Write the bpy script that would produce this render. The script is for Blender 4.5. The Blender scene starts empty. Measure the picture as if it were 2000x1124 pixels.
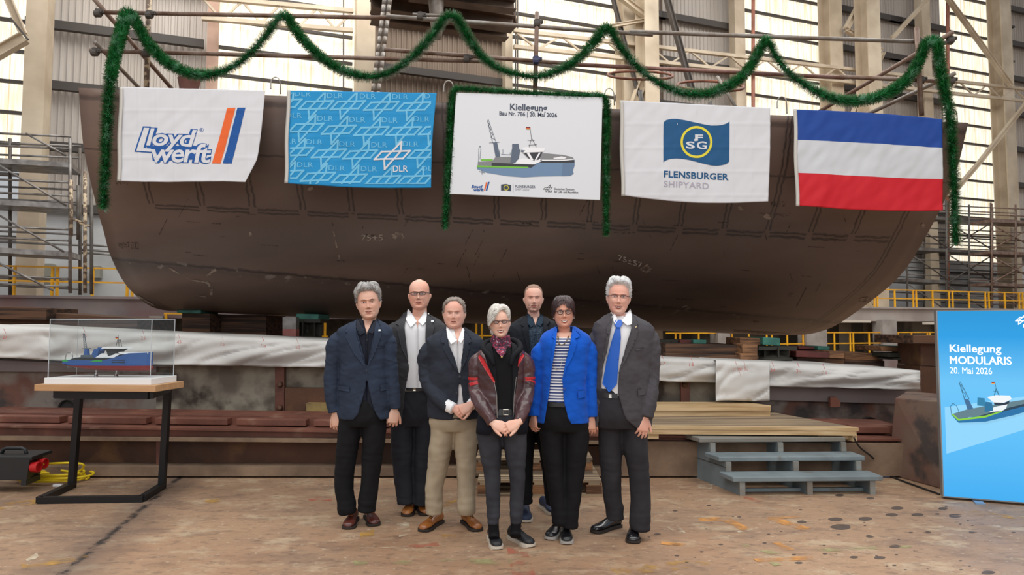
import bpy, bmesh, math, random
from math import sin, cos, pi, radians, sqrt, atan2, exp, floor
from mathutils import Vector, Matrix, noise
C = bpy.context.scene
# ---------------------------------------------------------------- camera, world, lights, exposure
F = 1333.0; PITCH = radians(3.35); CH = 1.52
cam = bpy.data.cameras.new('camera'); cam.sensor_width = 36; cam.lens = F/2000*36
cam.clip_end = 200; cam.dof.use_dof = True; cam.dof.focus_distance = 5.0; cam.dof.aperture_fstop = 5.0
camo = bpy.data.objects.new('camera', cam); C.collection.objects.link(camo)
camo.location = (0, 0, CH); camo.rotation_euler = (radians(90)+PITCH, 0, 0); C.camera = camo
w = bpy.data.worlds.new('hall_daylight'); C.world = w; w.use_nodes = True
w.node_tree.nodes['Background'].inputs[0].default_value = (0.93, 0.96, 1.0, 1)
w.node_tree.nodes['Background'].inputs[1].default_value = 0.5
def area(name, loc, rot, sx, sy, power, col=(1, .98, .94)):
    l = bpy.data.lights.new(name, 'AREA'); l.shape = 'RECTANGLE'; l.size = sx; l.size_y = sy; l.energy = power; l.color = col
    o = bpy.data.objects.new(name, l); o.location = loc; o.rotation_euler = rot; C.collection.objects.link(o); return o
area('roof_skylight', (0, 1.0, 12), (radians(-4), 0, 0), 22, 7, 1500)
area('front_area_light', (-1, -9, 6.5), (radians(68), 0, 0), 16, 8, 620, (.97, .98, 1))  # broad area light behind the camera, tilted down and forward
area('rear_roof_skylight', (3, 13, 13), (radians(18), 0, 0), 26, 5, 2300)
C.view_settings.view_transform = 'Standard'; C.view_settings.look = 'None'
C.view_settings.exposure = 0.0; C.view_settings.gamma = 1.0
try: C.view_settings.use_curve_mapping = False
except Exception: pass
random.seed(7)
# ---------------------------------------------------------------- helpers
def ray(px, py):
    u = (px-1000)/F; v = (562-py)/F
    return Vector((u, cos(PITCH)-v*sin(PITCH), sin(PITCH)+v*cos(PITCH)))
def P(px, py, Y):
    d = ray(px, py); t = Y/d.y
    return Vector((d.x*t, Y, CH+d.z*t))
def G(px, py, z=0):
    d = ray(px, py); t = (z-CH)/d.z
    return Vector((d.x*t, d.y*t, z))
def WP(px, py, Y0=19.5, k=.363):
    d = ray(px, py); t = Y0/(d.y-k*d.x)
    return Vector((d.x*t, d.y*t, CH+d.z*t))
def s2l(c):
    c = c/255.0
    return c/12.92 if c <= .04045 else ((c+.055)/1.055)**2.4
def rgb(r, g, b): return (s2l(r), s2l(g), s2l(b), 1)
def mat(name, col, rough=.6, metal=0, col2=None, scale=4, detail=4, bump=0, bscale=60, emis=0, stretch=None,
        contrast=(.35, .65), coat=0, sheen=0, col3=None, scale3=1.2, alpha=1, thr3=(.55, .7), bdist=.01, coord='Object', sss=0, spec=None, worn=None):
    m = bpy.data.materials.new(name); m.use_nodes = True; nt = m.node_tree; b = nt.nodes['Principled BSDF']
    b.inputs['Base Color'].default_value = col; b.inputs['Roughness'].default_value = rough; b.inputs['Metallic'].default_value = metal
    if spec is not None: b.inputs['Specular IOR Level'].default_value = spec
    if coat: b.inputs['Coat Weight'].default_value = coat
    if sheen: b.inputs['Sheen Weight'].default_value = sheen
    if sss: b.inputs['Subsurface Weight'].default_value = sss; b.inputs['Subsurface Radius'].default_value = (.012, .005, .003); b.inputs['Subsurface Scale'].default_value = 1
    tc = nt.nodes.new('ShaderNodeTexCoord'); mp = nt.nodes.new('ShaderNodeMapping'); nt.links.new(tc.outputs[coord], mp.inputs[0])
    if stretch: mp.inputs['Scale'].default_value = stretch
    cs = None
    def mask(sc, lo, hi, off=0, det=detail):
        n = nt.nodes.new('ShaderNodeTexNoise'); n.inputs['Scale'].default_value = sc; n.inputs['Detail'].default_value = det
        m2 = nt.nodes.new('ShaderNodeMapping'); m2.inputs['Location'].default_value = (off, off, off)
        nt.links.new(mp.outputs[0], m2.inputs[0]); nt.links.new(m2.outputs[0], n.inputs['Vector'])
        r = nt.nodes.new('ShaderNodeMapRange'); r.inputs[1].default_value = lo; r.inputs[2].default_value = hi
        nt.links.new(n.outputs[0], r.inputs[0]); return r.outputs[0]
    def mix(fac, a, bb):
        x = nt.nodes.new('ShaderNodeMix'); x.data_type = 'RGBA'; nt.links.new(fac, x.inputs[0])
        if isinstance(a, tuple): x.inputs[6].default_value = a
        else: nt.links.new(a, x.inputs[6])
        x.inputs[7].default_value = bb; return x.outputs[2]
    if col2: cs = mix(mask(scale, *contrast), col, col2)
    if col3: cs = mix(mask(scale3, *thr3, off=5.3), cs if cs else col, col3)
    if cs:
        nt.links.new(cs, b.inputs['Base Color'])
        if emis: nt.links.new(cs, b.inputs['Emission Color'])
    elif emis: b.inputs['Emission Color'].default_value = col
    if emis: b.inputs['Emission Strength'].default_value = emis
    if worn: nt.links.new(mask(worn[0], worn[1], worn[2], off=9.1), b.inputs['Alpha'])
    if bump:
        n = nt.nodes.new('ShaderNodeTexNoise'); n.inputs['Scale'].default_value = bscale; n.inputs['Detail'].default_value = 3
        nt.links.new(mp.outputs[0], n.inputs['Vector'])
        bp = nt.nodes.new('ShaderNodeBump'); bp.inputs['Strength'].default_value = bump; bp.inputs['Distance'].default_value = bdist
        nt.links.new(n.outputs[0], bp.inputs['Height']); nt.links.new(bp.outputs[0], b.inputs['Normal'])
    return m
def tag(o, label=None, cat=None, group=None, kind=None):
    if label: o['label'] = label
    if cat: o['category'] = cat
    if group: o['group'] = group
    if kind: o['kind'] = kind
    return o
def empty(name, loc, label, cat, group=None, rz=0):
    o = bpy.data.objects.new(name, None); C.collection.objects.link(o); o.location = loc; o.rotation_euler = (0, 0, rz)
    o.empty_display_size = .1
    return tag(o, label, cat, group)
def root_of(p):
    while p.parent: p = p.parent
    return p
class MB:
    def __init__(s): s.v = []; s.f = []; s.mi = []; s.cur = 0; s.uv = None
    def add(s, vs, fs, smooth=None):
        n = len(s.v); s.v += [Vector(v) for v in vs]
        for f in fs: s.f.append([i+n for i in f]); s.mi.append(s.cur)
        return s
    def quad(s, *p): return s.add(p, [list(range(len(p)))])
    def box(s, c, d, R=None):
        c = Vector(c); x, y, z = d[0]/2, d[1]/2, d[2]/2
        vs = [Vector((i*x, j*y, k*z)) for k in (-1, 1) for j in (-1, 1) for i in (-1, 1)]
        if R is not None: vs = [R@v for v in vs]
        return s.add([c+v for v in vs], [(0,2,3,1), (4,5,7,6), (0,1,5,4), (2,6,7,3), (0,4,6,2), (1,3,7,5)])
    def hexa(s, f4, b4):   # front 4 corners and back 4 corners, same order
        return s.add(list(f4)+list(b4), [(0,1,2,3), (7,6,5,4), (0,4,5,1), (1,5,6,2), (2,6,7,3), (3,7,4,0)])
    def bar(s, a, b, w, h=None, up=Vector((0, 0, 1))):
        a = Vector(a); b = Vector(b); d = (b-a).normalized(); h = h or w
        if abs(d.dot(up)) > .98: up = Vector((0, 1, 0))
        x = d.cross(up).normalized(); y = x.cross(d).normalized()
        q = lambda p: [p+x*(i*w/2)+y*(j*h/2) for i, j in ((-1,-1), (1,-1), (1,1), (-1,1))]
        return s.hexa(q(a), q(b))
    def ibeam(s, a, b, w, h, t=.02, up=Vector((0, 0, 1))):
        a = Vector(a); b = Vector(b); d = (b-a).normalized()
        if abs(d.dot(up)) > .98: up = Vector((0, 1, 0))
        x = d.cross(up).normalized(); y = x.cross(d).normalized()
        s.bar(a+y*(h/2-t/2), b+y*(h/2-t/2), w, t, up); s.bar(a-y*(h/2-t/2), b-y*(h/2-t/2), w, t, up); s.bar(a, b, t, h-2*t, up)
        return s
    def tube(s, pts, r, n=8, caps=True):
        pts = [Vector(p) for p in pts]; m = len(pts)
        rs = r if isinstance(r, (list, tuple)) else [r]*m
        rings = []; prev = None
        for i, p in enumerate(pts):
            t = (pts[min(i+1, m-1)]-pts[max(i-1, 0)])
            if t.length < 1e-9: t = Vector((0, 0, 1))
            t.normalize()
            if prev is None:
                a = Vector((0, 0, 1)) if abs(t.z) < .9 else Vector((1, 0, 0))
                x = t.cross(a).normalized()
            else:
                x = prev-t*prev.dot(t)
                x = x.normalized() if x.length > 1e-6 else t.orthogonal().normalized()
            prev = x; y = t.cross(x)
            rings.append([p+(x*cos(2*pi*k/n)+y*sin(2*pi*k/n))*rs[i] for k in range(n)])
        return s.loft(rings, caps)
    def loft(s, rings, caps=True, closed=True):
        n = len(rings[0]); vs = [v for r in rings for v in r]; fs = []
        for i in range(len(rings)-1):
            for k in range(n if closed else n-1):
                k2 = (k+1) % n
                fs.append((i*n+k, i*n+k2, (i+1)*n+k2, (i+1)*n+k))
        if caps and closed:
            fs.append(list(range(n))[::-1]); fs.append([(len(rings)-1)*n+k for k in range(n)])
        return s.add(vs, fs)
    def lathe(s, c, prof, n=24, axis=2):
        c = Vector(c); rings = []
        for r, h in prof:
            ring = []
            for k in range(n):
                a = 2*pi*k/n; v = [r*cos(a), r*sin(a), h]
                if axis == 1: v = [r*cos(a), h, r*sin(a)]
                if axis == 0: v = [h, r*cos(a), r*sin(a)]
                ring.append(c+Vector(v))
            rings.append(ring)
        return s.loft(rings)
    def ball(s, c, r, n=12, m=8, R=None):
        c = Vector(c); r = (r, r, r) if not isinstance(r, (tuple, list)) else r; rings = []
        for i in range(m+1):
            ph = pi*i/m; ph = min(max(ph, .03), pi-.03)
            ring = [Vector((r[0]*sin(ph)*cos(2*pi*k/n), r[1]*sin(ph)*sin(2*pi*k/n), -r[2]*cos(ph))) for k in range(n)]
            rings.append([c+(R@v if R is not None else v) for v in ring])
        return s.loft(rings)
    def prism(s, poly, d):      # poly: list of Vectors, d: extrusion Vector
        n = len(poly); poly = [Vector(p) for p in poly]
        vs = poly+[p+d for p in poly]
        return s.add(vs, [list(range(n))[::-1], [i+n for i in range(n)]]+[(i, (i+1) % n, (i+1) % n+n, i+n) for i in range(n)])
    def build(s, name, m, parent=None, org=None, smooth=False, bevel=0, solid=0, sub=0, kind=None, label=None, fix=True):
        inv = None
        if parent is not None:
            r = root_of(parent); inv = (Matrix.Translation(r.location)@r.rotation_euler.to_matrix().to_4x4()).inverted()
            q = parent
            if parent.type == 'MESH' and not parent.parent: inv = Matrix.Translation(-parent.location)
        elif org is None:
            if s.v:
                xs = [v.x for v in s.v]; ys = [v.y for v in s.v]; zs = [v.z for v in s.v]
                org = Vector(((min(xs)+max(xs))/2, (min(ys)+max(ys))/2, min(zs)))
            else: org = Vector()
        vs = [inv@v if inv is not None else v-Vector(org) for v in s.v]
        me = bpy.data.meshes.new(name); me.from_pydata(vs, [], s.f)
        ms = m if isinstance(m, (list, tuple)) else [m]
        for x in ms: me.materials.append(x)
        if len(ms) > 1: me.polygons.foreach_set('material_index', s.mi)
        if smooth: me.polygons.foreach_set('use_smooth', [True]*len(me.polygons))
        if s.uv:
            ul = me.uv_layers.new(name='UVMap')
            for l in me.loops: ul.data[l.index].uv = s.uv[l.vertex_index]
        me.validate()
        if fix:
            bm = bmesh.new(); bm.from_mesh(me); bmesh.ops.recalc_face_normals(bm, faces=bm.faces); bm.to_mesh(me); bm.free()
        o = bpy.data.objects.new(name, me); C.collection.objects.link(o)
        if parent is not None: o.parent = parent
        else: o.location = org
        if bevel:
            b = o.modifiers.new('bevel', 'BEVEL'); b.width = bevel; b.segments = 2; b.limit_method = 'ANGLE'
        if solid:
            b = o.modifiers.new('solid', 'SOLIDIFY'); b.thickness = solid; b.offset = 0
        if sub:
            b = o.modifiers.new('sub', 'SUBSURF'); b.levels = sub; b.render_levels = sub
        if kind: o['kind'] = kind
        if label: o['label'] = label
        return o
def lerp(a, b, t): return a+(b-a)*t
def interp(x, xs, ys):
    if x <= xs[0]: return ys[0]
    for i in range(len(xs)-1):
        if x <= xs[i+1]:
            t = (x-xs[i])/(xs[i+1]-xs[i]); return ys[i]+(ys[i+1]-ys[i])*t
    return ys[-1]
def sinterp(x, xs, ys):     # smooth (Catmull-Rom) interpolation
    if x <= xs[0]: return ys[0]
    n = len(xs)
    for i in range(n-1):
        if x <= xs[i+1]:
            t = (x-xs[i])/(xs[i+1]-xs[i]); h = xs[i+1]-xs[i]
            m0 = (ys[i+1]-ys[max(i-1, 0)])/(xs[i+1]-xs[max(i-1, 0)]); m1 = (ys[min(i+2, n-1)]-ys[i])/(xs[min(i+2, n-1)]-xs[i])
            return (2*t**3-3*t*t+1)*ys[i]+(t**3-2*t*t+t)*h*m0+(-2*t**3+3*t*t)*ys[i+1]+(t**3-t*t)*h*m1
    return ys[-1]
def spline(pts, n=8):
    pts = [Vector(p) for p in pts]; out = []; m = len(pts)
    for i in range(m-1):
        p0 = pts[max(i-1, 0)]; p1 = pts[i]; p2 = pts[i+1]; p3 = pts[min(i+2, m-1)]
        for k in range(n):
            t = k/n
            out.append(.5*((2*p1)+(p2-p0)*t+(2*p0-5*p1+4*p2-p3)*t*t+(3*p1-p0-3*p2+p3)*t**3))
    out.append(pts[-1]); return out
def nz(x, y, z=0): return noise.noise(Vector((x, y, z)))
def quadbox(name, m, c, Y, depth, **k):   # box whose front face passes through 4 pixels c=(tl,tr,br,bl) at depths Y
    Y = Y if isinstance(Y, (list, tuple)) else [Y]*4
    f = [P(p[0], p[1], y) for p, y in zip(c, Y)]
    b = [p+Vector((0, depth, 0)) for p in f]
    return MB().hexa(f, b).build(name, m, **k)
# 2D lettering and marks mapped on a surface
def text2d(txt, size=1, bold=0, shear=0, space=1, align='LEFT'):
    cu = bpy.data.curves.new('lettering', 'FONT'); cu.body = txt; cu.size = size; cu.offset = bold; cu.shear = shear; cu.space_character = space
    cu.align_x = align; cu.resolution_u = 3; cu.fill_mode = 'FRONT'
    o = bpy.data.objects.new('lettering', cu); C.collection.objects.link(o)
    dg = bpy.context.evaluated_depsgraph_get(); dg.update()
    me = bpy.data.meshes.new_from_object(o.evaluated_get(dg))
    vs = [(v.co.x, v.co.y) for v in me.vertices]; fs = [list(p.vertices) for p in me.polygons]
    bpy.data.objects.remove(o); bpy.data.curves.remove(cu); bpy.data.meshes.remove(me)
    return vs, fs
def fit2d(t, x, y, w=None, h=None):
    vs, fs = t; x0 = min(v[0] for v in vs); x1 = max(v[0] for v in vs); y0 = min(v[1] for v in vs); y1 = max(v[1] for v in vs)
    sx = w/(x1-x0) if w else None; sy = h/(y1-y0) if h else None
    sx = sx or sy; sy = sy or sx
    return [(x+(v[0]-x0)*sx, y+(v[1]-y0)*sy) for v in vs], fs
def poly2d(pts): return list(pts), [list(range(len(pts)))]
def stroke2d(pts, w, closed=False):
    vs = []; fs = []
    n = len(pts); segs = n if closed else n-1
    for i in range(segs):
        a = pts[i]; b = pts[(i+1) % n]; dx = b[0]-a[0]; dy = b[1]-a[1]; L = math.hypot(dx, dy) or 1
        ex = dx/L*w/2; ey = dy/L*w/2; nx = -ey; ny = ex; k = len(vs)
        vs += [(a[0]-ex+nx, a[1]-ey+ny), (a[0]-ex-nx, a[1]-ey-ny), (b[0]+ex-nx, b[1]+ey-ny), (b[0]+ex+nx, b[1]+ey+ny)]; fs.append([k, k+1, k+2, k+3])
    return vs, fs
def ring2d(cx, cy, r0, r1, n=40, ar=1):
    vs = []; fs = []
    for k in range(n):
        a = 2*pi*k/n; vs += [(cx+r0*cos(a), cy+r0*sin(a)*ar), (cx+r1*cos(a), cy+r1*sin(a)*ar)]
        k2 = (k+1) % n; fs.append([2*k, 2*k+1, 2*k2+1, 2*k2])
    return vs, fs
def disc2d(cx, cy, r, n=32, ar=1): return poly2d([(cx+r*cos(2*pi*k/n), cy+ar*r*sin(2*pi*k/n)) for k in range(n)])
def decal(shapes, fn, name, m, parent, step=None, **k):
    """shapes: list of (verts2d, faces); fn(x,y)->Vector; cut along a grid of size step so that it follows the surface"""
    bm = bmesh.new()
    for vs, fs in shapes:
        bv = [bm.verts.new((v[0], v[1], 0)) for v in vs]
        for f in fs:
            try: bm.faces.new([bv[i] for i in f])
            except ValueError: pass
    if step:
        xs = [v.co.x for v in bm.verts]; ys = [v.co.y for v in bm.verts]
        for ax, lo, hi in ((0, min(xs), max(xs)), (1, min(ys), max(ys))):
            q = floor(lo/step)*step+step
            while q < hi:
                co = [0, 0, 0]; co[ax] = q; no = [0, 0, 0]; no[ax] = 1
                bmesh.ops.bisect_plane(bm, geom=bm.verts[:]+bm.edges[:]+bm.faces[:], plane_co=co, plane_no=no); q += step
    cl = k.pop('clip', None)
    if cl:
        for co, no in (((cl[0],0,0),(-1,0,0)), ((cl[1],0,0),(1,0,0)), ((0,cl[2],0),(0,-1,0)), ((0,cl[3],0),(0,1,0))):
            bmesh.ops.bisect_plane(bm, geom=bm.verts[:]+bm.edges[:]+bm.faces[:], plane_co=co, plane_no=no, clear_outer=True)
    bmesh.ops.triangulate(bm, faces=[f for f in bm.faces if len(f.verts) > 4])
    bm.verts.ensure_lookup_table(); b = MB(); bm.verts.index_update()
    b.v = [Vector(fn(v.co.x, v.co.y)) for v in bm.verts]; b.f = [[v.index for v in f.verts] for f in bm.faces]
    th = k.pop('solid', 0); sm = k.pop('smooth', False); nf = len(b.f)
    if th:
        n = len(b.v); b.v += [v+Vector((0, th, 0)) for v in b.v]; b.f += [[i+n for i in f[::-1]] for f in b.f[:nf]]
        for e in bm.edges:
            if len(e.link_faces) == 1: b.f.append([e.verts[0].index, e.verts[1].index, e.verts[1].index+n, e.verts[0].index+n])
    b.mi = [0]*len(b.f); bm.free()
    o = b.build(name, m, parent, fix=False, **k)
    if sm:
        for i in range(min(nf, len(o.data.polygons))): o.data.polygons[i].use_smooth = True
    return o
def remesh(mb, voxel, smooth=3, fac=.5):
    """join overlapping closed shapes into one continuous skin"""
    me = bpy.data.meshes.new('skin'); me.from_pydata(mb.v, [], mb.f)
    bm = bmesh.new(); bm.from_mesh(me); bmesh.ops.recalc_face_normals(bm, faces=bm.faces); bm.to_mesh(me); bm.free()
    o = bpy.data.objects.new('skin', me); C.collection.objects.link(o)
    r = o.modifiers.new('r', 'REMESH'); r.mode = 'VOXEL'; r.voxel_size = voxel
    if smooth: q = o.modifiers.new('s', 'SMOOTH'); q.iterations = smooth; q.factor = fac
    dg = bpy.context.evaluated_depsgraph_get(); dg.update(); m2 = bpy.data.meshes.new_from_object(o.evaluated_get(dg))
    out = MB(); out.v = [v.co.copy() for v in m2.vertices]; out.f = [list(p.vertices) for p in m2.polygons]; out.mi = [0]*len(out.f)
    bpy.data.objects.remove(o); bpy.data.meshes.remove(me); bpy.data.meshes.remove(m2)
    return out
# ---------------------------------------------------------------- materials of the place
M = {}
M['floor'] = mat('floor_rust', rgb(166,131,101), .62, col2=rgb(132,100,78), scale=1.1, detail=9, contrast=(.38,.64), col3=rgb(186,156,120), scale3=.8, thr3=(.5,.72), bump=.35, bscale=25)
M['clad'] = mat('grey_cladding', rgb(196,187,178), .7, col2=rgb(170,160,150), scale=.8, stretch=(1,1,.15), detail=6)
M['cladd'] = mat('brown_grey_cladding', rgb(140,122,106), .75, col2=rgb(114,98,84), scale=.8, stretch=(1,1,.15), detail=6)
M['girt'] = mat('girt_steel', rgb(72,66,62), .7)
M['col'] = mat('column_paint', rgb(206,190,166), .6, col2=rgb(180,162,138), scale=1.3, detail=6)
M['colr'] = mat('column_reddish', rgb(190,156,136), .6, col2=rgb(160,128,110), scale=2)
M['rib'] = mat('dark_steel', rgb(88,82,78), .7, col2=rgb(70,62,56), scale=2)
M['white_wall'] = mat('white_painted_masonry', rgb(205,207,208), .8, col2=rgb(180,180,178), scale=1)
M['yellow'] = mat('yellow_paint', rgb(238,178,20), .5, col2=rgb(215,150,25), scale=5)
M['galv'] = mat('galvanised_tube', rgb(150,146,142), .45, .5, col2=rgb(110,104,100), scale=6)
M['galvd'] = mat('weathered_scaffold', rgb(112,108,104), .6, .3, col2=rgb(90,80,72), scale=5)
M['tube'] = mat('rusty_tube', rgb(142,122,110), .55, .3, col2=rgb(110,82,66), scale=7, detail=6)
M['tubeg'] = mat('grey_tube', rgb(150,144,138), .5, .4, col2=rgb(125,112,100), scale=7)
M['post'] = mat('peeling_post', rgb(200,180,150), .7, col2=rgb(110,92,78), scale=14, contrast=(.45,.52))
M['plat'] = mat('platform_beam', rgb(136,124,120), .55, col2=rgb(108,96,98), scale=.9, detail=6, col3=rgb(118,84,80), scale3=.7)
M['conc'] = mat('stained_concrete', rgb(150,140,124), .85, col2=rgb(112,102,90), scale=3.5, detail=10, contrast=(.42,.6), col3=rgb(66,54,46), scale3=1.6, thr3=(.54,.62), bump=.5, bscale=20)
M['concr'] = mat('red_stained_concrete', rgb(124,112,104), .8, col2=rgb(104,70,58), scale=2.2, detail=10, contrast=(.45,.6), col3=rgb(58,50,48), scale3=2.2, thr3=(.53,.64), bump=.4, bscale=20)
M['curb'] = mat('dusty_curb', rgb(140,116,94), .85, col2=rgb(106,86,70), scale=3, detail=8, bump=.5, bscale=18)
M['rail'] = mat('red_brown_steel', rgb(122,74,58), .6, col2=rgb(92,54,42), scale=2.5, detail=8, col3=rgb(136,100,82), scale3=5, thr3=(.58,.75), bump=.25, bscale=30)
M['web'] = mat('rusted_web', rgb(92,58,38), .7, col2=rgb(66,42,28), scale=2, detail=9, col3=rgb(128,92,52), scale3=1.8, thr3=(.58,.72), bump=.4, bscale=25)
M['tarp'] = mat('white_tarpaulin', rgb(216,214,210), .55, col2=rgb(198,196,192), scale=1.5, bump=.15, bscale=5, bdist=.03)
M['timber'] = mat('old_timber', rgb(98,68,48), .8, col2=rgb(48,33,25), scale=4, stretch=(.25,3,6), detail=10, contrast=(.42,.58), bump=.5, bscale=20)
M['timbery'] = mat('end_timber', rgb(146,104,70), .8, col2=rgb(92,62,42), scale=5, stretch=(.5,3,5), contrast=(.42,.58), detail=10, bump=.4, bscale=20)
M['green'] = mat('green_wrapped_pad', rgb(60,122,106), .6, col2=rgb(44,96,86), scale=6)
M['maroon'] = mat('maroon_block', rgb(104,48,42), .7, col2=rgb(80,38,34), scale=4)
M['pine'] = mat('new_pine', rgb(212,184,142), .6, col2=rgb(180,148,104), scale=3, stretch=(.4,6,9), contrast=(.42,.6), detail=6)
M['deckw'] = mat('grey_brown_deck_boards', rgb(164,142,114), .75, col2=rgb(112,96,80), scale=2.5, stretch=(.3,6,5), detail=9, contrast=(.42,.58), col3=rgb(196,172,136), scale3=1.5)
M['stair'] = mat('blue_grey_stair_paint', rgb(128,140,144), .6, col2=rgb(108,118,122), scale=3, detail=8, col3=rgb(104,96,86), scale3=5, thr3=(.6,.75))
M['stairw'] = mat('worn_tread', rgb(140,142,138), .6, col2=rgb(122,116,106), scale=4, stretch=(.4,2,2), detail=8)
M['dark'] = mat('dark_void_steel', rgb(52,46,42), .9, col2=rgb(36,32,30), scale=2)
M['black'] = mat('black_metal', rgb(22,22,24), .45, .2)
M['blackp'] = mat('black_plastic', rgb(34,35,36), .5)
M['beech'] = mat('beech_veneer', rgb(200,158,116), .5, col2=rgb(186,142,100), scale=3, stretch=(.5,6,6), detail=5)
M['white'] = mat('white_lacquer', rgb(238,238,238), .35)
M['whitep'] = mat('white_print', rgb(236,236,236), .6)
M['redp'] = mat('red_plastic', rgb(190,28,30), .4)
M['cabley'] = mat('yellow_cable', rgb(230,200,25), .5)
M['rust'] = mat('rusty_ring', rgb(150,92,66), .6, col2=rgb(110,66,46), scale=10)
M['hookm'] = mat('hook_metal', rgb(170,165,158), .4, .5)
M['redblock'] = mat('painted_steel_block', rgb(118,98,84), .6, col2=rgb(108,64,54), scale=1.6, detail=9, col3=rgb(72,62,58), scale3=2.6, thr3=(.52,.6), bump=.3, bscale=20)
def translucent_panel():
    m = bpy.data.materials.new('daylit_translucent_sheet'); m.use_nodes = True; nt = m.node_tree; b = nt.nodes['Principled BSDF']
    tc = nt.nodes.new('ShaderNodeTexCoord'); mp = nt.nodes.new('ShaderNodeMapping'); mp.inputs['Scale'].default_value = (6.5, 6.5, .5)
    n = nt.nodes.new('ShaderNodeTexNoise'); n.inputs['Scale'].default_value = 2; n.inputs['Detail'].default_value = 7
    r = nt.nodes.new('ShaderNodeValToRGB'); r.color_ramp.elements[0].position = .3; r.color_ramp.elements[0].color = rgb(226,204,164)
    r.color_ramp.elements[1].position = .56; r.color_ramp.elements[1].color = rgb(255,251,236)
    nt.links.new(tc.outputs['Object'], mp.inputs[0]); nt.links.new(mp.outputs[0], n.inputs['Vector']); nt.links.new(n.outputs[0], r.inputs[0])
    nt.links.new(r.outputs[0], b.inputs['Emission Color']); b.inputs['Emission Strength'].default_value = 1.0
    sp = nt.nodes.new('ShaderNodeSeparateXYZ'); nt.links.new(tc.outputs['Object'], sp.inputs[0]); q = sp.outputs[0]
    for op, v in (('MULTIPLY', 1.85), ('FRACT', None), ('LESS_THAN', .045)):
        k = nt.nodes.new('ShaderNodeMath'); k.operation = op; nt.links.new(q, k.inputs[0]); q = k.outputs[0]
        if v is not None: k.inputs[1].default_value = v
    x = nt.nodes.new('ShaderNodeMix'); x.data_type = 'RGBA'; nt.links.new(q, x.inputs[0]); nt.links.new(r.outputs[0], x.inputs[6]); x.inputs[7].default_value = rgb(206,184,146); nt.links.new(x.outputs[2], b.inputs['Emission Color'])
    b.inputs['Base Color'].default_value = rgb(190,180,160); b.inputs['Roughness'].default_value = .7
    return m
M['trans'] = translucent_panel()
def shipyard_floor():
    m = bpy.data.materials.new('rust_stained_floor'); m.use_nodes = True; nt = m.node_tree; b = nt.nodes['Principled BSDF']; L = nt.links.new
    tc = nt.nodes.new('ShaderNodeTexCoord')
    def nzt(sc, det=8, st=(1,1,1), off=0, rough=.6, dist=0):
        mp = nt.nodes.new('ShaderNodeMapping'); mp.inputs['Scale'].default_value = st; mp.inputs['Location'].default_value = (off, off*.7, 0); L(tc.outputs['Object'], mp.inputs[0])
        n = nt.nodes.new('ShaderNodeTexNoise'); n.inputs['Scale'].default_value = sc; n.inputs['Detail'].default_value = det; n.inputs['Roughness'].default_value = rough; n.inputs['Distortion'].default_value = dist; L(mp.outputs[0], n.inputs['Vector']); return n.outputs[0]
    def rng(x, a, b_, c=0, d=1):
        r = nt.nodes.new('ShaderNodeMapRange'); L(x, r.inputs[0]); r.inputs[1].default_value = a; r.inputs[2].default_value = b_; r.inputs[3].default_value = c; r.inputs[4].default_value = d; return r.outputs[0]
    def mix(f, a, c):
        x = nt.nodes.new('ShaderNodeMix'); x.data_type = 'RGBA'; L(f, x.inputs[0])
        L(a, x.inputs[6]) if not isinstance(a, tuple) else setattr(x.inputs[6], 'default_value', a); x.inputs[7].default_value = c; return x.outputs[2]
    c = mix(rng(nzt(.7, 9), .35, .65), rgb(150,121,97), rgb(168,135,106))
    c = mix(rng(nzt(1.6, 10, (1,2.2,1), 3, .7), .51, .62, 0, .5), c, rgb(104,84,73))
    c = mix(rng(nzt(2.3, 10, (1,1.6,1), 7, .7), .53, .62, 0, .75), c, rgb(182,160,132))
    c = mix(rng(nzt(.45, 5, (1,1,1), 11), .55, .7, 0, .5), c, rgb(160,118,86))
    c = mix(rng(nzt(9, 10, (1,1.8,1), 15, .75), .53, .6, 0, .45), c, rgb(90,72,62))
    c = mix(rng(nzt(16, 8, (1,1.4,1), 21, .7), .60, .66, 0, .65), c, rgb(204,186,162))
    # dirt gathered along the floor joint on the left
    a, e = G(345, 938), G(120, 1124); d = (e-a).normalized(); sp = nt.nodes.new('ShaderNodeSeparateXYZ'); L(tc.outputs['Object'], sp.inputs[0])
    def mt(op, p, q=None):
        n = nt.nodes.new('ShaderNodeMath'); n.operation = op
        for i, v in enumerate((p, q)):
            if v is None: continue
            if isinstance(v, (int, float)): n.inputs[i].default_value = v
            else: L(v, n.inputs[i])
        return n.outputs[0]
    dist = mt('ADD', mt('MULTIPLY', mt('SUBTRACT', sp.outputs[0], a.x), -d.y), mt('MULTIPLY', mt('SUBTRACT', sp.outputs[1], a.y), d.x))
    dist = mt('ABSOLUTE', mt('ADD', dist, mt('MULTIPLY', mt('SUBTRACT', nzt(3, 8), .5), .35)))
    c = mix(rng(dist, .02, .36, .62, 0), c, rgb(84,70,64))
    d2 = mt('ABSOLUTE', mt('ADD', mt('ADD', mt('MULTIPLY', mt('SUBTRACT', sp.outputs[0], a.x), -d.y), mt('MULTIPLY', mt('SUBTRACT', sp.outputs[1], a.y), d.x)), mt('MULTIPLY', mt('SUBTRACT', nzt(11, 10, rough=.75), .5), .16)))
    c = mix(mt('MULTIPLY', rng(d2, .008, .04, 1, 0), rng(nzt(5, 6, off=9), .42, .52)), c, rgb(40,33,31))
    L(c, b.inputs['Base Color']); L(rng(nzt(3, 6, off=2), .3, .7, .45, .75), b.inputs['Roughness'])
    bp = nt.nodes.new('ShaderNodeBump'); bp.inputs['Strength'].default_value = .35; bp.inputs['Distance'].default_value = .012; L(nzt(14, 8, off=4), bp.inputs['Height']); L(bp.outputs[0], b.inputs['Normal'])
    return m
M['floor'] = shipyard_floor()
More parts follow.
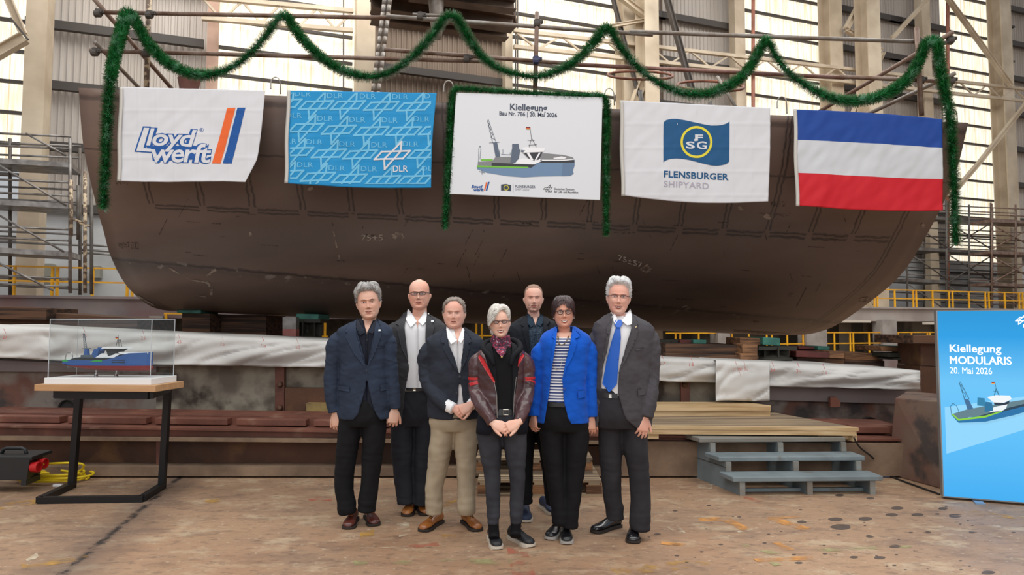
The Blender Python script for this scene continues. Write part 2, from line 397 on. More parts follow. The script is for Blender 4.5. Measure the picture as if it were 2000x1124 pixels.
# ---------------------------------------------------------------- floor
f = MB(); f.quad((-30,-14,0), (60,-14,0), (60,60,0), (-30,60,0)); floor_o = f.build('floor', M['floor'], org=(0,0,0), kind='structure')
def gfn(z): return lambda x, y: G(x, -y, z)
def paint(name, m, polys, z=.0025):
    o = decal([poly2d([(p[0], -p[1]) for p in q]) for q in polys], gfn(z), name, m, floor_o, step=None); return o
m_y = mat('worn_yellow_paint', rgb(196,150,70), .7, worn=(8,.45,.75)); m_w = mat('worn_white_paint', rgb(206,190,164), .7, worn=(10,.42,.7))
m_o = mat('worn_orange_paint', rgb(206,144,76), .7, worn=(8,.38,.66)); m_r = mat('worn_red_paint', rgb(186,104,82), .7, worn=(8,.47,.78))
m_g = mat('worn_green_paint', rgb(164,160,112), .7, worn=(7,.48,.75)); m_k = mat('dark_oil_spot', rgb(82,68,60), .6, worn=(9,.32,.5))
m_s = mat('dark_seam_dirt', rgb(74,62,58), .8, worn=(3.2,.38,.56))
paint('yellow_paint_mark', m_y, [[(704,1038),(731,1032),(730,1056),(703,1058)], [(862,1044),(890,1046),(888,1054),(864,1052)], [(866,982),(895,976),(880,990),(862,990)], [(400,978),(428,974),(430,984),(402,988)],
    [(40,1102),(170,1085),(172,1093),(45,1113)], [(1190,1112),(1330,1094),(1400,1100),(1300,1118),(1205,1122)], [(1880,996),(2000,1010),(2000,1016),(1885,1004)], [(0,984),(70,976),(72,984),(0,996)]])
paint('white_paint_mark', m_w, [[(774,1024),(798,1020),(803,1044),(780,1050)], [(750,1018),(772,1014),(774,1018),(752,1022)], [(706,1070),(870,1066),(872,1068),(706,1072)], [(1440,1038),(1480,1030),(1483,1033),(1442,1042)], [(1360,948),(1392,946),(1390,956),(1364,954)], [(50,1094),(72,1080),(76,1088),(56,1102)],
    [(1300,1030),(1322,1024),(1340,1042),(1328,1045)]], z=.003)
paint('orange_paint_mark', m_o, [[(1365,1012),(1422,1010),(1467,1034),(1452,1038),(1410,1018),(1366,1018)], [(1500,1010),(1563,1007),(1563,1011),(1525,1014),(1583,1032),(1570,1037),(1498,1016)],
    [(1508,1060),(1524,1060),(1552,1074),(1530,1076)], [(1470,1092),(1585,1086),(1590,1094),(1480,1098)], [(1290,1058),(1340,1062),(1340,1068),(1292,1064)]], z=.0028)
paint('red_paint_mark', m_r, [[(790,1068),(850,1052),(858,1066),(800,1072)], [(1452,968),(1490,980),(1480,982),(1452,974)], [(990,1070),(1030,1078),(1046,1124),(1000,1124)], [(600,972),(650,968),(648,978),(604,980)], [(1350,958),(1390,958),(1392,962),(1352,962)]], z=.0022)
paint('green_paint_mark', m_g, [[(1440,1060),(1456,1062),(1528,1104),(1512,1106)], [(1484,1076),(1780,1066),(1782,1070),(1486,1084)], [(690,1096),(1000,1092),(1002,1102),(692,1104)]], z=.0032)
0 and paint('seam_dirt', m_s, [[(296,942),(352,934),(354,938),(210,1045),(110,1124),(30,1124),(170,1030)]], z=.0015)
rs = random.Random(3); sp = []
for cx, cy, a in [(1642,1030,21),(1690,1014,14),(1632,1015,14),(1742,1006,12),(1752,993,12),(1866,1008,14),(1842,994,10),(1792,1006,12),(1748,1068,12),(1668,1089,9),(1930,1119,14),(1718,1090,11),(1566,1020,10),(1640,968,9),(1700,974,8),(1560,1100,8),(1322,1064,9),(1284,1044,7),(1700,1048,10),(1810,1040,9),(1900,1040,8)]:
    n = 14; sp.append([(cx+a*cos(2*pi*k/n)*rs.uniform(.85,1.1), cy+a*.27*sin(2*pi*k/n)) for k in range(n)])
for k in range(46):
    cx, cy, a = rs.uniform(1250,2000), rs.uniform(985,1120), rs.uniform(2,5); n = 8
    sp.append([(cx+a*cos(2*pi*k/n), cy+a*.3*sin(2*pi*k/n)) for k in range(n)])
paint('oil_spots', m_k, sp, z=.0012)
mcr = mat('crack', rgb(48,38,34), .9)
pts = [(345,938),(300,975),(255,1020),(205,1052),(170,1090),(128,1124)]
0 and decal([stroke2d([(p[0]+rs.uniform(-3,3), -p[1]) for p in pts for _ in (0,)], 2.2)], gfn(.004), 'floor_joint', mcr, floor_o)
# ---------------------------------------------------------------- rear hall wall (recedes to the right)
ZL = 2.2
def wallpt(px, z, Y0):   # point over pixel column px at height z on the plane Y0
    p = WP(px, 300, Y0); q = WP(px, 500, Y0); t = (z-p.z)/(q.z-p.z); r = p+(q-p)*t; return Vector((r.x, r.y, z))
def corrug(a, b, ztop, zbot, pitch=.12, amp=.035):
    mb = MB(); a = Vector(a); b = Vector(b); d = b-a; L = Vector((d.x, d.y, 0)).length; n = max(2, int(L/pitch)); nrm = Vector((d.y, -d.x, 0)).normalized()
    if nrm.y > 0: nrm = -nrm
    pr = []
    for k in range(n):
        for fx, o in ((0,0), (.55,0), (.65,1), (.9,1)): pr.append((( k+fx)/n, o*amp))
    pr.append((1, 0))
    vs = []
    for t, o in pr:
        p = a+d*t+nrm*o; vs += [(p.x, p.y, zbot), (p.x, p.y, ztop)]
    mb.add(vs, [(2*i, 2*i+2, 2*i+3, 2*i+1) for i in range(len(pr)-1)]); return mb
def wallrun(name, px0, px1, ztop, zbot, m, Y0=19.5, pitch=.14, amp=.04):
    a = wallpt(px0, zbot, Y0); b = wallpt(px1, zbot, Y0)
    return corrug(a, b, ztop, zbot, pitch, amp).build(name, m, kind='structure', fix=False)
TOP = 15.5
grey = [(-700,-140,'clad',4.2),(2115,2900,'clad',4.0),(-140,-40,'clad',4.2),(55,410,'clad',4.2),(720,990,'cladd',2.2),(1203,1300,'cladd',4),(1295,1450,'clad',2.2),(1628,1760,'clad',4),(1740,1852,'clad',4),(1973,2120,'clad',4)]
for i, (a, b, k, zb) in enumerate(grey): wallrun('wall_back', a, b, TOP, zb-.1, M[k])
for i, (a, b, zb) in enumerate([(-40,58,5.2),(408,690,3),(985,1206,3),(1448,1630,3),(1850,1975,4.0)]):
    wallrun('window_%d' % (i+1), a, b, TOP, zb, M['trans'], pitch=.62, amp=.05)
# white masonry below the cladding
for a, b, zt in [(-700,400,4.2),(1448,2900,4.0),(400,1448,3.1)]:
    p0 = wallpt(a, 0, 19.35); p1 = wallpt(b, 0, 19.35)
    mb = MB(); mb.hexa([p0, p1, p1+Vector((0,0,zt)), p0+Vector((0,0,zt))], [q+Vector((-.1,.3,0)) for q in (p0, p1, p1+Vector((0,0,zt)), p0+Vector((0,0,zt)))])
    mb.build('wall_back', M['white_wall'], kind='structure')
# girts : one set every 1.55 m on cladding, twice as dense on the daylit sheets
gz = [4.25+1.42*k for k in range(8)]
def girt(px0, px1, z, w=.14, h=.16, Y0=19.25):
    a = wallpt(px0, z, Y0); b = wallpt(px1, z, Y0); MBs = MB().bar(a, b, w, h); MBs.build('trim_%d' % girt.n, M['girt'], kind='structure'); girt.n += 1
girt.n = 1
for z in gz:
    for a, b in [(-120,-30),(50,398),(718,990),(1203,1300),(1290,1450),(1628,1760),(1738,1852),(1972,2110)]: girt(a, b, z, h=.2)
for k in range(-1, 15):
    z = 4.25+.71*k
    for a, b in [(-40,58),(408,688),(985,1206),(1448,1630),(1850,1980)]:
        if z > 3.5: girt(a, b, z, .1, .07, 19.3)
# columns
def column(px, wpx, Y0, m, label, z1=TOP, z0=0, ib=True, dep=.5):
    a = wallpt(px-wpx/2, 0, Y0); b = wallpt(px+wpx/2, 0, Y0); c = (a+b)/2; wd = (b-a).length*.93
    d = (b-a).normalized(); n = Vector((-d.y, d.x, 0)); R = Matrix((d, n, Vector((0,0,1)))).transposed()
    mb = MB()
    if ib:
        mb.box(c+Vector((0,0,(z0+z1)/2)), (wd, .04, z1-z0), R); mb.box(c+n*dep/2+Vector((0,0,(z0+z1)/2)), (.04, dep, z1-z0), R); mb.box(c+n*dep+Vector((0,0,(z0+z1)/2)), (wd, .04, z1-z0), R)
    else: mb.box(c+n*dep/2+Vector((0,0,(z0+z1)/2)), (wd, dep, z1-z0), R)
    o = mb.build('steel_column', m); return tag(o, label, 'column')
column(40, 47, 17.6, M['col'], 'broad beige steel column at the far left of the hall', ib=False)
column(397, 24, 18.7, M['colr'], 'slim reddish steel column beside the bright panels behind the first garland swag', ib=False, dep=.3)
column(706, 40, 18.6, M['col'], 'plain beige column between bright panels and dark brown cladding', ib=False)
column(994, 15, 18.9, M['col'], 'narrow beige column at the right edge of the dark brown cladding', ib=False, dep=.3)
column(1236, 24, 18.3, M['col'], 'beige column just left of the large central column', ib=True)
column(1281, 30, 17.5, M['col'], 'large beige column rising behind the peak of the garland right of centre', ib=True)
column(1459, 22, 18.7, M['col'], 'beige column beside the red pipe behind the grey cladding edge', ib=False, dep=.3)
column(1652, 26, 18.4, M['col'], 'beige column with diagonal braces left of the corrugated bay', ib=True)
column(1728, 27, 17.4, M['col'], 'beige column above the striped flag, nearer the camera than its neighbours', ib=True)
column(1834, 18, 18.6, M['col'], 'narrow beige column behind the right end of the scaffold tubes', ib=False, dep=.3)
column(1994, 22, 18.2, M['col'], 'steel column cut by the right edge of the frame', ib=True)
def pipe(px, Y0, m, label, r=.05, z0=2.3, z1=TOP, px2=None):
    a = wallpt(px, z0, Y0); b = wallpt(px2 or px, z1, Y0); o = MB().tube([a, b], r, 8).build('wall_pipe', m, smooth=True); tag(o, label, 'pipe')
M['pipe_red'] = mat('red_pipe', rgb(172,112,92), .6, col2=rgb(140,90,72), scale=3)
pipe(1471, 18.4, M['pipe_red'], 'thin reddish wall pipe above the white flag with the yellow ring', .06)
pipe(1851, 18.3, M['pipe_red'], 'thin reddish wall pipe right of the scaffold ends', .06)
pipe(671, 18.7, M['rib'], 'thin dark conduit in front of the bright panels at the left', .02)
for k, px in enumerate((1007, 1011)): pipe(px, 18.7, M['rib'], 'thin dark conduit at the left edge of the central bright panels, %s of two' % ('left' if k == 0 else 'right'), .02)
# lattice girder along the wall and braces
def gird(pa, pb, Y0, label, dz=.42, n=9, m='col', w=.12):
    a = WP(*pa, Y0); b = WP(*pb, Y0); L = b-a; dv = Vector((0, 0, -dz)); mb = MB()
    mb.bar(a, b, w, w*.8); mb.bar(a+dv, b+dv, w, w*.8)
    for k in range(n):
        p = a+L*(k/n); q = a+L*((k+.5)/n); r = a+L*((k+1)/n)
        mb.bar(p, q+dv, w*.4, w*.4); mb.bar(q+dv, r, w*.4, w*.4)
    o = mb.build('lattice_girder', M[m]); tag(o, label, 'girder')
gird((1003,60), (2030,178), 18.2, 'long beige lattice girder crossing the rear wall on the right', .45, 15)
gird((395,-5), (690,22), 18.2, 'beige lattice girder above the bright panels at the upper left', .5, 4)
def brace(a, b, Y0, label, m='col', w=.16, Y1=None):
    o = MB().ibeam(WP(*a, Y0), WP(*b, Y1 or Y0), w, w).build('diagonal_brace', M[m]); tag(o, label, 'brace')
brace((1195,-20), (1265,35), 17.9, 'diagonal brace running down to the large central column from upper left')
brace((1172,55), (1268,38), 17.9, 'short flat brace meeting the large central column from the left', w=.1)
brace((1190,-30), (1248,188), 18.0, 'thin dark hanging stay left of the large central column', 'rib', .1)
brace((1298,-20), (1352,178), 17.0, 'grey slanting stay right of the large central column', 'rib', .14)
brace((1715,-60), (1652,58), 18.1, 'thick diagonal brace from the top down to the braced column')
brace((1652,58), (1722,100), 18.1, 'diagonal brace descending from the braced column to the right', w=.14)
brace((1722,100), (1668,225), 18.1, 'diagonal brace descending leftwards behind the last garland swag', w=.2)
brace((1815,-5), (1742,75), 17.9, 'diagonal brace in the corrugated bay left of the red pipe', w=.12)
brace((1850,-5), (1975,168), 18.0, 'long diagonal lattice stay in front of the bright panels at right', w=.14)
brace((2010,195), (1915,315), 17.6, 'diagonal brace at the right edge above the scaffold', w=.13)
brace((1915,315), (1855,385), 17.6, 'lower length of the diagonal brace at the right edge', w=.13)
brace((-30,118), (48,74), 17.0, 'short sloping brace meeting the far left column', w=.2)
brace((4,-30), (46,68), 17.0, 'diagonal brace at the top of the far left column', w=.14)
brace((20,35), (55,78), 16.8, 'thin tie rod crossing in front of the far left column', 'rib', .04)
brace((1222,250), (1278,92), 18.0, 'wide tapering brace below the girder beside the central column', w=.22)
# dark crane bridge and roof bay behind the central scaffold tubes
r = empty('crane_bridge', WP(860, 20, 15.5), 'dark steel crane bridge seen at the top behind the central garland peak', 'crane bridge')
m_cr = mat('crane_brown', rgb(108,88,72), .7, col2=rgb(76,60,50), scale=2)
MB().ibeam(WP(724,8,16), WP(1002,48,16), .35, .3).build('lower_girder', m_cr, r)
MB().ibeam(WP(800,-12,15), WP(1004,14,15), .3, .22).build('upper_girder', m_cr, r)
MB().ibeam(WP(724,36,16.5), WP(990,70,16.5), .3, .2).build('end_girder', m_cr, r)
mb = MB()
for k in range(9):
    x = 730+k*33; mb.bar(WP(x, -14+k*2.6, 16), WP(x+14, 14+k*4.6, 16.4), .1)
mb.build('cross_ties', m_cr, r)
MB().hexa([WP(724,-40,14), WP(1004,-30,14), WP(1004,25,17.5), WP(724,20,17.5)], [q+Vector((0,0,.1)) for q in (WP(724,-40,14), WP(1004,-30,14), WP(1004,25,17.5), WP(724,20,17.5))]).build('walkway_plate', M['dark'], r)
o = MB().tube([WP(851,-20,14.5), WP(852,10,14.5), WP(853,48,14.5), WP(855,76,14.5)], [.16,.16,.13,.08], 12).build('ventilation_hose', M['tubeg'], smooth=True); tag(o, 'ribbed grey hose hanging down behind the central garland peak', 'hose')
mb = MB()
for k in range(2):
    for q in range(14):
        t = q/13; a = (752+k*10-25*t, -5+200*t); mb.tube([P(a[0], a[1], 12.6), P(a[0]-1.95, a[1]+15.5, 12.6)], [.045,.045], 6)
o = mb.build('sling_rope', M['tubeg'], smooth=True); tag(o, 'pair of grey lifting slings slanting behind the tubes left of centre', 'sling')
# ---------------------------------------------------------------- raised platform behind the hull
PY = 16.5
def pp(px, py, off=0): return WP(px, py, PY+off)
def platform(px0, px1, label, m=None):
    a = wallpt(px0, 0, PY); b = wallpt(px1, 0, PY); n = Vector((-.341, .94, 0)); mb = MB()
    zt = 2.13; q = [a+Vector((0,0,zt-.42)), b+Vector((0,0,zt-.42)), b+Vector((0,0,zt)), a+Vector((0,0,zt))]
    mb.hexa(q, [v+n*1.75 for v in q]); mb.bar(a+Vector((0,0,zt-.02))-n*.03, b+Vector((0,0,zt-.02))-n*.03, .1, .05); mb.bar(a+Vector((0,0,zt-.4))-n*.03, b+Vector((0,0,zt-.4))-n*.03, .1, .05)
    return tag(mb.build('work_platform', m or M['plat']), label, 'platform')
platform(-600, 1330, 'painted steel work platform running behind the hull from the left edge')
platform(1330, 2700, 'pale stained work platform at right above the lower yellow railing', mat('pale_stained_beam', rgb(172,162,154), .7, col2=rgb(150,138,130), scale=1.2, detail=8, col3=rgb(96,96,102), scale3=.8, thr3=(.6,.68)))
def railing(px0, px1, z0, Y0, posts, label, h=.95, m='yellow', th=.032):
    r = empty('yellow_railing', wallpt((px0+px1)/2, z0, Y0), label, 'railing')
    for z in (h, h*.5): MB().bar(wallpt(px0, z0+z, Y0), wallpt(px1, z0+z, Y0), th, th).build('rail', M[m], r)
    for p in posts: q = wallpt(p, z0, Y0); MB().bar(q, q+Vector((0,0,h)), th*1.3, th*1.3).build('post', M[m], r)
railing(-300, 262, 2.13, 16.45, [-220,-140,-60,27,101,111,180,248,258], 'yellow railing on the upper platform at the left', .56)
railing(1690, 2300, 2.13, 16.45, [1708,1714,1748,1784,1790,1822,1854,1861,1893,1925,1932,1963,1991,1998,2040,2080,2130,2180,2230,2280], 'yellow railing on the upper platform at the right', .53)
railing(1300, 1590, .75, 16.3, [1320,1329,1365,1401,1430,1463,1498,1508,1538,1569], 'yellow railing at the lower level under the right end of the hull', .62)
railing(1598, 1850, .75, 16.3, [1599,1630,1661,1667,1698,1727,1755,1781,1812,1817], 'yellow railing at the lower level between the concrete posts and the banner', .62)
railing(320, 362, .95, 16.3, [322,358], 'short yellow railing seen between the dark blocks at the left', .85)
railing(540, 572, .95, 16.3, [544], 'yellow railing corner left of the silver and red post', .75)
railing(578, 640, .95, 16.3, [587,634], 'yellow railing piece right of the silver and red post', .75)
railing(925, 965, .95, 16.3, [930,941], 'short yellow railing between the man with clasped hands and the white-haired woman', .75)
# dark lower level under the platform
p0 = wallpt(-700, 0, 18.4); p1 = wallpt(2900, 0, 18.4); mb = MB(); mb.hexa([p0, p1, p1+Vector((0,0,2)), p0+Vector((0,0,2))], [q+Vector((-.1,.3,0)) for q in (p0, p1, p1+Vector((0,0,2)), p0+Vector((0,0,2)))])
mb.build('wall_lower', mat('lower_wall', rgb(150,138,118), .8, col2=rgb(96,86,72), scale=1.1, detail=5, contrast=(.42,.55)), kind='structure')
a, b = wallpt(-600, 0, 15.9), wallpt(2700, 0, 15.9); n = Vector((-.341,.94,0)); mb = MB()
q = [a, b, b+Vector((0,0,.72)), a+Vector((0,0,.72))]; mb.hexa(q, [v+n*2.6 for v in q]); mb.build('floor_lower', M['plat'], kind='structure')
def support(px, wpx, m, label, Y0=16.2, zt=1.75):
    a = wallpt(px-wpx/2, 0, Y0); b = wallpt(px+wpx/2, 0, Y0); n = Vector((-.341,.94,0)); q = [a, b, b+Vector((0,0,zt)), a+Vector((0,0,zt))]
    o = MB().hexa(q, [v+n*.35 for v in q]).build('platform_support', m); tag(o, label, 'support column')
m_lg = mat('pale_grey_support', rgb(168,162,156), .7, col2=rgb(140,132,126), scale=2)
support(299, 27, mat('blue_grey_support', rgb(112,122,144), .6, col2=rgb(150,140,126), scale=2), 'blue grey post under the platform behind the glass case', )
support(1416, 24, m_lg, 'pale support post under the hull left of the lower railing gap')
support(1598, 40, m_lg, 'wide pale concrete post under the right end of the hull')
support(1741, 28, m_lg, 'pale concrete post left of the blue banner')
for k in range(2):
    a = WP(1640+k*165, 628+k*4, 16.2); b = a+Vector((1.05,.38,0)); o = MB().bar(a, b, .12, .07).build('strip_light', mat('off_lamp', rgb(206,196,180), .5)); tag(o, 'unlit strip light under the right platform, %s of two' % ('left' if k == 0 else 'right'), 'lamp')
# small fittings on the white wall
for x0, y0, x1, y1, lab in [(69,515,101,540,'grey electrical cabinet on the white wall behind the left railing'), (48,525,66,541,'small dark box on the white wall left of the electrical cabinet'), (176,520,194,543,'beige box on the white wall between the scaffold and the hull')]:
    Yw = 15.0; o = quadbox('wall_cabinet', M['rib'] if 'dark' in lab else mat('cab', rgb(150,148,136), .6), [(x0,y0),(x1,y0),(x1,y1),(x0,y1)], [WP(x0,y0,19).y, WP(x1,y0,19).y]*2, .2) if False else None
    a = WP(x0, y1, 19.0); b = WP(x1, y1, 19.0); zt = WP(x0, y0, 19.0).z-a.z; n = Vector((-.341,.94,0)); q = [a, b, b+Vector((0,0,zt)), a+Vector((0,0,zt))]
    tag(MB().hexa(q, [v+n*.4 for v in q]).build('wall_cabinet', M['blackp'] if 'dark' in lab else mat('cabinet_grey', rgb(150,148,136), .6)), lab, 'cabinet')
for py in (478, 488, 494): pa = WP(160, py, 18.9); pb = WP(238, py+5, 18.9); tag(MB().tube([pa, pb], .03, 6).build('wall_pipe', M['galv'], smooth=True), 'horizontal grey pipe on the white wall left of the hull, %s of three' % {478:'top',488:'middle',494:'bottom'}[py], 'pipe')
# ---------------------------------------------------------------- scaffold towers behind
def scaffold(name, fr, posts, levels, decks, diags, label, Y0, dep=.75, m='galv', kx=.363):
    """posts: pixel columns; levels: pixel rows (py at px of the first and last post)"""
    r = empty(name, WP(posts[0][0], 573, Y0), label, 'scaffold')
    n = Vector((-.341,.94,0))*dep
    for px, yt, yb in [(p[0], p[1], p[2]) if isinstance(p, tuple) else (p, fr, 573) for p in posts]:
        for o in (Vector(), n):
            MB().tube([WP(px, yt, Y0)+o, WP(px, yb, Y0)+o], .03, 6).build('post', M['galvd' if o.length else m], r, smooth=True)
    for x0, y0, x1, y1 in levels:
        for o in (Vector(), n): MB().tube([WP(x0, y0, Y0)+o, WP(x1, y1, Y0)+o], .022, 6).build('guard_rail', M[m], r, smooth=True)
    for x0, y0, x1, y1 in decks:
        a = WP(x0, y0, Y0); b = WP(x1, y1, Y0); q = [a, b, b+Vector((0,0,.1)), a+Vector((0,0,.1))]
        MB().hexa(q, [v+n for v in q]).build('deck_board', M[m], r)
    for x0, y0, x1, y1 in diags: MB().tube([WP(x0, y0, Y0)-n*.05, WP(x1, y1, Y0)-n*.05], .022, 6).build('diagonal', M[m], r, smooth=True)
    return r
L_ = []; D_ = []; G_ = []
for yb in (324, 405, 499):
    D_.append((-40, yb-7, 139, yb+3))
for y in (262, 286, 352, 378, 444, 466, 540, 556): L_.append((-40, y-3, 139, y+5))
G_ = [(52,262,130,305), (-10,318,130,402), (-10,416,125,492), (-10,510,105,568)]
scaffold('scaffold_tower', 260, [(-8,250,573),(137,270,573)], L_, D_, G_, 'grey scaffold tower with three decks at the left of the hall', 17.5-1.5, .75)
r = scaffold('scaffold_ladder_frame', 330, [(139,352,462),(166,335,573)], [(139,428,166,436)], [], [], 'rusty narrow scaffold frame beside the left end of the hull', 15.2, .5, 'post')
for k, (pl, pr, Y0, m, lab) in enumerate([(1772,1848,17.4,'galvd','grey scaffold tower behind the right end of the hull'), (1850,1935,18.2,'galvd','grey scaffold bay in front of the bright panels at the right'), (1937,2030,17.2,'tube','brownish scaffold bay at the right edge of the picture')]):
    Lv = []; Dk = []; Dg = []
    for j in range(3):
        yb = 428+62*j+k*4
        Dk.append((pl, yb-2, pr, yb+2)); Dg += [(pl, yb+4, pr, yb+56)]
        for dy in (-14, -28, 18, 34): Lv.append((pl, yb+dy-2, pr, yb+dy+2))
    if k: Dg += [(pr, 436, pl, 486), (pr, 500, pl, 552)]
    scaffold('scaffold_bay', 396, [(pl,390+k*4,600),(pr,392+k*4,600)]+([((pl+pr)/2,400,600)] if k else []), Lv, Dk, Dg, lab, Y0, .8, m)
# ---------------------------------------------------------------- slipway structures in front
def Yf(): return 7.0
# dusty curb and rusted web, flanges, rails
def run(name, m, x0, x1, yt0, yt1, yb0, yb1, Y, dep, **k):
    return quadbox(name, m, [(x0,yt0),(x1,yt1),(x1,yb1),(x0,yb0)], Y, dep, **k)
def lin(x, a, b): return a+(b-a)*x/1740
o = run('concrete_curb', M['curb'], -60, 1210, 912, 916, 931, 931, 6.99, .35); tag(o, 'low dusty concrete curb along the foot of the rusty beam', 'curb')
o = run('rusty_girder', M['web'], -60, 1215, 860, 872, 913, 916, 7.22, .1); 
r0 = empty('slipway_beam', P(600, 913, 7.2), 'long red-brown slipway beam with rusted web behind the group', 'beam')
bpy.data.objects.remove(o)
run('web', M['web'], -60, 1215, 855, 872, 914, 917, 7.22, .06, parent=r0)
run('flange', M['rail'], -60, 1760, 831, 858, 835, 862, 7.02, .42, parent=r0); 
run('lower_flange', M['rail'], -60, 1760, 834, 861, 853, 868, 7.08, .2, parent=r0)
run('flange_lip', M['curb'], -60, 1760, 853, 867, 860, 873, 7.0, .3, parent=r0)
for px in (305, 720): run('stiffener', M['rail'], px, px+8, 858, 860, 914, 914, 7.1, .15, parent=r0)
o = run('top_rail', M['rail'], -60, 1760, 806, 832, 832, 850, 7.32, .5); tag(o, 'flat red-brown sliding rail on top of the slipway beam', 'rail')
for k, (a, b) in enumerate([(-50,116),(132,285),(302,444),(461,597),(612,760),(1530,1600),(1668,1740)]):
    y0 = 813+a*.0125; y1 = 813+b*.0125; o = run('rail_pad', M['rail'], a, b, y0, y1, y0+13, y1+13, 7.2, .14, bevel=.008)
    tag(o, ['red-brown pad on the rail behind the black power box','red-brown pad on the rail behind the left table leg','red-brown pad on the rail behind the right table leg','red-brown pad on the rail right of the display table','red-brown pad on the rail just left of the man in the navy blazer','short red-brown pad on the rail beyond the grey steps','red-brown pad on the rail beside the painted steel block'][k], 'rail pad', 'pads bolted along the rail')
o = run('concrete_footing', M['curb'], 1200, 1765, 862, 868, 931, 931, 6.99, .5); tag(o, 'stained concrete footing under the wooden deck and behind the steps', 'footing')
# rear bench: concrete wall with draped tarpaulin
r1 = empty('dock_wall', P(700, 808, 8.2), 'stained concrete and steel dock wall carrying the tarpaulin', 'wall')
run('concrete_panel', M['concr'], -60, 305, 690, 708, 850, 850, 8.2, .3, parent=r1)
run('concrete_panel', M['conc'], 305, 540, 705, 716, 850, 850, 8.2, .3, parent=r1)
run('concrete_panel', M['conc'], 540, 800, 712, 722, 850, 850, 8.23, .3, parent=r1)
run('concrete_panel', M['conc'], 800, 1400, 716, 742, 850, 850, 8.2, .3, parent=r1)
run('concrete_panel', M['concr'], 1400, 1800, 736, 760, 860, 860, 8.2, .3, parent=r1)
for a, b in [(537,555),(1330,1347)]:
    run('steel_strap', M['rail'], a, b, 706, 708, 850, 850, 8.15, .06, parent=r1)
    for py in (752, 798): MB().lathe(P((a+b)/2, py, 8.12), [(.0,-.02),(.03,-.02),(.035,.03)], 12, axis=1).build('bolt', M['web'], r1, smooth=True)
run('plate', M['plat'], -60, 305, 702, 716, 726, 728, 8.14, .05, parent=r1)
run('plate', M['plat'], 1500, 1770, 752, 764, 782, 790, 8.14, .05, parent=r1)
run('rusty_channel', M['web'], 556, 700, 758, 760, 808, 812, 8.1, .1, parent=r1)
for px, py in ((130,798),(1700,832)):
    MB().lathe(P(px, py, 8.14), [(.001,.02),(.085,.02),(.085,0),(.1,-.01),(.1,.05)], 20, axis=1).build('drain_hole', M['dark'], r1)
mb = MB(); mb.prism([P(1622,776,8.05), P(1633,776,8.05), P(1642,786,8.05), P(1640,796,8.05), P(1622,796,8.05)], Vector((0,.05,0))); mb.build('lifting_lug', M['rail'], r1)
o = run('yellow_bracket', mat('old_yellow', rgb(158,132,78), .6, col2=rgb(104,84,58), scale=6), 598, 700, 788, 790, 808, 810, 8.0, .1); tag(o, 'worn yellow steel bracket with a cable beside the man in the navy blazer', 'bracket')
# dark filling slab between rail and wall
o = run('sump_cover', M['dark'], -60, 1760, 822, 842, 870, 875, 7.6, .6); tag(o, 'dark steel cover between the rail and the dock wall', 'cover')
# tarpaulins
def tarp(name, label, x0, x1, top, bot, Y, hang=None, seed=1, dep=1.3, ridge=.42):
    n = 90; m = 16; mb = MB(); rows = []
    for j in range(m+5):
        row = []
        for i in range(n+1):
            px = lerp(x0, x1, i/n)
            yt = interp(px, *zip(*top) if False else ([t[0] for t in top], [t[1] for t in top])); yb = interp(px, [t[0] for t in bot], [t[1] for t in bot])
            if j < 5:
                p = P(px, yt, Y); p.y += dep*(4-j)/4+.0; p.z += .0 if j == 4 else .015*nz(px*.01, j, seed)
                if j < 4: p.x = P(px, yt, Y).x
            else:
                t = (j-4)/m; py = lerp(yt, yb, t)+(2.2*nz(px*.02, seed*3.1) if t > .9 else 0)
                w = .06*nz(px*.009+t*1.8, t*1.5, seed)+.03*nz(px*.02+t*2.4, t*2.6, seed+4)+.03*max(0, 1-abs(nz(px*.012+t*1.4, t*1.2+seed, 3))*7)+.005*nz(px*.06+t*3, t*5, seed+8)
                bulge = .05*sin(pi*min(1, t*1.2))
                p = P(px, py, Y-bulge+w*min(1, t*4)-.02)
            row.append(p)
        rows.append(row)
    mb.loft(rows, caps=False, closed=False); o = mb.build(name, M['tarp'], smooth=True, solid=.008); return tag(o, label, 'tarpaulin')
ts1 = tarp('tarpaulin', 'long white tarpaulin draped over the dock wall at the left', -60, 700, [(-60,634),(0,637),(320,652),(640,667),(700,669)], [(-60,697),(0,700),(320,713),(640,718),(700,719)], 8.0, seed=2)
ts2 = tarp('tarpaulin', 'white tarpaulin draped over the dock wall from behind the group to the right end', 700, 1797, [(700,669),(1290,700),(1500,708),(1640,716),(1797,725)], [(700,719),(1290,744),(1400,748),(1500,755),(1797,761)], 8.0, seed=5)
o = tarp('tarpaulin', 'square white tarpaulin flap hanging lower over the dock wall', 1398, 1503, [(1398,704),(1503,709)], [(1398,784),(1503,783)], 7.9, seed=9, dep=1.0)
mchalk = mat('red_chalk', rgb(196,92,88), .9, worn=(30,.35,.55))
def tfn(Y): return lambda x, y: P(x, -y, Y)
for t, x, y, par, Y in [('26',160,660,ts1,7.88),('25',275,664,ts1,7.88),('45',345,672,ts1,7.88),('35',430,676,ts1,7.88),('15',510,679,ts1,7.88),('20',577,682,ts1,7.88),('27',5,662,ts1,7.88),('12',1290,714,ts2,7.86),('15',1346,716,ts2,7.86),('34',1505,727,ts2,7.86),('34',1555,729,ts2,7.86),('7 1',1605,732,ts2,7.86)]:
    decal([fit2d(text2d(t), x, -y, 9, 7), stroke2d([(x+6, -(y-11)), (x+2, -(y-20))], .9)], tfn(Y), 'chalk_mark', mchalk, par)
decal([fit2d(text2d('V1 1001,5m', shear=.2), 1432, -727, 28, 8), stroke2d([(1436,-706),(1447,-735)], .9), stroke2d([(1453,-706),(1456,-722)], .9)], tfn(7.7), 'chalk_mark', mchalk, o)
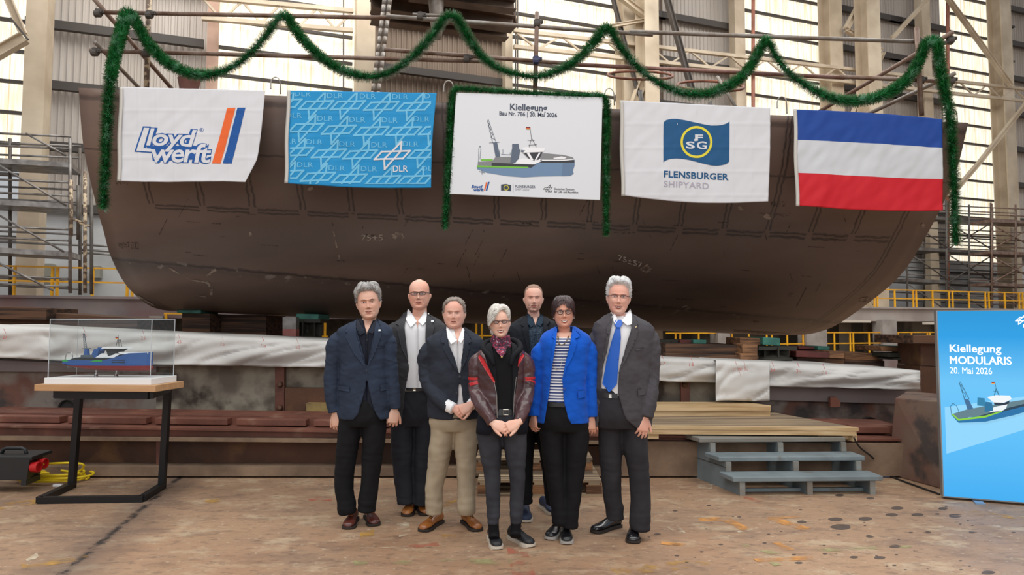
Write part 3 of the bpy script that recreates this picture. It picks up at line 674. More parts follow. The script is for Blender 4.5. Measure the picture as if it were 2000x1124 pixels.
# ---------------------------------------------------------------- timber blocks
def block(x0, x1, yt, yb, Y, dep, m, label, sl=.03, name='timber_block', cat='timber block', g=None):
    o = quadbox(name, M[m], [(x0,yt),(x1,yt+sl*(x1-x0)),(x1,yb+sl*(x1-x0)),(x0,yb)], Y, dep, bevel=.01); tag(o, label, cat, g); return o
block(1300,1480,671,690,8.7,1.8,'timber','upper dark timber baulk of the first stack right of the tall man')
block(1300,1482,690,704,8.6,1.8,'timber','lower dark timber baulk of the first stack right of the tall man')
block(1450,1480,672,690,8.5,.35,'timbery','cut timber end on the first stack, upper one', .02)
block(1446,1480,690,706,8.5,.35,'timbery','cut timber end on the first stack, lower one', .02)
block(1498,1556,681,695,9.2,1.2,'timbery','upper pale timber of the second stack')
block(1496,1556,696,710,9.2,1.2,'timber','lower timber of the second stack')
block(1555,1620,686,698,9.0,1.2,'maroon','red-stained timber end on the second stack')
block(1556,1650,699,712,9.1,1.2,'timber','long lower timber of the middle stack')
block(1620,1650,686,700,9.05,1,'timbery','short pale timber beside the red-stained one')
block(1650,1725,689,703,9.3,1.0,'timbery','upper pale timber of the third stack near the banner')
block(1650,1728,703,717,9.3,1.0,'timber','lower timber of the third stack near the banner')
block(1328,1356,664,672,9.3,.5,'maroon','small maroon wedge on the first timber stack', .01, 'wedge', 'wedge')
block(1354,1380,664,672,9.2,.5,'green','small green wrapped pad on the first timber stack', .01, 'pad', 'pad')
block(1445,1492,660,674,9.0,.6,'timbery','timber headblock carrying the green pad under the hull', .03)
block(1490,1524,659,674,8.9,.6,'green','large green wrapped pad below the right part of the hull', .06, 'pad', 'pad')
block(1560,1597,677,683,9.5,.5,'maroon','small maroon wedge on the middle stack', .01, 'wedge', 'wedge')
block(1597,1621,677,684,9.4,.5,'green','small green pad on the middle stack', .01, 'pad', 'pad')
block(1722,1772,677,687,9.0,.7,'timbery','flat timber on the trestle beside the banner', .02)
block(1771,1805,677,688,8.9,.7,'green','green pad on the trestle beside the banner', .03, 'pad', 'pad')
# left, dark blocks below the hull
block(-60,268,600,640,9.6,1.0,'timber','long dark timber baulk on top of the tarpaulin at the left', .068)
block(-60,90,597,622,9.4,.7,'timber','dark timber at the far left below the platform', .03)
block(345,392,601,612,9.9,.6,'green','dark green pad under the left end of the hull', .02, 'pad', 'pad')
block(355,410,612,656,10.0,.9,'timber','brown timber prop under the left green pad', .02)
block(410,520,614,662,10.4,.9,'dark_' if False else 'timber','wide dark timber prop behind the tarpaulin', .02)
block(578,622,613,624,9.9,.6,'green','dark green pad left of the man in the navy blazer', .02, 'pad', 'pad')
r = empty('painted_post', P(565, 665, 9.6), 'silver and red painted steel post under the hull', 'post')
run('upper_part', M['galv'], 552, 578, 620, 620, 643, 643, 9.6, .15, parent=r); run('lower_part', mat('faded_red', rgb(150,78,72), .6, col2=rgb(170,110,100), scale=5), 552, 578, 643, 643, 850, 850, 9.6, .15, parent=r)
def trestle(px, py, Y, label, s=1.0, name='steel_trestle'):
    c = P(px, py, Y); zb = 1.1 if px > 1200 else 1.35; mb = MB()
    mb.box(c+Vector((0,0,-.02)), (.5*s, .4, .05))
    mb.lathe(Vector((c.x, c.y, zb)), [(.26*s,0),(.24*s,.02),(.07*s,.1),(.055*s,(c.z-zb)*.5),(.09*s,(c.z-zb)*.75),(.22*s,c.z-zb-.04)], 16)
    for k in range(8): a = k*pi/4; mb.box(Vector((c.x+.12*s*cos(a), c.y+.12*s*sin(a), (zb+c.z)/2)), (.2*s, .02, (c.z-zb)*.9), Matrix.Rotation(a, 3, 'Z'))
    return tag(mb.build(name, mat('green_black_steel', rgb(48,46,38), .7)), label, 'trestle')
trestle(1508, 677, 9.1, 'dark steel jack carrying the large green pad')
trestle(1755, 690, 9.1, 'rusty steel jack beside the banner carrying the green pad')
trestle(1306, 664, 9.6, 'dark steel jack just right of the tall man')
trestle(600, 625, 10.1, 'dark steel jack left of the man in the navy blazer')
b = block(1784,1850,655,672,8.3,.9,'timber','dark rusty beam on the column beside the banner', .01, 'steel_beam', 'beam')
r = empty('rusty_h_column', P(1810, 780, 8.4), 'dark rusty H-shaped column standing left of the banner', 'column')
run('head', M['web'], 1798, 1850, 672, 672, 715, 716, 8.45, .5, parent=r); run('shaft', M['web'], 1797, 1850, 716, 718, 850, 850, 8.4, .5, parent=r)
# painted steel block leaning on the right
mb = MB(); fr = [G(1735, 928), G(1846, 958)]
top = [P(1748, 778, 7.15), P(1850, 786, 6.62)]; bk = Vector((.55, .75, 0))
mb.hexa([top[0], top[1], fr[1], fr[0]], [top[0]+bk, top[1]+bk, fr[1]+bk, fr[0]+bk]); o = mb.build('steel_ballast_block', M['redblock'], bevel=.012); tag(o, 'scuffed red and beige painted steel block standing left of the banner', 'steel block')
# ---------------------------------------------------------------- hull section
XL, XR = -5.07, 5.68
def sect(pix, X):
    out = []
    for px, py in pix:
        d = ray(px, py); t = X/d.x; out.append((d.y*t, CH+d.z*t))
    return out
HV = [0, .3, .5, .65, .8, .9, 1.0, 1.25, 2.0]
SL = sect([(155,172),(165,290),(188,396),(203,450),(219,505),(250,560)], XL)+[(9.62,1.82),(10.6,1.79),(13.2,1.78)]
SR = sect([(1890,240),(1858,357),(1803,468),(1745,550),(1640,630),(1600,647)], XR)
SR += [(13.2,1.40),(13.9,1.38),(15.4,1.37)]
def H(u, v):
    a = (sinterp(v, HV, [q[0] for q in SL]), sinterp(v, HV, [q[1] for q in SL])); b = (sinterp(v, HV, [q[0] for q in SR]), sinterp(v, HV, [q[1] for q in SR]))
    return Vector((lerp(XL, XR, u), lerp(a[0], b[0], u), lerp(a[1], b[1], u)))
def proj(p):
    x, y, z = p.x, p.y, p.z-CH; d = y*cos(PITCH)+z*sin(PITCH); zz = -y*sin(PITCH)+z*cos(PITCH)
    return 1000+F*x/d, 562-F*zz/d
def hull_uv(px, py):
    u, v = (px-155)/1735, .5
    for _ in range(14):
        a = proj(H(u, v)); b = proj(H(u+1e-3, v)); c = proj(H(u, v+1e-3))
        j = ((b[0]-a[0])*1e3, (c[0]-a[0])*1e3, (b[1]-a[1])*1e3, (c[1]-a[1])*1e3); det = j[0]*j[3]-j[1]*j[2]
        if abs(det) < 1e-6: break
        ex, ey = px-a[0], py-a[1]; du = (ex*j[3]-j[1]*ey)/det; dv = (j[0]*ey-j[2]*ex)/det
        u += max(-.2, min(.2, du)); v += max(-.15, min(.15, dv)); v = max(0, min(1.6, v))
    return u, v
def hull_pt(px, py, off=.012):
    u, v = hull_uv(px, py); p = H(u, v); n = (H(u+1e-3, v)-p).cross(H(u, v+1e-3)-p).normalized()
    if n.y > 0: n = -n
    return p+n*off
def hull_mat():
    m = mat('primed_hull_plate', rgb(106,88,80), .46, col2=rgb(88,72,64), scale=.9, stretch=(.35,1,1), detail=8, col3=rgb(126,103,90), scale3=.6, thr3=(.52,.7), bump=.12, bscale=3, bdist=.03)
    nt = m.node_tree; b = nt.nodes['Principled BSDF']; L = nt.links.new
    uv = nt.nodes.new('ShaderNodeUVMap'); sp = nt.nodes.new('ShaderNodeSeparateXYZ'); L(uv.outputs[0], sp.inputs[0])
    def mt(op, a, bb=None, c=None):
        n = nt.nodes.new('ShaderNodeMath'); n.operation = op
        for i, q in enumerate((a, bb, c)):
            if q is None: continue
            if isinstance(q, (int, float)): n.inputs[i].default_value = q
            else: L(q, n.inputs[i])
        return n.outputs[0]
    tc = nt.nodes.new('ShaderNodeTexCoord'); n1 = nt.nodes.new('ShaderNodeTexNoise'); n1.inputs['Scale'].default_value = 9; n1.inputs['Detail'].default_value = 5; L(tc.outputs['Object'], n1.inputs['Vector'])
    wob = mt('MULTIPLY', mt('SUBTRACT', n1.outputs[0], .5), .006)
    U = mt('ADD', sp.outputs[0], wob); V = mt('ADD', sp.outputs[1], mt('MULTIPLY', wob, 3))
    def band(x, lo, hi, soft=.0015):
        r = nt.nodes.new('ShaderNodeMapRange'); L(x, r.inputs[0]); r.inputs[1].default_value = lo-soft; r.inputs[2].default_value = lo+soft
        q = nt.nodes.new('ShaderNodeMapRange'); L(x, q.inputs[0]); q.inputs[1].default_value = hi+soft; q.inputs[2].default_value = hi-soft
        return mt('MULTIPLY', r.outputs[0], q.outputs[0])
    k = mt('DIVIDE', mt('SUBTRACT', U, .0596), .0562)
    d = mt('ABSOLUTE', mt('SUBTRACT', mt('FRACT', mt('ADD', k, .5)), .5))
    vert = band(d, .028, .062, .014)
    inner = mt('MULTIPLY', mt('LESS_THAN', V, .49), mt('MULTIPLY', mt('GREATER_THAN', k, -.3), mt('LESS_THAN', k, 15.5)))
    last = mt('MULTIPLY', mt('GREATER_THAN', k, 15.5), mt('LESS_THAN', k, 16.3))
    vert = mt('MULTIPLY', vert, mt('MAXIMUM', inner, last))
    dv = mt('ABSOLUTE', mt('SUBTRACT', V, .505))
    hor = mt('MULTIPLY', band(dv, .0035, .010, .003), mt('MULTIPLY', mt('GREATER_THAN', d, .08), mt('MULTIPLY', mt('GREATER_THAN', k, 0), mt('LESS_THAN', k, 16))))
    seam1 = band(mt('ABSOLUTE', mt('SUBTRACT', V, .3)), -.1, .0035, .003)
    seam2 = band(mt('ABSOLUTE', mt('SUBTRACT', V, .8)), -.1, .006, .006)
    topb = band(V, .035, .06, .006)
    mask = mt('MAXIMUM', mt('MAXIMUM', mt('MULTIPLY', vert, .8), mt('MULTIPLY', hor, .85)), mt('MAXIMUM', mt('MULTIPLY', seam1, .7), mt('MAXIMUM', mt('MULTIPLY', seam2, .8), mt('MULTIPLY', topb, .5))))
    halo = mt('MULTIPLY', band(mt('ABSOLUTE', mt('SUBTRACT', V, .815)), -.1, .01, .022), .45)
    mask = mt('MAXIMUM', mask, halo)
    src = b.inputs['Base Color'].links[0].from_socket
    x = nt.nodes.new('ShaderNodeMix'); x.data_type = 'RGBA'; L(mask, x.inputs[0]); L(src, x.inputs[6]); x.inputs[7].default_value = rgb(40,34,34)
    n2 = nt.nodes.new('ShaderNodeTexNoise'); n2.inputs['Scale'].default_value = 7; n2.inputs['Detail'].default_value = 7; mp = nt.nodes.new('ShaderNodeMapping'); mp.inputs['Location'].default_value = (3,8,1); L(tc.outputs['Object'], mp.inputs[0]); L(mp.outputs[0], n2.inputs['Vector'])
    r = nt.nodes.new('ShaderNodeMapRange'); L(n2.outputs[0], r.inputs[0]); r.inputs[1].default_value = .60; r.inputs[2].default_value = .67
    chalk = mt('MULTIPLY', mt('MULTIPLY', r.outputs[0], band(mt('ABSOLUTE', mt('SUBTRACT', V, .81)), -.1, .018, .01)), .55)
    y = nt.nodes.new('ShaderNodeMix'); y.data_type = 'RGBA'; L(chalk, y.inputs[0]); L(x.outputs[2], y.inputs[6]); y.inputs[7].default_value = rgb(150,138,130)
    L(y.outputs[2], b.inputs['Base Color'])
    return m
mb = MB(); NU, NVV = 48, 60; mb.uv = []; rows = []
for j in range(NVV+1):
    v = j/NVV*2.0 if j > NVV*.9 else j/NVV*2.0
    row = [H(i/NU, v) for i in range(NU+1)]; rows.append(row); mb.uv += [(i/NU, v) for i in range(NU+1)]
mb.loft(rows, caps=False, closed=False)
hull = mb.build('ship_hull', hull_mat(), org=(0, 9, 1.4), smooth=True, solid=.03, fix=False); hull.modifiers['solid'].offset = 0
tag(hull, 'huge brown-primed steel ship hull section resting on blocks behind the group', 'ship hull')
# deck plate and stiffened inner edge
mb = MB(); a, b = H(0, .1), H(1, .1)
mb.hexa([a+Vector((.05,.03,0)), b+Vector((-.05,.03,0)), b+Vector((-.05,.03,.04)), a+Vector((.05,.03,.04))], [q+Vector((0,5.5,0)) for q in (a+Vector((.05,.03,0)), b+Vector((-.05,.03,0)), b+Vector((-.05,.03,.04)), a+Vector((.05,.03,.04)))])
mb.build('deck_plate', M['web'], hull)
mlight = mat('pale_scrape', rgb(142,126,114), .8, worn=(11,.4,.55)); mchw = mat('white_chalk', rgb(176,166,154), .9, worn=(40,.3,.5)); mdk = mat('black_marker', rgb(54,42,38), .8, worn=(40,.4,.6))
hf = lambda x, y: hull_pt(x, -y, .019)
hf2 = lambda x, y: hull_pt(x, -y, .021)
def blob(cx, cy, rx, ry, seed=0, n=16):
    rr = random.Random(seed); return poly2d([(cx+rx*cos(2*pi*k/n)*rr.uniform(.6,1.15), -(cy+ry*sin(2*pi*k/n)*rr.uniform(.6,1.15))) for k in range(n)])
for q_ in ([blob(778,459,14,10,1), blob(1262,523,11,9,2), blob(1447,405,8,6,3), blob(1499,422,9,7,4), blob(490,456,4,5,6), blob(499,311,7,7,7), blob(1545,576,8,5,8), blob(1690,585,14,7,9), blob(1340,598,9,5,10), blob(605,366,9,6,11), blob(1801,440,5,6,12), blob(348,506,3,2,3),
    stroke2d([(332,-522),(352,-535),(378,-546),(404,-550)], 3), stroke2d([(420,-526),(407,-536),(405,-550),(414,-562),(413,-572)], 5), stroke2d([(385,-575),(402,-578)], 2), stroke2d([(267,-575),(285,-585),(300,-594)], 3),
    stroke2d([(1434,-645),(1480,-648),(1540,-651)], 4), stroke2d([(652,-452),(658,-480),(664,-508)], 3), blob(1476,628,7,3,14), blob(1408,624,4,2,15), ]): decal([q_], hf2, 'scrape_mark', mlight, hull, step=12)
decal([fit2d(text2d('75±5', bold=-.005), 706, -468, 42, 11)], hf2, 'chalk_writing', mchw, hull, step=20)
v_, f_ = fit2d(text2d('75±57'), 0, 0, 48, 11); decal([([(1207+x*.97, -(514-y*.95+x*.33-8)) for x, y in v_], f_)], hf2, 'chalk_writing', mchw, hull, step=20)
for q_ in (fit2d(text2d('W=7'), 226, -360, 28, 7), fit2d(text2d('032'), 1505, -402, 30, 10), fit2d(text2d('W=11=7'), 1512, -422, 32, 7), fit2d(text2d('W=7 032'), 232, -486, 40, 14)): decal([q_], hf2, 'marker_writing', mdk, hull, step=20)
rs = random.Random(11); sc = []
for k in range(90):
    x = rs.uniform(260,1700); y = rs.uniform(415,600); L_ = rs.uniform(6,42); a = rs.choice([.06, .06, .1, 1.4, -1.1])
    if y > 500+(x-219)*.085: continue
    sc.append(stroke2d([(x, -y), (x+L_*cos(a), -(y+L_*sin(a)*(.5 if a > 1 else 1)))], rs.uniform(.7, 1.5)))
decal(sc, hf2, 'scratches', mdk, hull, step=25)['kind'] = 'stuff'
# rusty bollard, rings and hooks along the top edge
def Yh(px): return lerp(SL[0][0], SR[0][0], (px-155)/1735)
mb = MB(); c = P(369, 174, 8.9); mb.lathe(c, [(.001,-.5),(.1,-.5),(.11,-.05),(.14,.12),(.145,.13),(.001,.13)], 24)
tag(mb.build('mooring_bollard', mat('bollard', rgb(128,84,74), .6, col2=rgb(108,70,60), scale=5), smooth=True), 'reddish-brown capped pipe stub standing on the hull top at the left', 'bollard')
def ring_(cx, cy, rx, ry, Y, label, r=.018):
    c = P(cx, cy, Y); sx = rx*Y/F; dz = ry*Y/F; pts = [c+Vector((sx*cos(a), sx*.9*sin(a), dz*sin(a))) for a in [2*pi*k/32 for k in range(33)]]
    r0 = empty('hoop_stand', Vector((c.x, c.y, c.z-dz-.15)), label, 'hoop'); MB().tube(pts, r, 7).build('hoop', M['rust'], r0, smooth=True)
    MB().tube([P(cx, cy+ry, Y-.02-sx*.9+.0), Vector((c.x, c.y-sx*.9, c.z-.9))], .03, 7).build('stem', M['galv'], r0, smooth=True)
ring_(612, 190, 51, 24, 8.9, 'thin rusty hoop standing behind the blue flag, left one')
ring_(748, 194, 46, 22, 8.9, 'thin rusty hoop standing behind the blue flag, right one')
ring_(1250, 147, 64, 30, 9.0, 'thin rusty hoop above the left end of the white flag with the yellow ring')
ring_(1387, 168, 64, 31, 9.0, 'thin rusty hoop above the right end of the white flag with the yellow ring')
for k, (px, py, lab) in enumerate([(219,153,'the left drop of the long garland'),(538,160,'the gap between the first two flags'),(876,167,'the upper left poster corner'),(1190,182,'the upper right poster corner'),(1527,198,'the gap left of the striped flag'),(1860,222,'the right drop of the long garland')]):
    Y = Yh(px)-.03; q = [P(px-9, py+14, Y), P(px-9, py+2, Y), P(px-6, py-6, Y), P(px, py-9, Y), P(px+6, py-6, Y), P(px+9, py+2, Y), P(px+10, py+24, Y+.06)]
    o = MB().tube(spline(q, 4), .007, 6).build('wire_hook', M['hookm'], smooth=True); tag(o, 'bent wire hook over the hull edge at '+lab, 'hook')
# ---------------------------------------------------------------- scaffold tubes above the hull
def tube_(name, pts, Y, m, label, r=.026, cat='scaffold tube', g=None):
    Y = Y if isinstance(Y, (list, tuple)) else [Y]*len(pts); q = [P(p[0], p[1], y) for p, y in zip(pts, Y)]
    o = MB().tube(q, r, 12).build(name, m, smooth=True); return tag(o, label, cat, g)
YT = 8.35
tube_('scaffold_tube', [(195,24),(762,35)], [YT-.1,YT+.08], M['tube'], 'upper scaffold tube, left length from the tube end to the slings')
tube_('scaffold_tube', [(755,32),(1275,68)], [YT+.02,YT+.16], M['tubeg'], 'upper scaffold tube, middle length behind the central garland peak')
tube_('scaffold_tube', [(1230,62),(1858,84)], [YT+.14,YT+.3], M['tubeg'], 'upper scaffold tube, right length ending right of the last garland peak')
tube_('scaffold_tube', [(806,28),(872,31)], YT+.13, M['tubeg'], 'thin tube just above the upper rail left of the central peak', .018)
tube_('scaffold_tube', [(176,99),(950,120)], [YT-.1,YT+.1], M['tube'], 'lower scaffold tube, left length with open end near the first post')
tube_('scaffold_tube', [(751,97),(1160,128)], [YT+.1,YT+.2], M['tube'], 'lower scaffold tube, overlapping middle length')
tube_('scaffold_tube', [(1120,126),(1650,152)], [YT+.14,YT+.25], mat('reddish_tube', rgb(150,116,108), .55, .3, col2=rgb(128,88,76), scale=7), 'reddish lower scaffold tube above the two white and blue flags')
tube_('scaffold_tube', [(1640,150),(1862,160)], [YT+.24,YT+.3], M['tube'], 'lower scaffold tube, right end length')
tube_('scaffold_post', [(291,-12),(286,176)], YT+.06, M['post'], 'peeling upright scaffold post at the left', .03, 'scaffold post')
tube_('scaffold_post', [(1049,24),(1045,180)], YT+.08, M['tube'], 'upright scaffold post above the poster', .028, 'scaffold post')
tube_('scaffold_post', [(1790,54),(1800,226)], YT+.2, M['tube'], 'upright scaffold post above the striped flag', .03, 'scaffold post')
tube_('scaffold_tube', [(182,-4),(338,176)], [YT-.2,YT+1.2], M['tube'], 'long diagonal tube descending right from the top left', .028)
tube_('scaffold_tube', [(185,82),(272,172)], [YT-.2,YT+.9], M['tubeg'], 'short diagonal tube descending right from the lower left tube end', .026)
tube_('scaffold_tube', [(1862,62),(1600,218)], [YT+.2,YT+1.6], M['tube'], 'long diagonal tube descending left from the upper right end', .028)
tube_('scaffold_tube', [(1866,143),(1693,224)], [YT+.2,YT+1.1], M['tubeg'], 'pale diagonal tube descending left behind the last swag', .026)
tube_('scaffold_tube', [(1448,228),(1401,150),(1399,148)][:2], [YT+.5,YT+.8], M['tubeg'], 'short grey tube behind the white flag with the yellow ring', .022)
def clamp(px, py, Y, label, m='rust'):
    c = P(px, py, Y); mb = MB(); mb.lathe(c-Vector((0,0,.035)), [(.034,0),(.045,.005),(.045,.065),(.034,.07)], 12); mb.box(c+Vector((.05,-.02,0)), (.05,.03,.04)); mb.tube([c+Vector((.06,-.05,.0)), c+Vector((.06,.04,.0))], .009, 6); mb.lathe(c+Vector((0,-.02,-.03)), [(.03,-.04),(.042,-.035),(.042,.03),(.03,.035)], 10, axis=0)
    tag(mb.build('tube_clamp', M[m] if isinstance(m, str) else m, smooth=False), label, 'clamp')
mbl = mat('blue_clamp', rgb(52,58,92), .5)
for px, py, lab in [(193,24,'clamp at the upper left tube end'),(293,27,'clamp where the peeling post meets the upper tube'),(187,100,'clamp at the lower left tube end'),(287,102,'clamp where the peeling post meets the lower tube'),(821,30,'clamp on the upper tube left of the central garland peak'),(912,113,'clamp joining the overlapping lower tubes'),(1049,44,'grey clamp on the upright above the poster, upper one'),(1793,80,'clamp on the right upright at the upper tube'),(1797,155,'clamp on the right upright at the lower tube'),(1855,76,'clamp at the upper right tube end'),(1856,156,'clamp at the lower right tube end')]:
    clamp(px, py, YT-.11+.4*(px-195)/1665, lab, 'rib')
clamp(1047, 116, YT+.06, 'blue clamp on the upright above the poster', mbl)
# ---------------------------------------------------------------- tinsel garlands
m_ga = mat('green_tinsel', rgb(58,146,84), .35, col2=rgb(30,108,52), scale=14, contrast=(.4,.6), col3=rgb(128,182,150), scale3=9, thr3=(.55,.66), spec=.7)  # pale third colour paints highlights into the tinsel
def garland(pts, Y, label, r=.084, dens=4200, seed=1):
    rr = random.Random(seed); q = [P(p[0], p[1], Y(p[0]) if callable(Y) else Y) for p in pts]; q = spline(q, 10)
    mb = MB(); mb.tube(q, .018, 6)
    for a, b in zip(q[:-1], q[1:]):
        d = b-a; L = d.length; t = d.normalized()
        if L < 1e-5: continue
        x = t.orthogonal().normalized(); y = t.cross(x); n = max(2, int(L*dens))
        rl = r*(1+.12*nz(a.x*5, a.z*5, seed))
        for _ in range(n):
            p = a+d*rr.random(); an = rr.uniform(0, 2*pi); dr = (x*cos(an)+y*sin(an)+t*rr.uniform(-.55, .55)).normalized()
            l = rl*rr.uniform(.6, 1.15); e = p+dr*l; w = dr.cross(t).normalized()*rr.uniform(.003, .0058)
            mb.add([p-w, p+w, e+w*.6, e-w*.6], [(0,1,2,3)])
    o = mb.build('tinsel_garland', m_ga, fix=False); return tag(o, label, 'garland')
gp = [(201,408),(203,370),(206,320),(208,270),(210,225),(213,185),(216,150),(224,110),(234,72),(246,32),(256,26),(268,48),(290,85),(318,115),(350,135),(385,146),(415,145),(450,133),(485,108),(515,75),(540,40),(552,30),(562,35),(580,62),(605,92),(640,121),(675,140),(715,150),(752,145),(785,127),(815,102),(845,68),(866,38),(880,30),(892,36),(908,62),(930,96),(955,122),(985,138),(1015,146),(1047,150),(1080,142),(1110,128),(1140,105),(1168,72),(1184,55),(1192,56),(1204,80),(1225,108),(1255,140),(1290,164),(1335,182),(1385,182),(1430,164),(1460,138),(1482,100),(1494,80),(1502,82),(1514,108),(1540,142),(1575,168),(1615,188),(1660,198),(1705,192),(1745,176),(1775,152),(1798,112),(1810,84),(1822,80),(1832,92),(1838,140),(1848,190),(1857,240),(1860,290),(1862,340),(1864,390),(1865,440),(1867,478)]
def Yg(px): return 8.22+.45*(px-155)/1735 if 240 < px < 1838 else (7.95 if px < 300 else 8.42)
q = []
garland(gp, lambda px: interp(px, [195,216,250,1820,1845,1870], [7.68,7.7,8.12,8.46,8.25,8.15]), 'long green tinsel garland swagged over the scaffold tubes from left to right', seed=3)
garland([(869,446),(872,400),(875,340),(878,290),(880,240),(883,195),(889,175),(905,174),(960,177),(1020,181),(1080,184),(1140,186),(1172,187),(1183,195),(1185,240),(1184,300),(1184,360),(1184,410),(1184,460)], lambda px: 8.0, 'green tinsel garland framing the white poster on three sides', r=.066, seed=9)
# ---------------------------------------------------------------- flags and poster
def cloth(name, edges, Yf, m, label, cat='flag', amp=.02, seed=1, folds=8, n=110, mm=76, crease=True):
    """edges: functions of t giving pixel points: left(t), right(t) top->bottom and top(s), bottom(s)"""
    TL, TR, BR, BL = edges['c']; bow = edges.get('bow', lambda s, t: (0, 0))
    def wave(px, py):
        s = (px-TL[0])/(TR[0]-TL[0]); t = (py-TL[1])/(BL[1]-TL[1]); a = amp*min(1, .15+1.3*max(0, t))
        w = a*(nz(s*3.2+seed, t*1.1, seed)+.5*nz(s*7.5, t*2.2+s*2, seed+3))+amp*.25*nz(s*16+t*5, t*7, seed+7)
        if crease:
            for q, k in ((s*folds, .0035), (t*4, .003)):
                fr = abs(q-round(q)); 
                if fr < .1 and .3 < q < (folds if q is s*folds else 99): w -= k*(1-fr/.1)
        return w
    def fn(px, py):
        p = P(px, py, Yf(px)); return p+Vector((0, wave(px, py), 0))
    mb = MB(); rows = []
    for j in range(mm+1):
        t = j/mm; row = []
        for i in range(n+1):
            s = i/n; x = lerp(lerp(TL[0], TR[0], s), lerp(BL[0], BR[0], s), t); y = lerp(lerp(TL[1], TR[1], s), lerp(BL[1], BR[1], s), t)
            dx, dy = bow(s, t); row.append(fn(x+dx, y+dy))
        rows.append(row)
    mb.loft(rows, caps=False, closed=False); o = mb.build(name, m, smooth=True, fix=False, solid=.002 if not isinstance(m, list) else 0); tag(o, label, cat)
    return o, fn, (lambda x, y: fn(x, -y)+Vector((0, -.004, 0))), (lambda x, y: fn(x, -y)+Vector((0, -.0055, 0))), (lambda x, y: fn(x, -y)+Vector((0, -.007, 0)))
YF = lambda px: Yh(px)-.16
m_cw = mat('white_flag_cloth', rgb(218,218,222), .75, sheen=.2); m_bl = mat('flag_blue', rgb(20,84,158), .75); m_or = mat('flag_orange', rgb(236,104,44), .75)
m_gr = mat('hem_canvas', rgb(206,202,194), .8)
# flag 1
F1 = {'c': [(236,170),(518,177),(490,352),(231,354)], 'bow': lambda s, t: (-(8*max(0, s-.6)/.4*sin(pi*t*.8)*-.6) - max(0, s-.7)/.3*14*max(0, t-.75)/.25, (3*sin(pi*s) if True else 0)*t+max(0, s-.8)/.2*4*t)}
o, fn, d1, d2, d3 = cloth('flag', F1, YF, m_cw, 'white flag with blue outlined lettering and orange and blue slanted bars', seed=2)
K = lambda x, y: (220+x/5.109, -(160+y/5.109))
def txt(t, x0, y1, w, h, sl=.03, **k): # box in pixels, baseline slope
    v, f = fit2d(text2d(t, **k), 0, 0, w, h); return [(x0+a, -y1-a*sl+b) for a, b in v], f
decal([poly2d([K(*p) for p in q]) for q in [[(1145,262),(1228,260),(1075,815),(992,815)]]], d1, 'orange_bar', m_or, o, step=6)
decal([poly2d([K(*p) for p in q]) for q in [[(1248,260),(1328,260),(1185,815),(1096,813)]]], d1, 'blue_bar', m_bl, o, step=6)
def kbox(t, x0, y0, x1, y1, sl=.03, **k): return txt(t, 220+x0/5.109, 160+y1/5.109, (x1-x0)/5.109, (y1-y0)/5.109, sl, **k)
Lp = [(305,450),(440,457),(405,520),(330,640),(445,655),(440,708),(222,695)]
def kd(o_, b_, fnn, nm, mm_):
    sh = [kbox('loyd', 335-b_, 462-b_, 842+b_, 690+b_, .04, bold=o_, shear=.22, space=.92), kbox('werft', 385-b_, 612-b_, 985+b_, 805+b_, .015, bold=o_, shear=.15, space=.9)]
    return sh
decal(kd(.075, 8, d1, '', 0)+[poly2d([K(*p) for p in [(302,444),(382,447),(330,655),(400,660),(400,712),(216,697)]]), poly2d([K(*p) for p in [(330,640),(560,640),(700,640),(860,640),(860,780),(400,790),(390,700)]])], d1, 'lettering_outline', m_bl, o, step=6)
decal(kd(.018, 0, d2, '', 0)+[poly2d([K(*p) for p in [(312,458),(366,461),(308,660),(385,668),(390,700),(236,688)]])], d2, 'lettering', m_cw, o, step=6)
decal([ring2d(220+887/5.109, -(160+480/5.109), 3.3, 3.9, 20), kbox('R', 878, 468, 896, 492)], d1, 'registered_mark', m_bl, o)
def hem(F_, px0, px1, py0, py1, o, fn_, w=6, m=None):
    mb = MB(); n = 40; rows = []
    for i in range(n+1):
        t = i/n; x = lerp(px0, px1, t)+1.6*sin(t*9)*.6; y = lerp(py0, py1, t); rows.append([P(x-w/2-1, y, YF(x)-.01), P(x, y, YF(x)-.022), P(x+w/2, y, YF(x)-.012)])
    mb.loft(rows, caps=False, closed=False); mb.build('hoist_band', m or m_gr, o, smooth=True, solid=.004)
hem(F1, 237, 232, 170, 354, o, fn)
# flag 2 (blue with emblem pattern)
m_b2 = mat('cyan_blue_cloth', rgb(14,142,202), .7); m_b3 = mat('light_blue_print', rgb(112,190,226), .7)
F2 = {'c': [(563,177),(853,182),(842,367),(558,358)], 'bow': lambda s, t: (-3*s*sin(pi*t), 4*sin(pi*s)*t*t)}
o, fn, d1, d2, d3 = cloth('flag', F2, YF, m_b2, 'bright blue flag covered with pale emblem and letter pattern', seed=6)
k2 = lambda x, y: (540+x/4.68, -(160+y/4.68))
def emblem(cx, cy, sc, w):   # centre and scale relative to the white emblem on the flag
    A = [(892,710),(960,640),(1215,632),(1150,703)]; B = [(1138,550),(1132,635),(985,800),(980,708)]
    tr = lambda p: (cx+(p[0]-1055)*sc, -(cy+(p[1]-672)*sc))
    return [stroke2d([tr(p) for p in A], w, True), stroke2d([tr(p) for p in B], w, True)]
pat = []
for cx, cy in [(75,200),(365,213),(655,215),(960,222),(1260,226),(275,420),(570,440),(870,452),(1165,452),(1460,445),(180,640),(480,655),(765,665),(1360,660),(90,850),(380,870),(670,885),(975,900),(1265,898)]:
    x, y = k2(cx, cy); pat += emblem(x, -y, .98/4.68, 3.6)
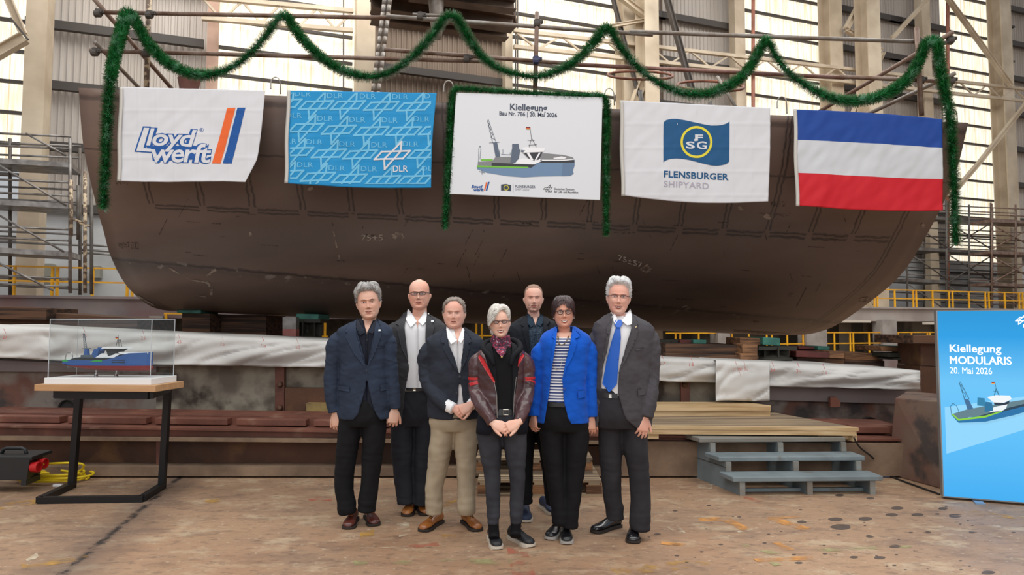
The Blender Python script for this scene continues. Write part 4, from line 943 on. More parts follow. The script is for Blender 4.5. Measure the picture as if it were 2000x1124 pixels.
for cx, cy in [(240,108),(535,124),(835,130),(1130,133),(1425,128),(160,305),(445,332),(740,345),(1035,348),(1325,338),(110,540),(345,545),(645,565),(940,575),(1225,566),(260,755),(550,785),(845,793),(1400,790)]:
    x, y = k2(cx-72, cy+24); pat.append(txt('DLR', x, -y, 31, 9.6, .02, space=1.05))
decal(pat, d1, 'pattern_print', m_b3, o, step=6, clip=(566.5, 842, -360, -181))
x, y = k2(1060, 672)
decal(emblem(x, -y, 1/4.68, 3.4)+[txt('DLR', k2(1065,0)[0], 160+825/4.68, 29.5, 12.5, 0, bold=.015)], d2, 'emblem_and_letters', m_cw, o, step=6)
hem(F2, 564, 559, 176, 358, o, fn, 6)
# poster board
m_ps = mat('poster_sheet', rgb(224,226,230), .5); YP = lambda px: 7.97
mb = MB(); c4 = [(891,181),(1177,190),(1172,391),(878,379)]; f4 = [P(a, b, YP(a)) for a, b in c4]; mb.hexa(f4, [p+Vector((0,.02,0)) for p in f4])
o = mb.build('poster_board', m_ps, bevel=.003); tag(o, 'white poster board with ship picture and the word Kiellegung hung on the hull', 'poster')
fr = lambda k: (lambda x, y: P(x, -y, 7.97-k))
kp = lambda x, y: (850+x/3.406, 150+y/3.406)
m_tx = mat('slate_print', rgb(62,72,92), .6); m_gt = mat('grey_print', rgb(150,152,158), .6)
decal([txt('Kiellegung', kp(498,0)[0], kp(0,236)[1], 247/3.406, 58/3.406, .035, bold=.02), txt('Bau Nr. 786 | 20. Mai 2026', kp(427,0)[0], kp(0,266)[1], 384/3.406, 38/3.406, .035, bold=.02)], fr(.003), 'lettering', m_tx, o)
def ship_picture(K, fk, parent, tone):
    def pl(nm, col, polys, z): decal([poly2d([(K(*p)[0], -K(*p)[1]) for p in q]) for q in polys], fk(z), nm, col if not isinstance(col, tuple) else mat(nm+'_print', col, .6), parent)
    def st(nm, col, lines, w, z): decal([stroke2d([(K(*p)[0], -K(*p)[1]) for p in q], w) for q in lines], fk(z), nm, mat(nm+'_print', col, .6), parent)
    hb, gn, dk, gy, wh, gd = tone
    pl('ship_hull', hb, [[(278,600),(278,615),(345,640),(480,662),(590,670),(700,664),(900,660),(922,645),(916,625),(928,590),(928,553),(700,560),(620,600)]], .002)
    pl('ship_bow_shade', tuple(list(c*.8 for c in hb[:3])+[1]), [[(850,560),(928,553),(928,590),(916,625),(922,645),(900,660),(840,662)]], .0025)
    pl('ship_deck', gy, [[(285,566),(380,562),(400,535),(510,532),(520,578),(375,575),(375,592),(282,592)], [(580,506),(740,510),(850,520),(915,535),(926,550),(700,552),(620,545)]], .0025)
    pl('ship_green_line', gn, [[(278,590),(620,600),(620,609),(278,603)], [(303,548),(383,548),(383,560),(305,560)]], .0035)
    pl('ship_dark_band', dk, [[(375,573),(520,578),(660,582),(700,560),(925,553),(926,572),(685,573),(640,605),(375,594)]], .003)
    pl('ship_superstructure', wh, [[(520,579),(560,545),(700,546),(712,560),(660,584)], [(575,480),(600,468),(735,476),(722,500),(590,506)], [(700,552),(850,553),(926,546),(926,552),(850,560),(700,560)], [(786,540),(840,530),(875,538),(860,546),(790,546)]], .0038)
    pl('ship_bridge_windows', dk, [[(590,507),(715,500),(690,552),(650,560),(625,545)]], .0042)
    pl('ship_bridge_frame', wh, [[(608,507),(625,505),(655,556),(640,558)], [(690,505),(702,505),(672,556),(660,558)]], .0046)
    pl('ship_crane_tower', gd, [[(385,440),(412,438),(432,532),(402,535)]], .004); pl('ship_funnel', gd, [[(510,480),(567,485),(556,545),(530,577),(500,572)], [(512,448),(555,446),(559,480),(512,479)], [(600,490),(585,502),(570,500),(572,488)]], .004)
    st('ship_crane', gd, [[(347,288),(383,440)], [(354,286),(404,434)], [(348,300),(362,318)], [(362,318),(353,326)], [(353,326),(371,350)], [(371,350),(362,364)], [(362,364),(384,384)], [(384,384),(371,402)], [(371,402),(398,420)], [(360,440),(427,435)], [(440,515),(500,520),(498,505)], [(450,510),(450,485)], [(430,515),(428,490)], [(288,572),(290,480),(296,462),(303,466),(304,480),(298,548)], [(293,630),(330,640)], [(310,622),(312,650)]], .8, .0042)
    st('ship_mast', dk, [[(625,467),(642,408)], [(642,408),(672,467)], [(616,422),(660,424)], [(622,455),(676,452)], [(640,408),(633,352)]], .7, .0044)
    pl('flag_black', rgb(30,28,28), [[(604,334),(633,335),(633,340),(604,339)]], .005); pl('flag_red', rgb(206,44,36), [[(604,339),(633,340),(633,345),(604,344)]], .005); pl('flag_gold', rgb(232,180,60), [[(604,344),(633,345),(633,351),(604,349)]], .005)
ship_picture(kp, fr, o, (rgb(112,140,172), rgb(118,190,62), rgb(52,52,56), rgb(134,134,136), rgb(244,244,246), rgb(92,104,122)))
kq = lambda x, y: (kp(x, y)[0], -kp(x, y)[1])
decal([txt('lloyd', kp(240,0)[0], kp(0,748)[1], 22, 8.5, .03, shear=.2, bold=.02, space=.9), txt('werft', kp(255,0)[0], kp(0,762)[1], 20, 6, .03, shear=.2, bold=.02, space=.9), poly2d([kq(*p) for p in [(352,700),(362,700),(346,758),(336,758)]])], fr(.003), 'small_logo', m_bl, o)
decal([poly2d([kq(*p) for p in [(338,702),(348,702),(332,758),(324,758)]])], fr(.003), 'small_logo_bar', m_or, o)
m_nv = mat('navy_print', rgb(12,82,130), .7); m_ye = mat('yellow_print', rgb(232,216,50), .6)
decal([poly2d([kq(*p) for p in [(438,718),(470,714),(505,722),(504,762),(470,756),(438,758)]]), stroke2d([kq(519,712), kq(519,770)], .3)], fr(.003), 'small_logo_flag', mat('dark_slate_print', rgb(52,62,78), .6), o)
decal([ring2d(*kq(472,739), 3.9, 5, 24)], fr(.004), 'small_logo_ring', m_ye, o)
decal([txt('FLENSBURGER', kp(533,0)[0], kp(0,738)[1], 39, 5, .03, bold=.02, space=1.1)], fr(.003), 'lettering', m_tx, o); decal([txt('SHIPYARD', kp(533,0)[0], kp(0,757)[1], 27, 4.6, .03, space=1.1)], fr(.003), 'lettering', m_gt, o)
m_bk = mat('black_print', rgb(34,34,38), .6)
decal(emblem(*kp(750,742), .055, .8)+[txt('DLR', kp(750,0)[0], kp(0,768)[1], 8, 3.4, 0, bold=.03), txt('Deutsches Zentrum', kp(792,0)[0], kp(0,753)[1], 39, 3.9, .03, bold=.01), txt('für Luft- und Raumfahrt', kp(792,0)[0], kp(0,773)[1], 47, 4.4, .03, bold=.01)], fr(.003), 'lettering', m_bk, o)
# flag 4
F4 = {'c': [(1213,196),(1504,211),(1500,397),(1216,382)], 'bow': lambda s, t: (1.5*sin(pi*t), (8*sin(pi*s)-3*s)*t*t)}
o, fn, d1, d2, d3 = cloth('flag', F4, YF, m_cw, 'white flag with a wavy navy banner print and a yellow ring', seed=12)
k4 = lambda x, y: (1190+x/4.68, -(180+y/4.68))
decal([poly2d([k4(*p) for p in [(495,278),(520,257),(550,249),(580,246),(610,246),(640,250),(680,256),(720,264),(770,276),(820,287),(860,296),(900,303),(930,307),(960,308),(990,307),(1020,304),(1045,298),(1070,289),(1085,280),(1098,270),(1097,450),(1095,635),(1080,652),(1060,662),(1030,669),(1000,673),(965,673),(930,670),(890,662),(850,653),(815,644),(780,635),(740,624),(700,616),(665,611),(630,609),(595,609),(560,612),(540,617),(520,625),(505,634),(493,642)]])], d1, 'banner_print', m_nv, o, step=6)
x, y = k4(796, 458); decal([ring2d(x, y, 125/4.68, 146/4.68, 48)], d2, 'ring_print', m_ye, o, step=6)
def t4(t, x0, y0, x1, y1, sl, **k): return txt(t, 1190+x0/4.68, 180+y1/4.68, (x1-x0)/4.68, (y1-y0)/4.68, sl, **k)
decal([t4('F', 782, 390, 855, 447, 0, bold=.03), t4('S', 700, 452, 780, 518, .03, bold=.025), t4('G', 797, 450, 890, 522, .03, bold=.025), poly2d([k4(*p) for p in [(776,430),(796,430),(796,450),(776,450)]])], d2, 'ring_letters', m_cw, o, step=6)
decal([t4('FLENSBURGER', 497, 720, 1090, 782, .045, bold=.03, space=1.06)], d1, 'lettering', m_nv, o, step=6)
decal([t4('SHIPYARD', 497, 812, 910, 868, .05, bold=.01, space=1.06)], d1, 'lettering', mat('silver_print', rgb(176,172,184), .7), o, step=6)
hem(F4, 1214, 1217, 196, 383, o, fn, 6)
# flag 5: three stripes as three sewn panels
m_f = [mat('flag_royal_blue', rgb(14,66,150), .7), mat('flag_stripe_white', rgb(206,208,212), .7), mat('flag_red', rgb(204,16,34), .7)]
F5 = {'c': [(1553,214),(1840,233),(1840,412),(1557,402)], 'bow': lambda s, t: (0, (4*sin(pi*s))*t*t-3*sin(pi*s)*(1-t))}
o, fn, d1, d2, d3 = cloth('flag', F5, YF, m_f, 'horizontal blue, white and red striped flag at the right end of the hull', seed=20, crease=False, amp=.035)
me = o.data; n = 110
for p in me.polygons: row = p.index//n; p.material_index = 0 if row < 24 else (1 if row < 50 else 2)
o.modifiers.new('solid', 'SOLIDIFY').thickness = .002
hem(F5, 1553, 1558, 213, 403, o, fn, 6)
# ---------------------------------------------------------------- wooden deck, steps, pallets
r = empty('wooden_deck', P(1450, 862, 7.2), 'low deck of grey-brown boards in front of the dock wall', 'deck')
zt = .53
fl, frr, bl, br = Vector((1.0, 6.92, 0)), Vector((3.42, 6.80, 0)), Vector((1.0, 8.05, 0)), Vector((3.04, 8.05, 0))
nb = 12
for k in range(nb):
    a0, a1 = k/nb, (k+.965)/nb; q = [fl.lerp(bl, a0), frr.lerp(br, a0), frr.lerp(br, a1), fl.lerp(bl, a1)]
    MB().hexa([p+Vector((0,0,zt)) for p in q], [p+Vector((0,0,zt-.03)) for p in q]).build('deck_board', M['deckw'] if k else M['pine'], r)
MB().bar(fl+Vector((0,.03,zt-.055)), frr+Vector((-.02,.03,zt-.055)), .05, .045).build('edge_beam', M['pine'], r)
MB().bar(frr+Vector((-.03,.02,zt-.1)), br+Vector((0,0,zt-.1)), .05, .07).build('side_beam', M['pine'], r)
MB().box((1.22, 6.94, zt-.1), (.5, .05, .05)).build('batten', M['pine'], r); MB().box((3.2, 6.9, zt-.1), (.3, .05, .05)).build('batten', M['pine'], r)
MB().box((2.2, 7.6, .41), (1.9, .6, .14)).build('bearer', M['timber'], r)
o = MB()
a, b = P(1180, 785, 7.75), P(1498, 796, 7.75)
for k, (dy, dz) in enumerate(((0,0),)): 
    r = empty('plank_stack', Vector((2.2, 7.8, zt)), 'two stacked layers of new pine planks at the back of the deck', 'planks')
    z1 = zt+.001; MB().hexa([Vector((1.0,7.68,z1)), Vector((2.88,7.68,z1)), Vector((2.88,7.68,z1+.06)), Vector((1.0,7.68,z1+.06))], [Vector((1.0,8.02,z1)), Vector((2.78,8.02,z1)), Vector((2.78,8.02,z1+.06)), Vector((1.0,8.02,z1+.06))]).build('lower_plank', M['pine'], r)
    z1 = zt+.063; MB().hexa([Vector((1.0,7.66,z1)), Vector((2.88,7.66,z1)), Vector((2.88,7.66,z1+.06)), Vector((1.0,7.66,z1+.06))], [Vector((1.0,8.02,z1)), Vector((2.7,8.02,z1)), Vector((2.7,8.02,z1+.06)), Vector((1.0,8.02,z1+.06))]).build('upper_plank', M['pine'], r)
# steps
ang = radians(2.0); S0 = G(1443, 967); W_ = 1.32
R = Matrix.Rotation(ang, 3, 'Z'); lc = lambda x, y, z: S0+R@Vector((x-.24*max(0, y)*(1-max(0, x)/1.28), y, z))
r = empty('wooden_steps', S0+Vector((.6,.4,0)), 'blue-grey painted wooden steps with three treads leading to the deck', 'steps')
treads = [(.17, -.06), (.302, .2), (.438, .46)]
for k, (z, y) in enumerate(treads):
    d = .25 if k < 2 else .34; x0, x1 = (-.07, 1.31) if k == 0 else ((-.06, 1.29) if k == 1 else (-.1, 1.25))
    q = [lc(x0, y, z-.045), lc(x1, y, z-.045), lc(x1, y+d, z-.045), lc(x0, y+d, z-.045)]; MB().hexa(q, [p+Vector((0,0,.045)) for p in q]).build('tread', M['stairw'] if k == 2 else M['stair'], r, bevel=.008)
def side(x, m, t=.045):
    prof = [(-.02,0),(.8,0),(.8,.393),(.46,.393),(.46,.257),(.2,.257),(.2,.125),(-.02,.125)]
    MB().prism([lc(x, a, b) for a, b in prof], R@Vector((t, 0, 0))).build('stringer', m, r)
side(0, M['stair']); side(.62, M['stair']); side(1.2, M['stair'])
MB().bar(lc(-.004, .2, .205), lc(-.004, .8, .205), .006, .005).build('side_joint', M['rib'], r)
for x in (.02, .64, 1.22):
    MB().box(lc(x, -.03, .0625), (.05, .025, .125), R).build('end_grain', M['stairw'], r); MB().box(lc(x, .19, .214), (.05, .025, .085), R).build('end_grain', M['stairw'], r); MB().box(lc(x, .45, .348), (.05, .025, .088), R).build('end_grain', M['stairw'], r)
MB().box(lc(.6, .78, .3), (1.2, .02, .08), R).build('back_rail', M['stair'], r); MB().box(lc(.6, .78, .12), (1.2, .02, .12), R).build('back_rail', M['stair'], r)
MB().box(lc(.62, .1, .02), (1.2, .04, .03), R).build('foot_rail', M['stair'], r)
# pallets
def pallet(x0, x1, y0, y1, z, label):
    r = empty('euro_pallet', Vector(((x0+x1)/2, (y0+y1)/2, z)), label, 'pallet', 'stacked wooden pallets')
    n = 5; d = (y1-y0)
    for k in range(n): MB().box(((x0+x1)/2, y0+d*(k+.5)/n, z+.133), (x1-x0, d/n*.86, .022)).build('top_board', M['deckw'], r)
    for k in range(3): MB().box(((x0+x1)/2, y0+.05+(d-.1)*k/2, z+.011), (x1-x0, .1, .022)).build('bottom_board', M['deckw'], r)
    for i in range(3):
        x = x0+.07+(x1-x0-.14)*i/2; MB().box((x, (y0+y1)/2, z+.111), (.1, d, .02)).build('cross_board', M['deckw'], r)
        for k in range(3): MB().box((x, y0+.05+(d-.1)*k/2, z+.061), (.14, .1, .078)).build('spacer_block', M['timbery'], r)
    return r
pallet(-.31, .81, 6.24, 6.98, 0, 'lower wooden pallet on the floor behind the three people at centre')
pallet(-.34, .76, 6.52, 6.98, .145, 'upper wooden pallet forming a step behind the three people at centre')
# ---------------------------------------------------------------- display table with ship model
r = empty('display_table', Vector((-3.65, 6.1, 0)), 'tall display table with beech top and black C-shaped steel frame', 'table')
A, B, Cc, D = G(76, 984), G(277, 981), G(316, 956), G(140, 954)
t = .055; up = Vector((0, 0, t/2))
A, B, Cc, D = [p+up for p in (A, B, Cc, D)]
e = (B-A).normalized()*t/2; MB().bar(A-e*0, B+e*.6, t, t).build('front_bar', M['black'], r); MB().bar(B, Cc, t, t).build('right_foot_bar', M['black'], r); MB().bar(A, D, t, t).build('left_foot_bar', M['black'], r)
ZT = 1.0
TD, TC = Vector((D.x+.04, D.y, ZT-.07)), Vector((Cc.x+.03, Cc.y, ZT-.07))
MB().bar(D-up, TD, t, t).build('leg', M['black'], r); MB().bar(Cc-up, TC, t, t).build('leg', M['black'], r)
FA, FB = Vector((-3.96, 5.98, ZT-.062)), Vector((-3.11, 5.9, ZT-.062))
MB().bar(FA, FB, t, .065).build('top_frame_front', M['black'], r); MB().bar(FB, TC+Vector((.0,0,.008)), t, .06).build('top_frame_side', M['black'], r); MB().bar(FA, TD+Vector((0,0,.008)), t, .06).build('top_frame_side', M['black'], r)
tp = [Vector((-4.13, 5.94, ZT-.028)), Vector((-3.03, 5.84, ZT-.028)), Vector((-3.0, 6.28, ZT-.028)), Vector((-4.1, 6.38, ZT-.028))]
MB().hexa(tp, [p+Vector((0,0,.056)) for p in tp]).build('table_top', M['beech'], r, bevel=.002)
ZT += .028
yaw = atan2(-.1, 1.1); Rm = Matrix.Rotation(yaw, 3, 'Z'); c0 = Vector((-3.56, 6.11, ZT)); lt = lambda x, y, z: c0+Rm@Vector((x, y, z))
r = empty('display_case', c0, 'clear acrylic display case on a white plinth on the table', 'display case'); hx, hy = .47, .17
MB().box(lt(0,0,.0275), (2*hx+.04, 2*hy+.04, .055), Rm).build('plinth', M['white'], r, bevel=.003)
m_ac = bpy.data.materials.new('acrylic'); m_ac.use_nodes = True; nt = m_ac.node_tree; nt.nodes.remove(nt.nodes['Principled BSDF'])
tr = nt.nodes.new('ShaderNodeBsdfTransparent'); tr.inputs[0].default_value = (.96,.97,.97,1); gl = nt.nodes.new('ShaderNodeBsdfGlossy'); gl.inputs['Roughness'].default_value = .03
mx = nt.nodes.new('ShaderNodeMixShader'); mx.inputs[0].default_value = .045; nt.links.new(tr.outputs[0], mx.inputs[1]); nt.links.new(gl.outputs[0], mx.inputs[2]); nt.links.new(mx.outputs[0], nt.nodes['Material Output'].inputs[0])
m_ed = mat('acrylic_edge', rgb(196,202,206), .2, spec=.8)
hg = .51; z0 = .055
for q in [((0,-hy,z0+hg/2),(2*hx,.004,hg)), ((0,hy,z0+hg/2),(2*hx,.004,hg)), ((-hx,0,z0+hg/2),(.004,2*hy,hg)), ((hx,0,z0+hg/2),(.004,2*hy,hg)), ((0,0,z0+hg),(2*hx,2*hy,.004))]:
    MB().box(lt(*q[0]), q[1], Rm).build('acrylic_pane', m_ac, r)
mb = MB(); cs = [(-hx,-hy),(hx,-hy),(hx,hy),(-hx,hy)]
for i in range(4):
    a, b = cs[i], cs[(i+1)%4]; mb.bar(lt(*a, z0+hg), lt(*b, z0+hg), .005); mb.bar(lt(*a, z0), lt(*a, z0+hg), .005 if i != 3 else .003)
mb.build('pane_edges', m_ed, r)
# ship model
zb = ZT+.055; SH = lambda x, y, z: c0+Rm@Vector((x-.02, y, z))
r = empty('ship_model', SH(0, 0, .055), 'scale model of a blue, green and red research ship inside the acrylic case', 'ship model')
m_sb = mat('model_blue', rgb(30,88,160), .3, coat=.4); m_sr = mat('model_red', rgb(132,44,46), .35); m_sg = mat('model_green', rgb(46,168,72), .4); m_sw = mat('model_white', rgb(232,234,236), .4); m_sk = mat('model_grey', rgb(92,104,116), .5); m_sd = mat('model_black', rgb(28,30,34), .4); m_ch = mat('chrome', rgb(190,190,190), .2, .9)
def hullring(x, zlo, zhi, wtop, wbot):
    return [SH(x, -wtop, zhi), SH(x, -wtop*.98, lerp(zlo, zhi, .5)), SH(x, -wbot, zlo), SH(x, wbot, zlo), SH(x, wtop*.98, lerp(zlo, zhi, .5)), SH(x, wtop, zhi)]
xs = [-.4,-.3,-.15,0,.12,.22,.3,.36,.395]; wt = [.072,.078,.08,.08,.08,.075,.058,.032,.006]
kz = [.165,.14,.118,.112,.11,.11,.11,.112,.118]
wl = .155
MB().loft([hullring(x, k, wl, w, w*.55) for x, k, w in zip(xs, kz, wt)]).build('red_underbody', m_sr, r, smooth=False)
top = [.205,.205,.205,.205,.235,.265,.268,.27,.272]
MB().loft([hullring(x, max(wl, k), t_, w+.001, w) for x, k, t_, w in zip(xs, [.17]+[wl]*8, top, wt)]).build('blue_hull', m_sb, r)
MB().ball(SH(.385, 0, .135), (.022, .014, .016), 12, 8).build('bulbous_bow', m_sr, r, smooth=True)
mb = MB(); mb.hexa([SH(-.4,-.0745,.19), SH(-.02,-.0825,.19), SH(-.02,-.0825,.206), SH(-.4,-.0745,.206)], [SH(-.4,.0745,.19), SH(-.02,.0825,.19), SH(-.02,.0825,.206), SH(-.4,.0745,.206)]); mb.build('green_sheer_strake', m_sg, r)
MB().hexa([SH(-.33,-.075,.207), SH(.06,-.08,.207), SH(.1,-.08,.225), SH(-.28,-.075,.225)], [SH(-.33,.075,.207), SH(.06,.08,.207), SH(.1,.08,.225), SH(-.28,.075,.225)]).build('dark_bulwark', m_sd, r)
MB().box(SH(-.335, 0, .215), (.07, .12, .02), Rm).build('stern_deckhouse', m_sw, r)
MB().hexa([SH(-.1,-.06,.225), SH(.08,-.07,.225), SH(.14,-.06,.262), SH(-.05,-.05,.262)], [SH(-.1,.06,.225), SH(.08,.07,.225), SH(.14,.06,.262), SH(-.05,.05,.262)]).build('white_superstructure', m_sw, r)
MB().hexa([SH(.13,-.066,.255), SH(.37,-.03,.262), SH(.372,-.026,.275), SH(.12,-.062,.272)], [SH(.13,.066,.255), SH(.37,.03,.262), SH(.372,.026,.275), SH(.12,.062,.272)]).build('white_bulwark', m_sw, r)
for z in (.185,.205): MB().box(SH(.13, -.079, z), (.12, .006, .006), Rm).build('fender_slot', m_sd, r)
MB().hexa([SH(0,-.05,.275), SH(.09,-.05,.275), SH(.13,-.055,.305), SH(-.02,-.055,.305)], [SH(0,.05,.275), SH(.09,.05,.275), SH(.13,.055,.305), SH(-.02,.055,.305)]).build('bridge_windows', m_sd, r)
MB().hexa([SH(-.05,-.06,.305), SH(.17,-.06,.305), SH(.16,-.055,.318), SH(-.04,-.055,.318)], [SH(-.05,.06,.305), SH(.17,.06,.305), SH(.16,.055,.318), SH(-.04,.055,.318)]).build('bridge_roof', m_sw, r)
MB().hexa([SH(.02,-.062,.24), SH(.07,-.062,.24), SH(.09,-.055,.278), SH(0,-.055,.278)], [SH(.02,-.02,.24), SH(.07,-.02,.24), SH(.09,-.02,.278), SH(0,-.02,.278)]).build('bridge_wing', m_sd, r)
MB().hexa([SH(-.16,-.045,.225), SH(-.1,-.045,.225), SH(-.08,-.04,.3), SH(-.13,-.04,.3)], [SH(-.16,.045,.225), SH(-.1,.045,.225), SH(-.08,.04,.3), SH(-.13,.04,.3)]).build('funnel_block', m_sb, r)
MB().box(SH(-.075, 0, .3), (.06, .06, .03), Rm).build('exhaust_housing', m_sb, r)
MB().hexa([SH(-.245,-.02,.215), SH(-.205,-.02,.215), SH(-.215,-.015,.3), SH(-.24,-.015,.3)], [SH(-.245,.02,.215), SH(-.205,.02,.215), SH(-.215,.015,.3), SH(-.24,.015,.3)]).build('crane_tower', m_sb, r)
mb = MB(); a, b = SH(-.24, 0, .3), SH(-.262, 0, .44); 
for o2 in (-.012, .012):
    mb.bar(a+Vector((o2,0,0)), b+Vector((o2*.4,0,0)), .0045); 
for k in range(9): mb.bar(a.lerp(b, k/9)+Vector((-.012*(1-.6*k/9),0,0)), a.lerp(b, (k+1)/9)+Vector((.012*(1-.6*(k+1)/9),0,0)), .0035)
mb.build('crane_jib', m_sk, r); MB().bar(SH(-.27,0,.303), SH(-.19,0,.305), .006).build('crane_platform', m_sk, r)
MB().box(SH(-.19, 0, .232), (.12, .09, .03), Rm).build('deck_gear', m_sk, r)
MB().tube(spline([SH(-.385,-.06,.2), SH(-.375,-.06,.25), SH(-.36,-.06,.268), SH(-.335,-.06,.268), SH(-.315,-.06,.25), SH(-.315,-.06,.2)], 4), .004, 6).build('stern_frame', m_ch, r, smooth=True)
mb = MB()
for sx in (-1, 1):
    for sy in (-1, 1): mb.bar(SH(.075+sx*.018, sy*.015, .318), SH(.075+sx*.008, sy*.006, .385), .003)
for z in (.335,.355,.372): mb.box(SH(.075, 0, z), (.03, .022, .003), Rm)
mb.bar(SH(.07,0,.38), SH(.066,0,.425), .002); mb.build('lattice_mast', m_sd, r)
mb = MB(); 
for k, cc in enumerate(((30,28,28),(200,40,34),(230,180,60))): MB().box(SH(.053, 0, .404-.006*k), (.026, .0015, .006), Rm).build('ensign_stripe', mat('ensign%d' % k, rgb(*cc), .6), r)
for x in (-.13, .06): MB().lathe(SH(x, 0, .0555), [(.02,0),(.016,.006),(.006,.03),(.007,.05),(.014,.063)], 14).build('support_stand', m_ch, r, smooth=True)
mb = MB(); mb.tube([SH(-.37,0,.155), SH(-.33,0,.14)], .008, 8); mb.box(SH(-.385,0,.15), (.004,.05,.04), Rm); mb.build('propeller', m_ch, r)
# ---------------------------------------------------------------- power box, plugs and cable
r = empty('power_distribution_box', G(20, 945), 'black portable power distribution box with carry handle at the left edge', 'power box')
Y0 = 6.35; q = lambda x, y, Y=Y0: P(x, y, Y)
MB().hexa([q(-60,938), q(52,940), q(58,898), q(-60,895)], [v+Vector((-.09,.32,.0)) for v in (q(-60,938), q(52,940), q(58,898), q(-60,895))]).build('housing', M['blackp'], r, bevel=.008)
f_ = [q(-62,899), q(62,900), q(62,893), q(-62,892)]; MB().hexa(f_, [v+Vector((-.05,.36,0)) for v in f_]).build('lid', M['blackp'], r, bevel=.006)
MB().tube([P(2,890,6.5), P(7,878,6.5), P(14,876,6.5), P(42,876,6.5), P(49,878,6.5), P(53,891,6.5)], .016, 8).build('carry_handle', M['blackp'], r, smooth=True)
for x in (-40, 46): MB().hexa([q(x-5,949), q(x+5,949), q(x+5,938), q(x-5,938)], [v+Vector((-.04,.25,0)) for v in (q(x-5,949), q(x+5,949), q(x+5,938), q(x-5,938))]).build('foot', M['blackp'], r)
for k, (x, y) in enumerate(((66,913),(79,906))):
    c = P(x, y, 6.4+k*.12); o = MB().lathe(Vector((c.x, c.y, c.z)), [(.001,-.06),(.03,-.058),(.03,-.02),(.045,-.015),(.048,.05),(.038,.052),(.038,.03),(.001,.03)], 18, axis=0)
    tag(o.build('cee_plug', M['redp'], smooth=False), ('red industrial plug on the side of the black box, nearer one' if k == 0 else 'red industrial plug on the side of the black box, farther one'), 'plug')
pts = []; rr = random.Random(5); c = G(108, 940)
for k in range(5*20):
    a = 2*pi*k/20; rad = 1+.1*sin(a*.7+k*.01); pts.append(Vector((c.x+.30*rad*cos(a)+.03*sin(k*.13), c.y+.17*rad*sin(a), .013+.0155*(k/20)+.004*sin(a*3))))
pts += [P(120,920,6.75), P(150,923,6.9), P(163,914,6.85), P(160,907,6.8), P(130,905,6.8), P(90,907,6.6), P(84,908,6.5)]
o = MB().tube(spline(pts, 2), .011, 7).build('power_cable', M['cabley'], smooth=True); tag(o, 'coiled yellow power cable on the floor behind the display table', 'cable')
o = MB().box(G(113,951)+Vector((0,0,.012)), (.08,.03,.02)).build('paper_scrap', M['whitep']); tag(o, 'small white scrap lying in front of the yellow cable coil', 'scrap')
pts = [P(1668,856,6.75), P(1680,875,6.9), P(1705,895,6.98), G(1728,925)+Vector((0,0,.01)), G(1742,934)+Vector((0,0,.01)), G(1790,952)+Vector((0,0,.01)), G(1835,968)+Vector((0,0,.01))]
o = MB().tube(spline(pts, 6), .009, 6).build('extension_cable', M['blackp'], smooth=True); tag(o, 'black power cord running from the deck corner to the banner', 'cord')
o = MB().box(G(1722,932)+Vector((0,0,.015)), (.14,.05,.03)).build('plug_connector', mat('pale_blue_plastic', rgb(150,160,190), .5)); tag(o, 'pale blue connector on the floor beside the steel block', 'connector')
# ---------------------------------------------------------------- illuminated banner
a = G(1843, 976); b = G(2003, 989); dv = (b-a).normalized(); nv = Vector((-dv.y, dv.x, 0)); Wb = 1.9; HB = P(1840, 607, a.y).z
r = empty('light_box_banner', a, 'illuminated blue banner with white lettering and a ship at the right edge', 'banner')
fa, fb = a+Vector((0,0,.02)), a+dv*Wb+Vector((0,0,.02)); h = Vector((0,0,HB-.02))
MB().hexa([fa-dv*.005, fb, fb+h, fa+h-dv*.005], [p+nv*.11 for p in (fa-dv*.005, fb, fb+h, fa+h-dv*.005)]).build('frame', mat('aluminium_frame', rgb(150,150,150), .45, .4), r)
for k in (.22, .92):
    c = a+dv*k; MB().hexa([c-nv*.1, c-nv*.1+dv*.07, c+nv*.3+dv*.07, c+nv*.3], [v+Vector((0,0,.012)) for v in (c-nv*.1, c-nv*.1+dv*.07, c+nv*.3+dv*.07, c+nv*.3)]).build('foot_plate', mat('foot_steel', rgb(120,150,180), .4), r)
def inv_face(px, py):   # pixel -> (s, z) on the banner face
    d = ray(px, py); o_ = Vector((0,0,CH)); t = (a-o_).dot(nv)/d.dot(nv); p = o_+d*t; return (p-a).dot(dv), p.z
def em(name, c, e=1.0, base=.25):
    m = bpy.data.materials.new(name); m.use_nodes = True; bs = m.node_tree.nodes['Principled BSDF']; bs.inputs['Base Color'].default_value = (c[0]*base, c[1]*base, c[2]*base, 1); bs.inputs['Emission Color'].default_value = c; bs.inputs['Emission Strength'].default_value = e; bs.inputs['Roughness'].default_value = .6; return m
fc = lambda k: (lambda x, y: a+dv*x+Vector((0,0,y))-nv*k)
m_face = em('backlit_blue_fabric', rgb(28,160,230), .85)
nt = m_face.node_tree; tc = nt.nodes.new('ShaderNodeTexCoord'); sp = nt.nodes.new('ShaderNodeSeparateXYZ'); rp = nt.nodes.new('ShaderNodeValToRGB'); mr = nt.nodes.new('ShaderNodeMapRange')
nt.links.new(tc.outputs['Object'], sp.inputs[0]); nt.links.new(sp.outputs[2], mr.inputs[0]); mr.inputs[1].default_value = 0; mr.inputs[2].default_value = HB; nt.links.new(mr.outputs[0], rp.inputs[0])
el = rp.color_ramp.elements; el[0].position = 0; el[0].color = rgb(62,172,240); el[1].position = 1; el[1].color = rgb(6,140,205)
e2 = el.new(.35); e2.color = rgb(96,192,248); e2 = el.new(.62); e2.color = rgb(112,198,246); e2 = el.new(.86); e2.color = rgb(20,152,222)
nt.links.new(rp.outputs[0], nt.nodes['Principled BSDF'].inputs['Emission Color'])
decal([poly2d([(.004,.03),(Wb,.03),(Wb,HB-.006),(.004,HB-.006)])], fc(.002), 'printed_fabric', m_face, r)
